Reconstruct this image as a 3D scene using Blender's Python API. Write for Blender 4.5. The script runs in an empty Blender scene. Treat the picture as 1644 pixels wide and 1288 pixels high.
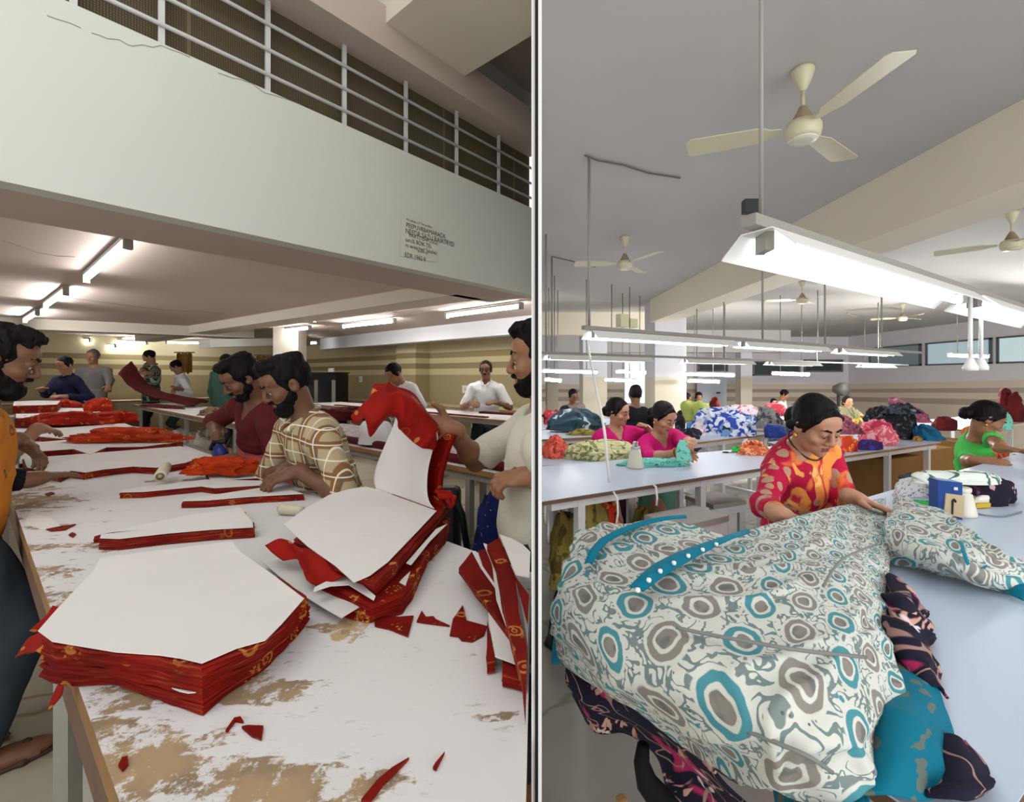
import bpy, math, random
import numpy as np
from mathutils import Vector, Matrix
random.seed(7)
SC = bpy.context.scene
COL = SC.collection
F, CX, CY, HC = 740.0, 861.5, 604.0, 1.45      # focal length in pixels, principal point, camera height


def W(px, py, Y):
    """the place seen at (px, py) at depth Y"""
    return Vector(((px - CX) / F * Y, Y, HC - (py - CY) / F * Y))


def WZ(px, py, z):
    """the place at height z seen at (px, py)"""
    return W(px, py, (HC - z) * F / (py - CY))


# ------------------------------------------------------------------ value noise
def _hash(ix, iy, iz, seed):
    h = (ix.astype(np.uint32) * np.uint32(374761393) + iy.astype(np.uint32) * np.uint32(668265263)
         + iz.astype(np.uint32) * np.uint32(2246822519) + np.uint32(seed * 3266489917 & 0xffffffff))
    h = (h ^ (h >> np.uint32(13))) * np.uint32(1274126177)
    h = h ^ (h >> np.uint32(16))
    return (h & np.uint32(0xffffff)).astype(np.float32) / np.float32(0xffffff)


def vnoise(x, y, z, seed=0):
    x, y, z = np.broadcast_arrays(np.asarray(x, np.float32), np.asarray(y, np.float32), np.asarray(z, np.float32))
    fx, fy, fz = np.floor(x), np.floor(y), np.floor(z)
    ix, iy, iz = fx.astype(np.int64) + 10000, fy.astype(np.int64) + 10000, fz.astype(np.int64) + 10000
    tx, ty, tz = x - fx, y - fy, z - fz
    tx, ty, tz = tx * tx * (3 - 2 * tx), ty * ty * (3 - 2 * ty), tz * tz * (3 - 2 * tz)
    r = 0
    for dx in (0, 1):
        for dy in (0, 1):
            for dz in (0, 1):
                w = (tx if dx else 1 - tx) * (ty if dy else 1 - ty) * (tz if dz else 1 - tz)
                r = r + w * _hash(ix + dx, iy + dy, iz + dz, seed)
    return r * 2 - 1


def fbm(x, y, z, seed=0, o=3):
    r, a, f = 0, 1.0, 1.0
    for i in range(o):
        r = r + a * vnoise(x * f, y * f, z * f, seed + i)
        a *= .5
        f *= 2.03
    return r


# ------------------------------------------------------------------ objects
def props(o, label=None, cat=None, group=None, kind=None):
    if label: o['label'] = label
    if cat: o['category'] = cat
    if group: o['group'] = group
    if kind: o['kind'] = kind
    return o


def thing(name, label, cat, loc=(0, 0, 0), group=None):
    o = bpy.data.objects.new(name, None)
    COL.objects.link(o)
    o.location = loc
    o.empty_display_size = .1
    return props(o, label, cat, group)


def base_of(o):
    v = Vector((0, 0, 0))
    while o is not None:
        v += o.location
        o = o.parent
    return v


def add(name, verts, faces, mat, parent=None, smooth=False, uv=None, at=None):
    """verts in world space; with a parent the object keeps the world place"""
    me = bpy.data.meshes.new(name)
    if isinstance(verts, np.ndarray):
        nv, nf = len(verts), len(faces)
        me.vertices.add(nv)
        me.vertices.foreach_set('co', verts.astype(np.float32).ravel())
        k = faces.shape[1]
        me.loops.add(nf * k)
        me.loops.foreach_set('vertex_index', faces.astype(np.int32).ravel())
        me.polygons.add(nf)
        me.polygons.foreach_set('loop_start', np.arange(nf, dtype=np.int32) * k)
        me.update(calc_edges=True)
    else:
        me.from_pydata([tuple(v) for v in verts], [], faces)
        me.update()
    if uv is not None:
        ul = me.uv_layers.new(name='UVMap')
        idx = np.empty(len(me.loops), np.int32)
        me.loops.foreach_get('vertex_index', idx)
        ul.data.foreach_set('uv', np.asarray(uv, np.float32)[idx].ravel())
    o = bpy.data.objects.new(name, me)
    COL.objects.link(o)
    if isinstance(mat, (list, tuple)):
        for m in mat: me.materials.append(m)
    elif mat: me.materials.append(mat)
    if smooth:
        me.polygons.foreach_set('use_smooth', np.ones(len(me.polygons), bool))
    if parent is not None:
        o.parent = parent
        o.location = -base_of(parent)
    elif at is not None:                      # origin at the thing's base, same world place
        at = Vector(at)
        me.transform(Matrix.Translation(-at))
        o.location = at
    return o


def copy_tree(o, parent=None):
    c = o.copy()
    COL.objects.link(c)
    c.parent = parent
    for ch in list(o.children):
        copy_tree(ch, c)
    return c


class MB:
    def __init__(s):
        s.v, s.f = [], []

    def mesh(s, vs, fs):
        b = len(s.v)
        s.v += [Vector(v) for v in vs]
        s.f += [tuple(b + i for i in f) for f in fs]
        return s

    def hexa(s, p):                            # 8 points: bottom 4, top 4
        return s.mesh(p, [(3, 2, 1, 0), (4, 5, 6, 7), (0, 1, 5, 4), (1, 2, 6, 5), (2, 3, 7, 6), (3, 0, 4, 7)])

    def box(s, c, size, rz=0):
        c = Vector(c); a, b, h = size[0] / 2, size[1] / 2, size[2] / 2
        R = Matrix.Rotation(rz, 3, 'Z')
        return s.hexa([c + R @ Vector((x, y, z)) for z in (-h, h) for x, y in ((-a, -b), (a, -b), (a, b), (-a, b))])

    def bar(s, p, q, w, h=None, up=(0, 0, 1)):
        p, q = Vector(p), Vector(q); h = h or w
        t = (q - p).normalized(); u = Vector(up)
        if abs(t.dot(u)) > .98: u = Vector((0, 1, 0))
        r = t.cross(u).normalized() * (w / 2); u = r.cross(t).normalized() * (h / 2)
        return s.hexa([p - r - u, p + r - u, p + r + u, p - r + u, q - r - u, q + r - u, q + r + u, q - r + u])

    def tube(s, pts, r, n=8, cap=True, r1=None):
        pts = [Vector(p) for p in pts]
        m = len(pts); rs = r if isinstance(r, (list, tuple)) else [r + ((r1 if r1 is not None else r) - r) * i / max(1, m - 1) for i in range(m)]
        b = len(s.v); u = None
        for i, p in enumerate(pts):
            t = (pts[min(i + 1, m - 1)] - pts[max(i - 1, 0)]).normalized()
            if u is None:
                u = t.orthogonal().normalized()
            u = (u - t * u.dot(t)).normalized(); w = t.cross(u)
            for k in range(n):
                a = 2 * math.pi * k / n
                s.v.append(p + (u * math.cos(a) + w * math.sin(a)) * rs[i])
        for i in range(m - 1):
            for k in range(n):
                s.f.append((b + i * n + k, b + i * n + (k + 1) % n, b + (i + 1) * n + (k + 1) % n, b + (i + 1) * n + k))
        if cap:
            s.f.append(tuple(b + k for k in reversed(range(n))))
            s.f.append(tuple(b + (m - 1) * n + k for k in range(n)))
        return s

    def lathe(s, c, prof, n=24, axis='Z'):
        c = Vector(c); b = len(s.v)
        for (r, z) in prof:
            for k in range(n):
                a = 2 * math.pi * k / n
                s.v.append(c + Vector((r * math.cos(a), r * math.sin(a), z)))
        for i in range(len(prof) - 1):
            for k in range(n):
                s.f.append((b + i * n + k, b + i * n + (k + 1) % n, b + (i + 1) * n + (k + 1) % n, b + (i + 1) * n + k))
        s.f.append(tuple(b + k for k in reversed(range(n))))
        s.f.append(tuple(b + (len(prof) - 1) * n + k for k in range(n)))
        return s

    def prism(s, poly, z0, z1):
        n = len(poly)
        vs = [(p[0], p[1], z0) for p in poly] + [(p[0], p[1], z1) for p in poly]
        return s.mesh(vs, [tuple(reversed(range(n))), tuple(range(n, 2 * n))]
                      + [(i, (i + 1) % n, n + (i + 1) % n, n + i) for i in range(n)])

    def build(s, name, mat, parent=None, smooth=False, at=None, bevel=0):
        o = add(name, s.v, s.f, mat, parent, smooth, at=at)
        if bevel:
            md = o.modifiers.new('Bevel', 'BEVEL'); md.width = bevel; md.segments = 2; md.limit_method = 'ANGLE'
        return o


def ccw(poly):
    a = sum(poly[i][0] * poly[(i + 1) % len(poly)][1] - poly[(i + 1) % len(poly)][0] * poly[i][1] for i in range(len(poly)))
    return poly if a > 0 else list(reversed(poly))


def cr(a, b, c, d, t):
    return .5 * ((2 * b) + (-a + c) * t + (2 * a - 5 * b + 4 * c - d) * t * t + (-a + 3 * b - 3 * c + d) * t ** 3)


def crcurve(P, n):
    """P: (k, ...) control values -> (n, ...)"""
    P = np.asarray(P, float); k = len(P)
    E = np.concatenate([(2 * P[0] - P[1])[None], P, (2 * P[-1] - P[-2])[None]])
    out = []
    for i in range(n):
        u = i / (n - 1) * (k - 1); j = min(int(u), k - 2); t = u - j
        out.append(cr(E[j], E[j + 1], E[j + 2], E[j + 3], t))
    return np.array(out)


def patch(name, rows, mat, parent=None, nu=40, nv=40, amp=.0, freq=6., ridge=0., seed=0, thick=.002, at=None,
          ragged=0., fdir=None, zmin=None, uvxy=None):
    """smooth cloth sheet through rows of world points, with wrinkles along its normals"""
    C = np.array([[tuple(p) for p in r] for r in rows], float)
    A = crcurve(C, nv)                                     # nv x cols x 3
    B = crcurve(np.swapaxes(A, 0, 1), nu)                  # nu x nv x 3
    G = B
    du = np.gradient(G, axis=0); dv = np.gradient(G, axis=1)
    Nn = np.cross(du, dv); Nn /= (np.linalg.norm(Nn, axis=2, keepdims=True) + 1e-9)
    if Nn[..., 2].mean() < 0: Nn = -Nn
    lu = np.concatenate([[0], np.cumsum(np.linalg.norm(np.diff(G, axis=0), axis=2).mean(1))])
    lv = np.concatenate([[0], np.cumsum(np.linalg.norm(np.diff(G, axis=1), axis=2).mean(0))])
    U, V = np.meshgrid(lu, lv, indexing='ij')
    if amp or ridge:
        w = fbm(U * freq * .6 + seed * 3.1, V * freq * .6, seed * 1.7, seed, 2)
        d = amp * fbm(U * freq + w * .6, V * freq, seed, seed + 5, 3)
        a, b = (U, V) if fdir is None else (U * math.cos(fdir) + V * math.sin(fdir), -U * math.sin(fdir) + V * math.cos(fdir))
        rr = 1 - np.abs(vnoise(a * freq * .45 + w * .35, b * freq * 1.5 + w * .5, seed + .3, seed + 9))
        d = d + ridge * (rr ** 3 - .35)
        G = G + Nn * d[..., None]
    if ragged:
        e = np.zeros_like(U)
        G = G.copy()
        G[0] += (G[0] - G[1]) * ragged * vnoise(lv * 30, 0 * lv, seed)[:, None]
        G[-1] += (G[-1] - G[-2]) * ragged * vnoise(lv * 30, 0 * lv, seed + 3)[:, None]
        G[:, 0] += (G[:, 0] - G[:, 1]) * ragged * vnoise(lu * 30, 0 * lu, seed + 5)[:, None]
        G[:, -1] += (G[:, -1] - G[:, -2]) * ragged * vnoise(lu * 30, 0 * lu, seed + 7)[:, None]
    if zmin is not None:
        G[..., 2] = np.maximum(G[..., 2], zmin)
    V3 = G.reshape(-1, 3)
    i = np.arange(nu * nv).reshape(nu, nv)
    Q = np.stack([i[:-1, :-1], i[1:, :-1], i[1:, 1:], i[:-1, 1:]], -1).reshape(-1, 4)
    uv = np.stack([U, V], -1).reshape(-1, 2)
    if uvxy is not None:                      # the print follows the cloth as it lies and as it drops over the edge
        a0 = np.concatenate([np.zeros((1, nv)), np.cumsum(np.linalg.norm(np.diff(B, axis=0), axis=2), 0)])
        a1 = np.concatenate([np.zeros((nu, 1)), np.cumsum(np.linalg.norm(np.diff(B, axis=1), axis=2), 1)], 1)
        uv = np.stack([a0 - a0[int(nu * uvxy)][None, :], a1 - a1[:, int(nv * uvxy)][:, None]], -1).reshape(-1, 2)
    o = add(name, V3, Q, mat, parent, True, uv, at=at)
    if thick:
        md = o.modifiers.new('Solidify', 'SOLIDIFY'); md.thickness = thick; md.offset = -1
    return o


def clump(name, c, size, mat, parent=None, rz=0., seed=0, n=40, m=18, fold=.25, freq=3.0, lump=.25, flat=.9, at=None, stretch=2.2, tilt=0.):
    """a heap of crumpled cloth resting on a surface: c = centre of its base, size = (length, width, height)"""
    th = np.linspace(0, 2 * np.pi, n, endpoint=False)[None, :]
    ph = np.linspace(0.0, 1.0, m)[:, None]
    e = np.clip(ph, 0, 1)
    rad = np.sin(e * np.pi / 2) ** flat
    zz = np.cos(e * np.pi / 2) ** .8
    x = rad * np.cos(th); y = rad * np.sin(th); z = zz + 0 * th
    lo = 1 + lump * fbm(x * 1.3 + seed, y * 1.3, z * 1.3, seed, 2)
    w = fbm(x * 1.2, y * 1.2, z + seed, seed + 3, 2)
    rg = 1 - np.sqrt(vnoise(x * freq / stretch + w + seed, y * freq + w * 1.2, z * freq * .8 + w, seed + 4) ** 2 + .015)
    r2 = 1 - np.sqrt(vnoise(x * freq * 2.3 / stretch - w, y * freq * 2.1 + w * 1.7, z * freq * 1.6, seed + 6) ** 2 + .02)
    d = lo + fold * (rg ** 2 - .45) + fold * .45 * (r2 ** 2 - .45)
    X, Yv, Z = x * d * size[0] / 2, y * d * size[1] / 2, np.maximum(z * d, 0) * size[2]
    Z = Z * (1 - .0 * e) + size[2] * .04 * (1 - e)
    Z = np.where(e > .97, np.maximum(.0, Z * 0 + .001), Z)
    Z = Z + np.where(e > .97, 0, tilt * X)
    Z = np.maximum(Z, .001)
    ca, sa = math.cos(rz), math.sin(rz)
    P = np.stack([c[0] + X * ca - Yv * sa, c[1] + X * sa + Yv * ca, c[2] + Z], -1)
    V3 = P.reshape(-1, 3)
    i = np.arange(m * n).reshape(m, n); j = np.roll(i, -1, axis=1)
    Q = np.stack([i[:-1], i[1:], j[1:], j[:-1]], -1).reshape(-1, 4)
    arc = np.linspace(0, 1, m)[:, None] * (size[0] + size[1]) / 2
    uv = np.stack([X + 0 * arc, Yv + arc * .3], -1).reshape(-1, 2)
    return add(name, V3, Q, mat, parent, True, uv, at=at)


def layered(name, base, top, z0, z1, nlay, mat, parent=None, jit=.004, seed=0, sub=10, at=None):
    """a pile of cut cloth layers: base and top are matching outlines [(x, y)], edges of the layers show"""
    nb = len(base)
    B, T = [], []
    for k in range(nb):
        for s in range(sub):
            t = s / sub
            B.append(Vector(base[k][:2]).lerp(Vector(base[(k + 1) % nb][:2]), t))
            T.append(Vector(top[k][:2]).lerp(Vector(top[(k + 1) % nb][:2]), t))
    B = np.array([tuple(b) for b in B]); T = np.array([tuple(b) for b in T]); n = len(B)
    cen = T.mean(0)
    rings = []
    for l in range(nlay * 2):
        t = (l // 2 + (.15 if l % 2 == 0 else .85)) / nlay
        P = B + (T - B) * t
        nrm = P - cen; nrm /= np.linalg.norm(nrm, axis=1, keepdims=True) + 1e-9
        o = jit * (vnoise(P[:, 0] * 9, P[:, 1] * 9, np.full(n, (l // 2) * 1.7), seed) + .6 * vnoise(P[:, 0] * 31, P[:, 1] * 31, np.full(n, (l // 2) * .9), seed + 2)) - (jit * .5 if l % 2 else 0)
        P = P + nrm * o[:, None]
        zz = z0 + (z1 - z0) * t + .25 * jit * vnoise(P[:, 0] * 7, P[:, 1] * 7, np.zeros(n), seed + 4) * (1 if 0 < l < nlay * 2 - 1 else 0)
        rings.append(np.concatenate([P, np.broadcast_to(zz, (n,))[:, None]], 1))
    vs = [tuple(p) for r in rings for p in r]
    fs = []
    for l in range(len(rings) - 1):
        for k in range(n):
            a, b = l * n + k, l * n + (k + 1) % n
            fs.append((a, b, b + n, a + n))
    fs.append(tuple(reversed(range(n))))
    fs.append(tuple((len(rings) - 1) * n + k for k in range(n)))
    return add(name, vs, fs, mat, parent, False, at=at)
# ------------------------------------------------------------------ materials
def C(r, g=None, b=None):
    """sRGB 0-255 -> linear"""
    if g is None: r, g, b = r
    f = lambda c: ((c / 255 + .055) / 1.055) ** 2.4 if c / 255 > .04045 else c / 255 / 12.92
    return (f(r), f(g), f(b), 1)


class NT:
    def __init__(s, name, rough=.7, spec=.3, metal=0, coord='Object'):
        s.m = bpy.data.materials.new(name); s.m.use_nodes = True
        s.t = s.m.node_tree; s.b = s.t.nodes['Principled BSDF']
        s.b.inputs['Roughness'].default_value = rough
        s.b.inputs['Specular IOR Level'].default_value = spec
        s.b.inputs['Metallic'].default_value = metal
        s.co = s.t.nodes.new('ShaderNodeTexCoord').outputs[coord]

    def set(s, sock, v):
        if isinstance(v, bpy.types.NodeSocket): s.t.links.new(v, sock)
        elif isinstance(v, (int, float)) and hasattr(sock.default_value, '__len__'): sock.default_value = [v] * len(sock.default_value)
        elif hasattr(sock.default_value, '__len__') and len(sock.default_value) == 3 and len(v) == 4: sock.default_value = v[:3]
        else: sock.default_value = v

    def math(s, op, a, b=0., c=None, clamp=False):
        n = s.t.nodes.new('ShaderNodeMath'); n.operation = op; n.use_clamp = clamp
        s.set(n.inputs[0], a); s.set(n.inputs[1], b)
        if c is not None: s.set(n.inputs[2], c)
        return n.outputs[0]

    def vmath(s, op, a, b=(0, 0, 0)):
        n = s.t.nodes.new('ShaderNodeVectorMath'); n.operation = op
        s.set(n.inputs[0], a)
        if op == 'SCALE': s.set(n.inputs['Scale'], b)
        else: s.set(n.inputs[1], b)
        return n.outputs['Value' if op in ('LENGTH', 'DISTANCE', 'DOT_PRODUCT') else 'Vector']

    def sep(s, v):
        n = s.t.nodes.new('ShaderNodeSeparateXYZ'); s.set(n.inputs[0], v)
        return n.outputs

    def comb(s, x, y, z=0.):
        n = s.t.nodes.new('ShaderNodeCombineXYZ')
        for i, q in enumerate((x, y, z)): s.set(n.inputs[i], q)
        return n.outputs[0]

    def map(s, v, scale=(1, 1, 1), loc=(0, 0, 0), rot=(0, 0, 0)):
        n = s.t.nodes.new('ShaderNodeMapping'); s.set(n.inputs[0], v)
        n.inputs['Scale'].default_value = scale; n.inputs['Location'].default_value = loc; n.inputs['Rotation'].default_value = rot
        return n.outputs[0]

    def noise(s, scale, vec=None, detail=3, rough=.5, dist=0., out='Fac'):
        n = s.t.nodes.new('ShaderNodeTexNoise'); s.set(n.inputs['Vector'], vec if vec is not None else s.co)
        n.inputs['Scale'].default_value = scale; n.inputs['Detail'].default_value = detail
        n.inputs['Roughness'].default_value = rough; n.inputs['Distortion'].default_value = dist
        return n.outputs[out]

    def vor(s, scale, vec=None, feat='F1', out='Distance', rand=1., dist='EUCLIDEAN'):
        n = s.t.nodes.new('ShaderNodeTexVoronoi'); n.feature = feat; n.distance = dist
        s.set(n.inputs['Vector'], vec if vec is not None else s.co)
        n.inputs['Scale'].default_value = scale; n.inputs['Randomness'].default_value = rand
        return n.outputs[out]

    def step(s, v, lo, hi):
        """0 below lo, 1 above hi"""
        n = s.t.nodes.new('ShaderNodeMapRange'); n.interpolation_type = 'SMOOTHSTEP'
        s.set(n.inputs[0], v); n.inputs[1].default_value = lo; n.inputs[2].default_value = hi
        if lo > hi:
            n.inputs[1].default_value = hi; n.inputs[2].default_value = lo
            n.inputs[3].default_value = 1; n.inputs[4].default_value = 0
        return n.outputs[0]

    def band(s, v, a, b, soft=.01):
        return s.math('MULTIPLY', s.step(v, a - soft, a + soft), s.step(v, b + soft, b - soft))

    def mix(s, f, a, b):
        n = s.t.nodes.new('ShaderNodeMix'); n.data_type = 'RGBA'
        s.set(n.inputs[0], f); s.set(n.inputs[6], a); s.set(n.inputs[7], b)
        return n.outputs[2]

    def ramp(s, f, stops, const=False):
        n = s.t.nodes.new('ShaderNodeValToRGB'); n.color_ramp.interpolation = 'CONSTANT' if const else 'LINEAR'
        s.set(n.inputs[0], f); e = n.color_ramp.elements
        while len(e) < len(stops): e.new(.5)
        for q, (p, c) in zip(e, stops): q.position = p; q.color = c
        return n.outputs[0]

    def bump(s, h, strength=.3, dist=.01):
        n = s.t.nodes.new('ShaderNodeBump'); n.inputs['Strength'].default_value = strength; n.inputs['Distance'].default_value = dist
        s.set(n.inputs['Height'], h); s.t.links.new(n.outputs[0], s.b.inputs['Normal'])

    def col(s, c):
        s.set(s.b.inputs['Base Color'], c); return s.m


def plain(name, c, rough=.6, spec=.3, metal=0, var=.0, bump=0., bscale=40):
    n = NT(name, rough, spec, metal)
    if var: n.col(n.mix(n.step(n.noise(6, detail=5), .35, .7), c, tuple(min(1, q * (1 - var)) for q in c[:3]) + (1,)))
    else: n.col(c)
    if bump: n.bump(n.noise(bscale), bump)
    return n.m


def emit(name, c, st):
    m = bpy.data.materials.new(name); m.use_nodes = True
    b = m.node_tree.nodes['Principled BSDF']
    b.inputs['Base Color'].default_value = c; b.inputs['Emission Color'].default_value = c; b.inputs['Emission Strength'].default_value = st
    return m


def cloth(name, base, layers=(), coord='Object', rough=.85, weave=0., wr=0.):
    """woven or printed cloth; layers paint one on another
    ('n', colour, scale, threshold, soft, seed[, stretch])  noise blotches
    ('r', colour, scale, r0, r1, seed, jitter)  rings or dots round scattered centres
    ('l', colour, scale, width, seed)  winding lines
    ('s', colour, period, duty, direction)  woven stripes"""
    n = NT(name, rough, .2, coord=coord)
    c = base
    for L in layers:
        k, cc, sc = L[0], L[1], L[2]
        if k == 'n':
            v = n.map(n.co, (L[6] if len(L) > 6 else (1, 1, 1)), (L[5] * 1.37, L[5] * .71, L[5] * .33))
            f = n.step(n.noise(sc, v, 2, .5, .6), L[3] - L[4], L[3] + L[4])
        elif k == 'r':
            w = n.vmath('ADD', n.co, n.vmath('SCALE', n.noise(sc * 1.3, None, 2, out='Color'), L[6] / sc))
            f = n.band(n.vor(sc, n.map(w, (1, 1, 1), (L[5] * 1.1, L[5] * .37, 0))), L[3], L[4], .02)
        elif k == 'l':
            q = n.noise(sc, n.map(n.co, (1, 1, 1), (L[4] * 2.3, L[4], 0)), 1, .4, .9)
            f = n.step(n.math('ABSOLUTE', n.math('SUBTRACT', q, .5)), L[3] * 1.3, L[3] * .7)
        elif k == 's':
            d = n.vmath('DOT_PRODUCT', n.co, L[4])
            f = n.step(n.math('PINGPONG', n.math('ADD', d, n.math('MULTIPLY', n.noise(12, None, 1), .006)), sc / 2), sc / 2 * L[3], sc / 2 * L[3] * .8)
        c = n.mix(f, c, cc)
    n.col(c)
    if weave or wr:
        h = n.noise(14, None, 4, .6, .4) if wr else 0.
        n.bump(n.math('ADD', n.math('MULTIPLY', h, 1.) if wr else 0., n.math('MULTIPLY', n.noise(220, None, 1), .15)), max(wr, weave), .02)
    return n.m


WHT, BLK = C(235, 235, 232), C(12, 12, 12)
M = {}
M['black'] = plain('black_plastic', C(18, 18, 19), .5)
M['steel'] = plain('grey_painted_steel', C(150, 146, 138), .45, .4, .1, .1)
M['whitesteel'] = plain('white_painted_steel', C(205, 205, 205), .45, .4, 0, .08)
M['chrome'] = plain('chrome', C(200, 200, 200), .2, .5, 1)
M['cream'] = plain('cream_enamel', C(205, 200, 168), .4, .4)
M['wood'] = plain('edge_wood', C(150, 112, 70), .55, .3, 0, .25, .2)
M['wooddark'] = plain('dark_ply_edge', C(108, 82, 66), .55, .3, 0, .2)
M['carton'] = plain('brown_cardboard', C(139, 103, 60), .8, .1, 0, .12)
M['whitebox'] = plain('white_board', C(222, 224, 226), .5)
M['white'] = plain('white_plastic', C(232, 232, 228), .4)
M['rubber'] = plain('black_rubber', C(10, 10, 10), .7)
M['tube'] = emit('lit_tube', (1, .98, .95, 1), 26)
M['tubeR'] = emit('lit_tube_cool', (.97, .99, 1, 1), 9)
M['tubeF'] = emit('lit_tube_far', (.98, .99, 1, 1), 34)
M['tubeFF'] = emit('lit_tube_farthest', (1, .98, .95, 1), 1000)
M['tubeL'] = emit('lit_tube_back', (1, .98, .95, 1), 72)
M['winR'] = plain('frosted_glass', C(178, 196, 200), .25, .5)
M['windark'] = plain('dark_glass', C(62, 72, 70), .15, .5)


def wallpaint(name, c, zbands=None, crack=False, gr=.04):
    n = NT(name, .8, .2)
    col = c
    if zbands:
        z = n.sep(n.co)[2]
        for a, b, k in zbands: col = n.mix(n.band(z, a, b, .004), col, k)
    col = n.mix(n.step(n.noise(.8, None, 4), .35, .7), col, n.mix(gr, col, (.2, .18, .15, 1)))
    n.col(col)
    n.bump(n.noise(9, None, 5), .06, .02)
    return n.m


M['parapet'] = wallpaint('white_distemper', C(206, 209, 202))
M['ceilL'] = wallpaint('pinkish_ceiling_paint', C(205, 190, 182), gr=.12)
M['beamL'] = wallpaint('cream_beam_paint', C(216, 208, 194))
M['soffit'] = wallpaint('grey_soffit_paint', C(190, 176, 166))
DK, LT = C(150, 134, 98), C(205, 192, 152)
M['wallL'] = wallpaint('striped_wall_paint', C(208, 198, 164), [(1.87, 2.0, DK), (1.75, 1.87, LT), (1.62, 1.75, DK), (1.48, 1.62, LT), (-1, 1.48, C(162, 148, 112))])
M['wallR'] = wallpaint('striped_plaster', C(216, 214, 220), [(1.28, 1.36, C(196, 182, 168)), (1.16, 1.28, C(164, 148, 138)), (1.02, 1.16, C(202, 188, 172)), (.88, 1.02, C(164, 148, 138)), (-1, .88, C(206, 192, 172))])
M['ceilR'] = wallpaint('grey_white_ceiling_paint', C(196, 193, 190), gr=.1)
M['beamR'] = wallpaint('yellowish_beam_paint', C(232, 224, 204))
M['colR'] = wallpaint('column_paint', C(206, 206, 212), [(-1, 1.43, C(208, 200, 180))])


def floor_mat(name, c, vein):
    n = NT(name, .22, .5)
    v = n.vmath('ADD', n.co, n.vmath('SCALE', n.noise(.9, None, 4, out='Color'), 1.2))
    q = n.math('ABSOLUTE', n.math('SUBTRACT', n.noise(.8, v, 3), .5))
    k = n.mix(n.step(q, .02, .0), c, vein)
    k = n.mix(n.step(n.noise(2.2, None, 5), .45, .8), k, tuple(x * .86 for x in c[:3]) + (1,))
    n.col(k)
    return n.m


M['floorL'] = floor_mat('marble_floor', C(176, 170, 152), C(140, 128, 108))
M['floorR'] = floor_mat('grey_tiled_floor', C(152, 149, 142), C(126, 123, 116))


def table_paper():
    n = NT('worn_white_paper_on_board', .7, .2)
    co = n.co
    x, y, _ = n.sep(co)
    st = n.map(co, (1.0, 3.2, 1), (0, 0, 0), (0, 0, math.radians(-51)))     # wear runs along the table
    a = n.noise(3.0, st, 5, .6, .3)
    b = n.noise(7, co, 5, .6)
    # the end by the board's open side and the kerb are worn most
    blob = n.vmath('DISTANCE', co, (-.46, .70, .9))
    near = n.math('ADD', n.math('MULTIPLY', n.math('ADD', x, n.math('MULTIPLY', y, 1.235)), -1.0), .55)   # 0.35 at the kerb, falling inward
    m = n.math('ADD', n.math('MULTIPLY', a, .65), n.math('MULTIPLY', b, .35))
    m = n.math('ADD', m, n.math('MULTIPLY', n.step(near, -.15, .38), .115))
    m = n.math('ADD', m, n.math('MULTIPLY', n.step(blob, .36, .05), .075))
    hole = n.step(m, .605, .625)
    brown = n.mix(n.step(n.noise(13, co, 4), .35, .65), C(168, 142, 110), C(136, 118, 96))
    grey = n.step(n.noise(34, st, 4, .7), .56, .7)
    base = n.mix(n.math('MULTIPLY', grey, n.step(m, .5, .62)), C(214, 210, 210), C(150, 140, 130))
    flake = n.step(n.noise(15, co, 6, .75), .49, .56)
    c = n.mix(n.math('MULTIPLY', hole, n.math('SUBTRACT', 1., n.math('MULTIPLY', flake, .95))), base, brown)
    # torn pale patches with angular edges
    ce = n.vor(7.5, n.map(co, (1.6, 1, 1), (3, 1, 0), (0, 0, .7)), out='Color')
    pk = n.step(n.sep(ce)[0], .935, .94)
    ed = n.step(n.vor(7.5, n.map(co, (1.6, 1, 1), (3, 1, 0), (0, 0, .7)), 'DISTANCE_TO_EDGE'), .10, .13)
    c = n.mix(n.math('MULTIPLY', n.math('MULTIPLY', pk, ed), n.step(n.noise(26, co, 3), .38, .5)), c, C(186, 160, 122))
    # scuffs and specks
    sc = n.step(n.noise(60, n.map(co, (1, 5, 1), (0, 0, 0), (0, 0, 1.1)), 3), .72, .78)
    c = n.mix(n.math('MULTIPLY', sc, .5), c, C(96, 88, 84))
    n.col(c); n.bump(n.math('ADD', m, n.math('MULTIPLY', hole, -.3)), .15, .01)
    return n.m


M['tabpaper'] = table_paper()


def laminate():
    n = NT('white_laminate', .34, .4)
    n.col(n.mix(n.step(n.noise(60, None, 3), .74, .78), C(192, 205, 224), C(150, 150, 155)))
    return n.m


M['laminate'] = laminate()


def paper(name='pattern_paper', c=C(222, 218, 216)):
    n = NT(name, .75, .15)
    n.col(n.mix(n.step(n.noise(2.5, None, 3), .3, .7), c, tuple(x * .94 for x in c[:3]) + (1,)))
    n.bump(n.noise(7, None, 3, .5, .4), .25, .02)
    return n.m


M['paper'] = paper()


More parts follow.
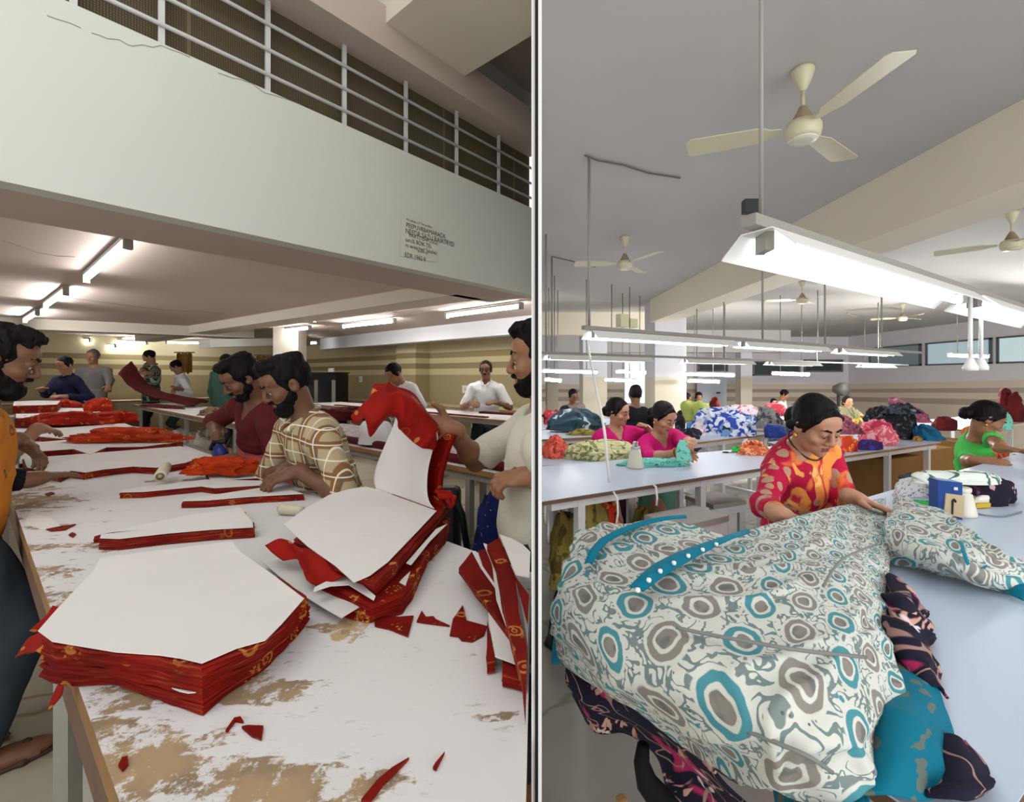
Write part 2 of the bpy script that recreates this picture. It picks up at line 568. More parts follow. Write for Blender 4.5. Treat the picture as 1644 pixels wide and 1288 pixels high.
def red_brocade(coord='Object', red=C(122, 18, 9), name='red_brocade', zl=True):
    n = NT(name, .7, .12, coord=coord)
    co = n.co
    c = n.mix(n.step(n.noise(9, None, 4), .3, .7), red, tuple(x * .62 for x in red[:3]) + (1,))
    gold = C(190, 128, 58)
    w = n.vmath('ADD', co, n.vmath('SCALE', n.noise(16, None, 2, out='Color'), .03))
    d = n.vor(15, w); idc = n.sep(n.vor(15, w, out='Color'))
    ring = n.math('ADD', n.band(d, .20, .27, .02), n.band(d, .06, .10, .02), clamp=True)
    ring = n.math('MULTIPLY', ring, n.step(idc[0], .36, .40))
    fl = n.math('MULTIPLY', n.math('MULTIPLY', n.step(n.vor(105, w), .36, .28), n.step(idc[1], .52, .56)), n.step(d, .4, .3))
    g = n.math('ADD', ring, fl, clamp=True)
    if zl:                                    # the shimmering cut edges of many layers
        z = n.map(co, (9, 9, 260))
        e = n.noise(1., z, 3, .6)
        geo = n.t.nodes.new('ShaderNodeNewGeometry')
        side = n.step(n.math('ABSOLUTE', n.sep(geo.outputs['True Normal'])[2]), .8, .5)
        c = n.mix(n.math('MULTIPLY', side, n.step(e, .5, .75)), c, C(152, 74, 38))
        c = n.mix(n.math('MULTIPLY', side, n.step(e, .42, .3)), c, C(78, 10, 6))
        g = n.math('MULTIPLY', g, n.math('SUBTRACT', 1., n.math('MULTIPLY', side, .55)))
    c = n.mix(n.math('MULTIPLY', g, .85), c, gold)
    n.col(c); n.bump(n.noise(24, None, 4), .25, .01)
    return n.m


M['brocade'] = red_brocade()
M['brocadeuv'] = red_brocade('UV', C(146, 20, 10), 'red_brocade_sheet', False)
M['brocadeor'] = red_brocade('Object', C(186, 58, 16), 'orange_brocade', False)
M['brocadered'] = red_brocade('Object', C(166, 34, 14), 'bright_red_brocade', False)
M['maroon'] = cloth('maroon_cloth', C(98, 24, 28), [('n', C(66, 12, 18), 5, .5, .2, 1)], wr=.2)
M['maroonstripe'] = cloth('striped_maroon_cloth', C(96, 30, 32), [('n', C(58, 14, 18), 26, .5, .12, 1, (6, .35, .35))], 'UV', wr=.2)
M['streak'] = cloth('white_cloth_with_maroon_streaks', C(210, 202, 202), [('n', C(108, 40, 46), 9, .54, .05, 3, (1.2, 9, 1))], 'Object')
M['whitecloth'] = cloth('white_cloth', C(226, 223, 222), [('n', C(205, 202, 202), 5, .55, .2, 1)], wr=.3)
M['olive'] = cloth('olive_cloth', C(96, 84, 44), [('n', C(66, 56, 30), 6, .5, .15, 1)], wr=.3)
M['ochre'] = cloth('ochre_cloth', C(176, 132, 62), [('n', C(120, 86, 36), 14, .5, .1, 1, (6, 6, .4))])
M['beigepile'] = cloth('beige_crumpled_cloth', C(132, 108, 84), [('l', C(92, 70, 52), 9, .05, 1), ('n', C(160, 138, 112), 8, .6, .1, 2)], wr=.5)


def ikat(name='ikat_print_cotton'):
    n = NT(name, .85, .15, coord='UV')
    uv = n.vmath('ADD', n.co, n.vmath('SCALE', n.vmath('SUBTRACT', n.noise(26, n.co, 2, out='Color'), (.5, .5, .5)), .016))
    x, y, _ = n.sep(uv)
    px, py = .104, .088
    row = n.math('FLOOR', n.math('DIVIDE', y, py))
    odd = n.math('FLOORED_MODULO', row, 2.)
    col_ = n.math('ADD', n.math('DIVIDE', x, px), n.math('MULTIPLY', odd, .5))
    ix = n.math('FLOOR', col_)
    fx = n.math('SUBTRACT', n.math('SUBTRACT', col_, ix), .5)
    fy = n.math('SUBTRACT', n.math('SUBTRACT', n.math('DIVIDE', y, py), row), .5)
    r = n.vmath('LENGTH', n.comb(n.math('MULTIPLY', fx, px / .03), n.math('MULTIPLY', fy, py / .036)))
    alt = n.step(n.math('FLOORED_MODULO', n.math('ADD', ix, n.math('FLOOR', n.math('DIVIDE', row, 2.))), 2.), .4, .6)
    cream, teal, grey, dgrey = C(202, 204, 196), C(74, 138, 148), C(134, 130, 124), C(112, 130, 130)
    # curls and commas between the ovals
    q = n.noise(23, uv, 1, .4, 1.7)
    l1 = n.step(n.math('ABSOLUTE', n.math('SUBTRACT', q, .5)), .046, .034)
    q2 = n.noise(40, n.map(uv, (1, 1, 1), (3.3, 1.7, 0)), 1, .5, .8)
    l2 = n.step(q2, .625, .645)
    q3 = n.step(n.vor(95, uv), .22, .17)
    bg = n.mix(l1, cream, dgrey)
    bg = n.mix(l2, bg, C(120, 132, 130))
    bg = n.mix(n.math('MULTIPLY', q3, n.step(n.noise(14, uv, 1), .5, .55)), bg, C(84, 98, 98))
    tealy = n.mix(n.step(n.noise(11, uv, 1), .52, .6), dgrey, teal)
    bg = n.mix(n.math('MULTIPLY', l2, n.step(n.noise(9, uv, 1), .5, .56)), bg, tealy)
    halo = n.step(r, 1.22, 1.14)
    c = n.mix(halo, bg, cream)
    c = n.mix(n.band(r, .66, 1.0, .03), c, n.mix(alt, grey, teal))
    c = n.mix(n.step(r, .50, .44), c, n.mix(n.step(n.noise(30, uv, 2), .45, .6), grey, C(108, 110, 106)))
    n.col(c); n.bump(n.math('ADD', n.noise(30, uv, 3), n.math('MULTIPLY', n.noise(9, uv, 3), 2.)), .3, .008)
    return n.m


M['ikat'] = ikat()
M['teal'] = cloth('teal_cloth_grey_leaves', C(0, 104, 128), [('r', C(92, 104, 98), 21, -.1, .33, 2, 1.1)], 'UV', wr=.15)
M['tealplain'] = cloth('teal_border', C(6, 112, 138), [], 'UV')
M['navyfloral'] = cloth('navy_floral_print', C(24, 22, 40), [('n', C(172, 44, 92), 9, .63, .02, 1), ('n', C(196, 150, 132), 17, .64, .02, 4, (2, .7, 1)), ('l', C(150, 118, 110), 12, .02, 3), ('n', C(212, 200, 206), 24, .70, .02, 6)], 'UV', wr=.15)
M['navyfloralO'] = cloth('dark_floral_print', C(26, 22, 38), [('n', C(150, 40, 100), 7, .62, .02, 1), ('n', C(200, 160, 158), 12, .62, .02, 4, (2, .7, 1)), ('n', C(120, 70, 120), 10, .66, .02, 6)], wr=.3)
M['mint'] = cloth('turquoise_print', C(126, 206, 190), [('r', C(70, 150, 140), 26, .2, .34, 1, .3), ('n', C(60, 110, 105), 20, .68, .02, 2)], wr=.3)
M['whitegreen'] = cloth('white_cloth_green_veins', C(214, 222, 214), [('l', C(74, 104, 92), 9, .028, 2), ('n', C(150, 170, 158), 8, .64, .03, 3)], wr=.4)
M['bluewhite'] = cloth('blue_white_print', C(208, 214, 224), [('n', C(40, 66, 150), 13, .52, .03, 1), ('n', C(110, 140, 176), 10, .6, .03, 2), ('n', C(28, 34, 60), 16, .66, .02, 5)], wr=.4)
M['pinkwhite'] = cloth('white_pink_print', C(222, 212, 216), [('n', C(196, 110, 140), 16, .62, .03, 1), ('n', C(84, 84, 110), 15, .68, .02, 2)], wr=.4)
M['redpink'] = cloth('coral_red_cloth', C(208, 70, 84), [('n', C(240, 150, 150), 16, .6, .03, 1), ('n', C(150, 34, 52), 7, .56, .1, 2)], wr=.4)
M['pinkprint'] = cloth('pink_print', C(232, 100, 118), [('l', C(250, 190, 192), 15, .04, 1), ('n', C(190, 56, 86), 8, .58, .05, 2)], wr=.5)
M['mauve'] = cloth('mauve_cloth', C(150, 78, 100), [('n', C(96, 44, 66), 9, .6, .04, 1), ('l', C(196, 140, 150), 20, .02, 2)], wr=.3)
M['blackmix'] = cloth('black_print', C(24, 24, 30), [('n', C(92, 98, 104), 18, .62, .03, 1, (1, 3, 1)), ('n', C(58, 40, 52), 8, .6, .03, 2)], wr=.4)
M['charcoal'] = cloth('charcoal_print', C(58, 68, 76), [('n', C(24, 26, 30), 9, .55, .03, 1), ('n', C(130, 138, 140), 14, .68, .02, 2)], wr=.4)
M['orangered'] = cloth('orange_red_print', C(214, 66, 40), [('r', C(246, 150, 60), 16, .25, .42, 1, .4), ('n', C(150, 26, 30), 9, .6, .04, 2)], wr=.4)
M['tealblue'] = cloth('petrol_blue_cloth', C(26, 98, 134), [('n', C(14, 60, 92), 8, .5, .1, 1)], wr=.4)
M['royal'] = cloth('royal_blue_cloth', C(38, 62, 132), [('n', C(24, 40, 92), 6, .5, .15, 1)], wr=.3)
M['navy'] = cloth('navy_sheet', C(28, 48, 92), [('n', C(20, 34, 66), 6, .5, .15, 1)], wr=.3)
M['purpleprint'] = cloth('purple_blue_print', C(66, 46, 104), [('n', C(50, 74, 168), 16, .58, .03, 1), ('n', C(150, 60, 110), 13, .66, .03, 2)], wr=.4)
M['yellowgreen'] = cloth('yellow_green_cloth', C(150, 160, 84), [('n', C(110, 120, 56), 5, .55, .1, 1)], wr=.3)
M['coral'] = cloth('coral_print', C(206, 92, 74), [('l', C(160, 52, 46), 16, .05, 1), ('n', C(232, 140, 110), 13, .64, .03, 2)], wr=.5)
M['creamgreen'] = cloth('cream_green_print', C(206, 202, 156), [('n', C(98, 104, 66), 17, .62, .03, 1), ('l', C(130, 128, 84), 9, .03, 2)], wr=.5)
M['darkteal'] = cloth('dark_teal_wrap', C(38, 64, 74), [('n', C(196, 208, 214), 4.5, .66, .02, 1, (1, 3, 1)), ('n', C(20, 34, 42), 6, .56, .06, 2)], rough=.35, wr=.4)  # pale blotches put the wrap's glints into its colour
M['greycloth'] = cloth('grey_print', C(120, 118, 118), [('n', C(56, 56, 60), 12, .55, .03, 1), ('n', C(196, 194, 190), 15, .66, .03, 2)], wr=.4)
M['greenprint'] = cloth('green_print', C(60, 190, 84), [('n', C(20, 90, 40), 24, .56, .03, 1)], wr=.3)
M['rustprint'] = cloth('rust_print', C(214, 106, 70), [('l', C(244, 180, 130), 18, .04, 1), ('n', C(150, 60, 46), 12, .62, .03, 2)], wr=.5)
M['redbag'] = cloth('red_maroon_sack', C(134, 34, 30), [('n', C(78, 16, 18), 7, .52, .1, 1), ('n', C(170, 60, 50), 12, .68, .03, 2)], wr=.4)
M['oliveprint'] = cloth('olive_print', C(140, 124, 62), [('n', C(92, 78, 36), 12, .6, .03, 1)], wr=.3)
M['newsprint'] = cloth('printed_white_paper', C(214, 216, 218), [('n', C(120, 124, 128), 90, .6, .03, 1, (1, 3, 1))])
# ------------------------------------------------------------------ smooth bodies from distance fields
class Field:
    def __init__(s, lo, hi, step, fine=()):
        s.ax = []
        for i in range(3):
            marks = [(lo[i], hi[i], step)] + [(a[i], b[i], st) for a, b, st in fine]
            p, out = lo[i], [lo[i]]
            while p < hi[i]:
                st = min(m[2] for m in marks if m[0] - 1e-6 <= p <= m[1])
                p += st
                out.append(p)
            s.ax.append(np.array(out, np.float32))
        s.F = np.full([len(a) for a in s.ax], .5, np.float32)

    def sl(s, lo, hi):
        r = []
        for i in range(3):
            a = int(np.searchsorted(s.ax[i], lo[i])); b = int(np.searchsorted(s.ax[i], hi[i]))
            r.append(slice(max(0, a - 1), min(len(s.ax[i]), b + 1)))
        return tuple(r)

    def grid(s, q):
        return np.meshgrid(*[s.ax[i][q[i]] for i in range(3)], indexing='ij')

    def add(s, pr):
        lo, hi = pr.box(); m = pr.k + .03
        q = s.sl([v - m for v in lo], [v + m for v in hi])
        if any(k.stop - k.start < 1 for k in q): return
        X = s.grid(q)
        d = pr(X).astype(np.float32)
        A = s.F[q]
        if pr.neg:
            k = max(pr.k, 1e-4); h = np.clip(.5 - .5 * (A + d) / k, 0, 1)
            s.F[q] = A * (1 - h) + (-d) * h + k * h * (1 - h)
        else:
            k = max(pr.k, 1e-4); h = np.clip(.5 + .5 * (A - d) / k, 0, 1)
            s.F[q] = A * (1 - h) + d * h - k * h * (1 - h)

    def mesh(s):
        F = s.F
        F[0], F[-1], F[:, 0], F[:, -1], F[:, :, 0], F[:, :, -1] = (.1,) * 6
        S = F < 0
        nx, ny, nz = F.shape
        c = [S[i:nx - 1 + i, j:ny - 1 + j, k:nz - 1 + k] for i in (0, 1) for j in (0, 1) for k in (0, 1)]
        tot = sum(x.astype(np.int8) for x in c)
        act = np.argwhere((tot > 0) & (tot < 8))
        if len(act) == 0: return None
        idx = np.full((nx - 1, ny - 1, nz - 1), -1, np.int64)
        idx[act[:, 0], act[:, 1], act[:, 2]] = np.arange(len(act))
        acc = np.zeros((len(act), 3)); cnt = np.zeros(len(act))
        P = lambda a: np.stack([s.ax[i][a[:, i]] for i in range(3)], 1)
        offs = [(i, j, k) for i in (0, 1) for j in (0, 1) for k in (0, 1)]
        for o in offs:
            for e in range(3):
                if o[e]: continue
                o2 = list(o); o2[e] = 1
                a, b = act + np.array(o), act + np.array(o2)
                fa = F[a[:, 0], a[:, 1], a[:, 2]]; fb = F[b[:, 0], b[:, 1], b[:, 2]]
                mk = (fa < 0) != (fb < 0)
                t = np.where(mk, fa / np.where(mk, fa - fb, 1), 0)[:, None]
                acc += np.where(mk[:, None], P(a) + (P(b) - P(a)) * t, 0); cnt += mk
        V = acc / cnt[:, None]
        Q = []
        for e in range(3):
            u, w = (e + 1) % 3, (e + 2) % 3
            sh = [slice(None)] * 3; sh2 = [slice(None)] * 3
            sh[e] = slice(0, F.shape[e] - 1); sh2[e] = slice(1, F.shape[e])
            A, B = S[tuple(sh)], S[tuple(sh2)]
            E = np.argwhere(A != B)
            E = E[(E[:, u] > 0) & (E[:, w] > 0) & (E[:, u] < F.shape[u] - 1) & (E[:, w] < F.shape[w] - 1)]
            du, dw = np.zeros(3, int), np.zeros(3, int); du[u] = 1; dw[w] = 1
            g = lambda a: idx[a[:, 0], a[:, 1], a[:, 2]]
            q = np.stack([g(E - du - dw), g(E - dw), g(E), g(E - du)], 1)
            ins = A[E[:, 0], E[:, 1], E[:, 2]]
            q[~ins] = q[~ins][:, ::-1]
            Q.append(q)
        Q = np.concatenate(Q)
        return V, Q[(Q >= 0).all(1)]


class Pr:
    """one rounded piece: 'rc' tapered limb, 'el' ellipsoid, 'ec' elliptical cone; cuts = [(point, normal)] drops what lies on the normal's side"""
    def __init__(s, kind, k=.03, neg=False, cuts=(), infl=0., noise=0., nf=18., seed=0, **a):
        s.kind, s.k, s.neg, s.cuts, s.infl, s.noise, s.nf, s.seed, s.a = kind, k, neg, cuts, infl, noise, nf, seed, a

    def but(s, **kw):
        a = dict(s.a); base = dict(k=s.k, neg=s.neg, cuts=list(s.cuts), infl=s.infl, noise=s.noise, nf=s.nf, seed=s.seed)
        for x, v in kw.items():
            if x in base: base[x] = v
            else: a[x] = v
        return Pr(s.kind, **base, **a)

    def box(s):
        a, g = s.a, s.infl + s.noise
        if s.kind == 'rc':
            r = max(a['ra'], a['rb']) + g
            return [min(a['a'][i], a['b'][i]) - r for i in range(3)], [max(a['a'][i], a['b'][i]) + r for i in range(3)]
        if s.kind == 'el':
            r = max(a['r']) + g
            return [a['c'][i] - r for i in range(3)], [a['c'][i] + r for i in range(3)]
        r = max(a['r0'] + a['r1']) + g
        return [min(a['a'][i], a['b'][i]) - r for i in range(3)], [max(a['a'][i], a['b'][i]) + r for i in range(3)]

    def __call__(s, X):
        a = s.a
        if s.kind == 'rc':
            A, B = a['a'], a['b']; ab = B - A; L2 = max(ab.dot(ab), 1e-9)
            px, py, pz = X[0] - A[0], X[1] - A[1], X[2] - A[2]
            t = np.clip((px * ab[0] + py * ab[1] + pz * ab[2]) / L2, 0, 1)
            d = np.sqrt((px - t * ab[0]) ** 2 + (py - t * ab[1]) ** 2 + (pz - t * ab[2]) ** 2) - (a['ra'] + (a['rb'] - a['ra']) * t)
        elif s.kind == 'el':
            R, c, r = a['R'], a['c'], a['r']; r = [q + s.infl for q in r]
            p = [X[i] - c[i] for i in range(3)]
            q = [p[0] * R[j][0] + p[1] * R[j][1] + p[2] * R[j][2] for j in range(3)]
            k0 = np.sqrt(sum((q[j] / r[j]) ** 2 for j in range(3))); k1 = np.sqrt(sum((q[j] / r[j] ** 2) ** 2 for j in range(3)))
            d = k0 * (k0 - 1) / np.maximum(k1, 1e-6) + s.infl
        else:
            A, B, rt = a['a'], a['b'], a['rt']; ab = B - A; L = ab.length; u = ab / L
            rt = (rt - u * rt.dot(u)).normalized(); fw = u.cross(rt)
            px, py, pz = X[0] - A[0], X[1] - A[1], X[2] - A[2]
            h = px * u[0] + py * u[1] + pz * u[2]; t = np.clip(h / L, 0, 1)
            rx = a['r0'][0] + (a['r1'][0] - a['r0'][0]) * t; ry = a['r0'][1] + (a['r1'][1] - a['r0'][1]) * t
            x = px * rt[0] + py * rt[1] + pz * rt[2]; y = px * fw[0] + py * fw[1] + pz * fw[2]
            w = a.get('pleat', 0)
            if w: rx = rx * (1 + w * np.sin(a['np'] * np.arctan2(y, x) + 3 * t) * t); ry = ry * (1 + w * np.sin(a['np'] * np.arctan2(y, x) + 3 * t) * t)
            d = (np.sqrt((x / rx) ** 2 + (y / ry) ** 2) - 1) * np.minimum(rx, ry)
            d = np.maximum(d, np.maximum(-h, h - L))
        d = d - s.infl
        if s.noise: d = d - s.noise * fbm(X[0] * s.nf, X[1] * s.nf, X[2] * s.nf * .7, s.seed, 2)
        for (p, n) in s.cuts:
            d = np.maximum(d, (X[0] - p[0]) * n[0] + (X[1] - p[1]) * n[1] + (X[2] - p[2]) * n[2])
        return d


def field_mesh(prims, name, mat, parent, step, fine=(), wallx=None, smooth=True):
    lo = [min(p.box()[0][i] for p in prims if not p.neg) - .02 for i in range(3)]
    hi = [max(p.box()[1][i] for p in prims if not p.neg) + .02 for i in range(3)]
    if wallx is not None: hi[0] = min(hi[0], wallx + .03)
    f = Field(lo, hi, step, [(tuple(a), tuple(b), st) for a, b, st in fine])
    for p in prims: f.add(p)
    if wallx is not None:
        f.F = np.maximum(f.F, (f.ax[0] - wallx)[:, None, None])
    r = f.mesh()
    if r is None: return None
    V, Q = r
    o = add(name, V, Q, mat, parent, smooth)
    return o


def skin(name, c):
    n = NT(name, .5, .35)
    n.col(n.mix(n.step(n.noise(30, None, 4), .35, .7), c, tuple(x * .86 for x in c[:3]) + (1,)))
    n.b.inputs['Subsurface Weight'].default_value = .06
    n.b.inputs['Subsurface Radius'].default_value = (.5, .2, .1)
    n.b.inputs['Subsurface Scale'].default_value = .02
    n.bump(n.noise(120, None, 3), .05, .004)
    return n.m


SK = {'dark': skin('deep_brown_skin', C(112, 76, 54)), 'mid': skin('brown_skin', C(150, 106, 78)), 'light': skin('light_brown_skin', C(178, 130, 104))}
HAIR = NT('black_hair', .62, .12); HAIR.col(HAIR.mix(HAIR.step(HAIR.noise(60, HAIR.map(HAIR.co, (1, 1, .25)), 3), .4, .65), C(9, 8, 8), C(24, 20, 19)))
HAIR.bump(HAIR.noise(70, HAIR.map(HAIR.co, (1, 1, .4)), 3), .5, .01); HAIR = HAIR.m
GREYHAIR = plain('grey_hair', C(92, 88, 84), .7, .2, 0, .3)
EYE, IRIS, LIP = plain('eye_white', C(160, 150, 140), .25, .5), plain('dark_iris', C(22, 14, 10), .2, .5), plain('lips', C(120, 66, 58), .5)


def rotframe(yaw, pitch, roll=0.):
    f = Vector((math.cos(yaw) * math.cos(pitch), math.sin(yaw) * math.cos(pitch), -math.sin(pitch)))
    r = Vector((math.sin(yaw), -math.cos(yaw), 0))
    u = r.cross(f)
    if roll:
        R = Matrix.Rotation(roll, 3, f); r, u = R @ r, R @ u
    return r, f, u


def hand_prims(w, d, n, side, s, curl=.4, spread=1., k=.010):
    """palm, four fingers and a thumb: w wrist, d pointing direction, n palm normal (towards what is touched), side vector to the thumb"""
    d = d.normalized(); n = (n - d * n.dot(d)).normalized(); sd = side - d * side.dot(d) - n * side.dot(n)
    sd = sd.normalized() if sd.length > 1e-4 else d.cross(n)
    P = []
    pc = w + d * .05 * s
    P.append(Pr('el', k=.018, c=pc, R=(sd, d, n), r=(.042 * s, .056 * s, .017 * s)))
    P.append(Pr('rc', k=.02, a=w - d * .02 * s, b=w + d * .03 * s, ra=.027 * s, rb=.026 * s))
    for j, (off, ln) in enumerate(((.030, .072), (.010, .082), (-.010, .076), (-.029, .058))):
        p = w + d * (.092 - abs(off - .008) * .25) * s + sd * off * s
        dd = (d + sd * off * 4.5 * spread).normalized(); a = curl * (.35 + .12 * j)
        r = .0098 * s
        for q, fr in enumerate((.45, .32, .23)):
            dd2 = (dd * math.cos(a) + n * math.sin(a)).normalized()
            e = p + dd2 * ln * fr * s
            P.append(Pr('rc', k=k, a=p, b=e, ra=r, rb=r * .93)); r *= .93; p = e; a += curl * .75
    p = w + d * .03 * s + sd * .034 * s
    t1 = (sd * .75 + d * .62 + n * .25).normalized(); e = p + t1 * .042 * s
    P.append(Pr('rc', k=.014, a=p, b=e, ra=.0145 * s, rb=.0115 * s))
    t2 = (d * .85 + sd * .30 + n * (.2 + curl * .4)).normalized()
    P.append(Pr('rc', k=k, a=e, b=e + t2 * .036 * s, ra=.0115 * s, rb=.009 * s))
    return P


def ik(S, Wp, l1, l2, pole):
    d = Wp - S; L = d.length
    if L > (l1 + l2) * .995:
        f = L / ((l1 + l2) * .995)
        if f > 1.10:
            Wp = S + d * (1.10 / f); L = (Wp - S).length; d = Wp - S; f = 1.10
        l1, l2 = l1 * f, l2 * f
    u = d / L
    a = (l1 * l1 - l2 * l2 + L * L) / (2 * L); h = math.sqrt(max(l1 * l1 - a * a, 1e-6))
    p = pole - u * pole.dot(u); p = p.normalized()
    return S + u * a + p * h, Wp


def head_prims(c, fr, s, fem=False):
    r, f, u = fr
    H = lambda x, y, z: c + r * x * s + f * y * s + u * z * s
    E = lambda x, y, z, rx, ry, rz, k=.02, neg=False: Pr('el', k=k * s, neg=neg, c=H(x, y, z), R=(r, f, u), r=(rx * s, ry * s, rz * s))
    w = .93 if fem else 1.
    P = [E(0, -.014, .035, .074, .094, .083), E(0, .020, -.035, .058 * w, .068, .078, .03), E(0, .046, -.076, .040 * w, .042, .034, .03),
         E(0, .075, -.098, .018, .017, .015, .022), E(0, .060, .045, .055, .028 if fem else .036, .038, .03)]
    P += [Pr('rc', k=.014 * s, a=H(-.034, .083, .027), b=H(.034, .083, .027), ra=.010 * s, rb=.010 * s)]
    P += [E(q * .031, .1, .009, .017, .016, .013, .012, True) for q in (-1, 1)]
    P += [E(q * .030, .081, .0105, .0158, .0145, .0135, .006) for q in (-1, 1)]
    P += [E(q * .044, .062, -.026, .022, .024, .020, .025) for q in (-1, 1)]
    P += [Pr('rc', k=.012 * s, a=H(0, .092, .018), b=H(0, .110, -.022), ra=.008 * s, rb=.0115 * s),
          E(0, .106, -.030, .013, .014, .010, .008)] + [E(q * .012, .098, -.032, .009, .011, .008, .007) for q in (-1, 1)]
    P += [Pr('rc', k=.007 * s, a=H(-.019, .086, -.060), b=H(.019, .086, -.060), ra=.0065 * s, rb=.0065 * s),
          Pr('rc', k=.007 * s, a=H(-.015, .085, -.073), b=H(.015, .085, -.073), ra=.0075 * s, rb=.0075 * s),
          Pr('rc', k=.004 * s, neg=True, a=H(-.022, .096, -.0665), b=H(.022, .096, -.0665), ra=.0025 * s, rb=.0025 * s)]
    for q in (-1, 1):
        P += [E(q * .076, -.006, -.008, .011, .022, .032, .010), E(q * .086, .002, -.006, .008, .011, .016, .006, True)]
    return P, H


def person(label, head, Y, pelvis=None, yaw=-90, pitch=20, tyaw=None, roll=0., s=1.0, hands=(None, None), sk='mid', res=.012, hres=None,
           outfit='shirt', top=None, bottom=None, hair='short', beard=None, fem=False, curl=(.4, .4), pnorm=(None, None), hdir=(None, None), group=None,
           lean=None, sleeve=1.85, hem=.02, elb=(None, None), wallx=None, extra=None, floor=0., shw=1., stance=0., stance_yaw=None, feet='foot', neck='round', hairmat=None, hide_legs=False, nb=.185, nback=.012):
    hd = W(head[0], head[1], Y) if len(head) == 2 else Vector(head)
    ya = math.radians(yaw); fr = rotframe(ya, math.radians(pitch), math.radians(roll))
    ty = ya if tyaw is None else math.radians(tyaw)
    tr, tf, _ = rotframe(ty, 0)
    if pelvis is None:
        pelvis = Vector((hd.x, hd.y, 0)) - tf * (lean or .08); pelvis.z = floor + .93 * s
        if hd.z - pelvis.z < .55 * s: pelvis.z = hd.z - .62 * s
    up = (fr[2] * .5 + (hd - pelvis).normalized() * .8).normalized()
    NB = hd - up * nb * s + fr[1] * (-nback) * s
    U = (NB - pelvis).normalized(); L = (NB - pelvis).length
    Rt = (tr - U * tr.dot(U)).normalized(); Fw = U.cross(Rt)
    TR = (Rt, Fw, U)
    at = lambda x, y, t: pelvis + Rt * x * s + Fw * y * s + U * t * L
    el = lambda x, y, t, rx, ry, rz, k=.05: Pr('el', k=k, c=at(x, y, t), R=TR, r=(rx * s, ry * s, rz * L))
    hw = 1.06 if fem else 1.
    torso = [el(0, 0, .0, .163 * hw, .118, .22), el(0, .005, .30, .142, .106, .28), el(0, .0, .60, .158, .114, .30), el(0, -.008, .80, .150, .098, .20)]
    if fem: torso += [Pr('el', k=.04, c=at(q * .072, .085, .60), R=TR, r=(.062 * s, .056 * s, .062 * s)) for q in (-1, 1)]
    sw = (.165 if fem else .185) * s * shw
    body = list(torso)
    root = thing('person', label, 'person', (pelvis.x, pelvis.y, floor), group)
    neck_p = Pr('rc', k=.03, a=NB - U * .02 * s, b=hd - fr[2] * .04 * s - fr[1] * .018 * s, ra=.058 * s * (.88 if fem else 1), rb=.054 * s * (.86 if fem else 1))
    body += [neck_p, Pr('rc', k=.05, a=at(-.10, -.005, .93), b=at(.10, -.005, .93), ra=.05 * s, rb=.05 * s)]
    arms, fine, wr = [], [], []
    hp = []
    for i, q in enumerate((-1, 1)):                      # the figure's left hand, then its right
        S = NB - U * .055 * s + Rt * q * sw
        T = hands[i]
        if T is None:
            T = S + Vector((0, 0, -.53 * s)) + Rt * q * .07 * s + tf * .06 * s
        else:
            T = Vector(T)
            S = S + (T - S).normalized() * .035 * s
        pole = elb[i] if elb[i] is not None else (-U * .8 + Rt * q * .7 - tf * .35)
        Eb, T = ik(S, T, .285 * s, .255 * s, Vector(pole))
        arms.append((S, Eb, T))
        k1 = 1.0 if not fem else .9
        body += [Pr('rc', k=.05, a=NB - U * .05 * s + Rt * q * .06 * s, b=S, ra=.055 * s, rb=.056 * s * k1), Pr('rc', k=.035, a=S, b=Eb, ra=.054 * s * k1, rb=.041 * s * k1),
                 Pr('rc', k=.02, a=Eb, b=T, ra=.041 * s * k1, rb=.028 * s * k1), Pr('el', k=.03, c=Eb.lerp(T, .28), R=TR, r=(.042 * s * k1,) * 3)]
        fd = (T - Eb).normalized()
        hd_ = Vector(hdir[i]) if hdir[i] is not None else fd
        hd_ = (hd_.normalized() + fd * .25).normalized()
        pn = Vector(pnorm[i]) if pnorm[i] is not None else (Vector((0, 0, -1)) + Rt * (-q) * .4)
        nn = (pn - hd_ * pn.dot(hd_)).normalized()
        th = hd_.cross(nn) * (-1 if q < 0 else 1)
        hpr = hand_prims(T, hd_, nn, th, s * (.93 if fem else 1), curl[i])
        if res > .011: hpr = [p.but(infl=.002) for p in hpr]
        hp += hpr
        wr.append((T, hd_, nn, th))
    body += hp
    # legs
    sr, sf, _ = rotframe(ty if stance_yaw is None else math.radians(stance_yaw), 0)
    legs = []
    for q in (-1, 1):
        hip = pelvis + Rt * q * .088 * s - U * .03 * s
        ank = Vector((pelvis.x, pelvis.y, floor + .075 * s)) + sr * q * .10 * s + sf * (q * stance * s)
        if hip.z - ank.z < .8 * s: pass
        kn, ank = ik(hip, ank, .43 * s, .42 * s, sf)
        legs.append((hip, kn, ank))
        body += [Pr('rc', k=.05, a=hip, b=kn, ra=.088 * s, rb=.055 * s), Pr('rc', k=.03, a=kn, b=ank, ra=.056 * s, rb=.037 * s), Pr('el', k=.03, c=kn.lerp(ank, .3) - sf * .012 * s, R=TR, r=(.055 * s, .055 * s, .10 * s)),
                 Pr('el', k=.02, c=ank + sf * .075 * s - Vector((0, 0, .045 * s)), R=(sr, sf, Vector((0, 0, 1))), r=(.045 * s, .125 * s, .034 * s)),
                 Pr('rc', k=.02, a=ank, b=ank - sf * .02 * s - Vector((0, 0, .045 * s)), ra=.036 * s, rb=.034 * s)]
        if feet == 'foot' and res < .011:
            for t_ in range(5):
                b0 = ank + sf * (.165 - .012 * t_) * s + sr * (-q) * (.032 - .017 * t_) * s - Vector((0, 0, .058 * s))
                body.append(Pr('rc', k=.008, a=b0, b=b0 + sf * .035 * s, ra=(.014 - .0015 * t_) * s, rb=(.012 - .0015 * t_) * s))
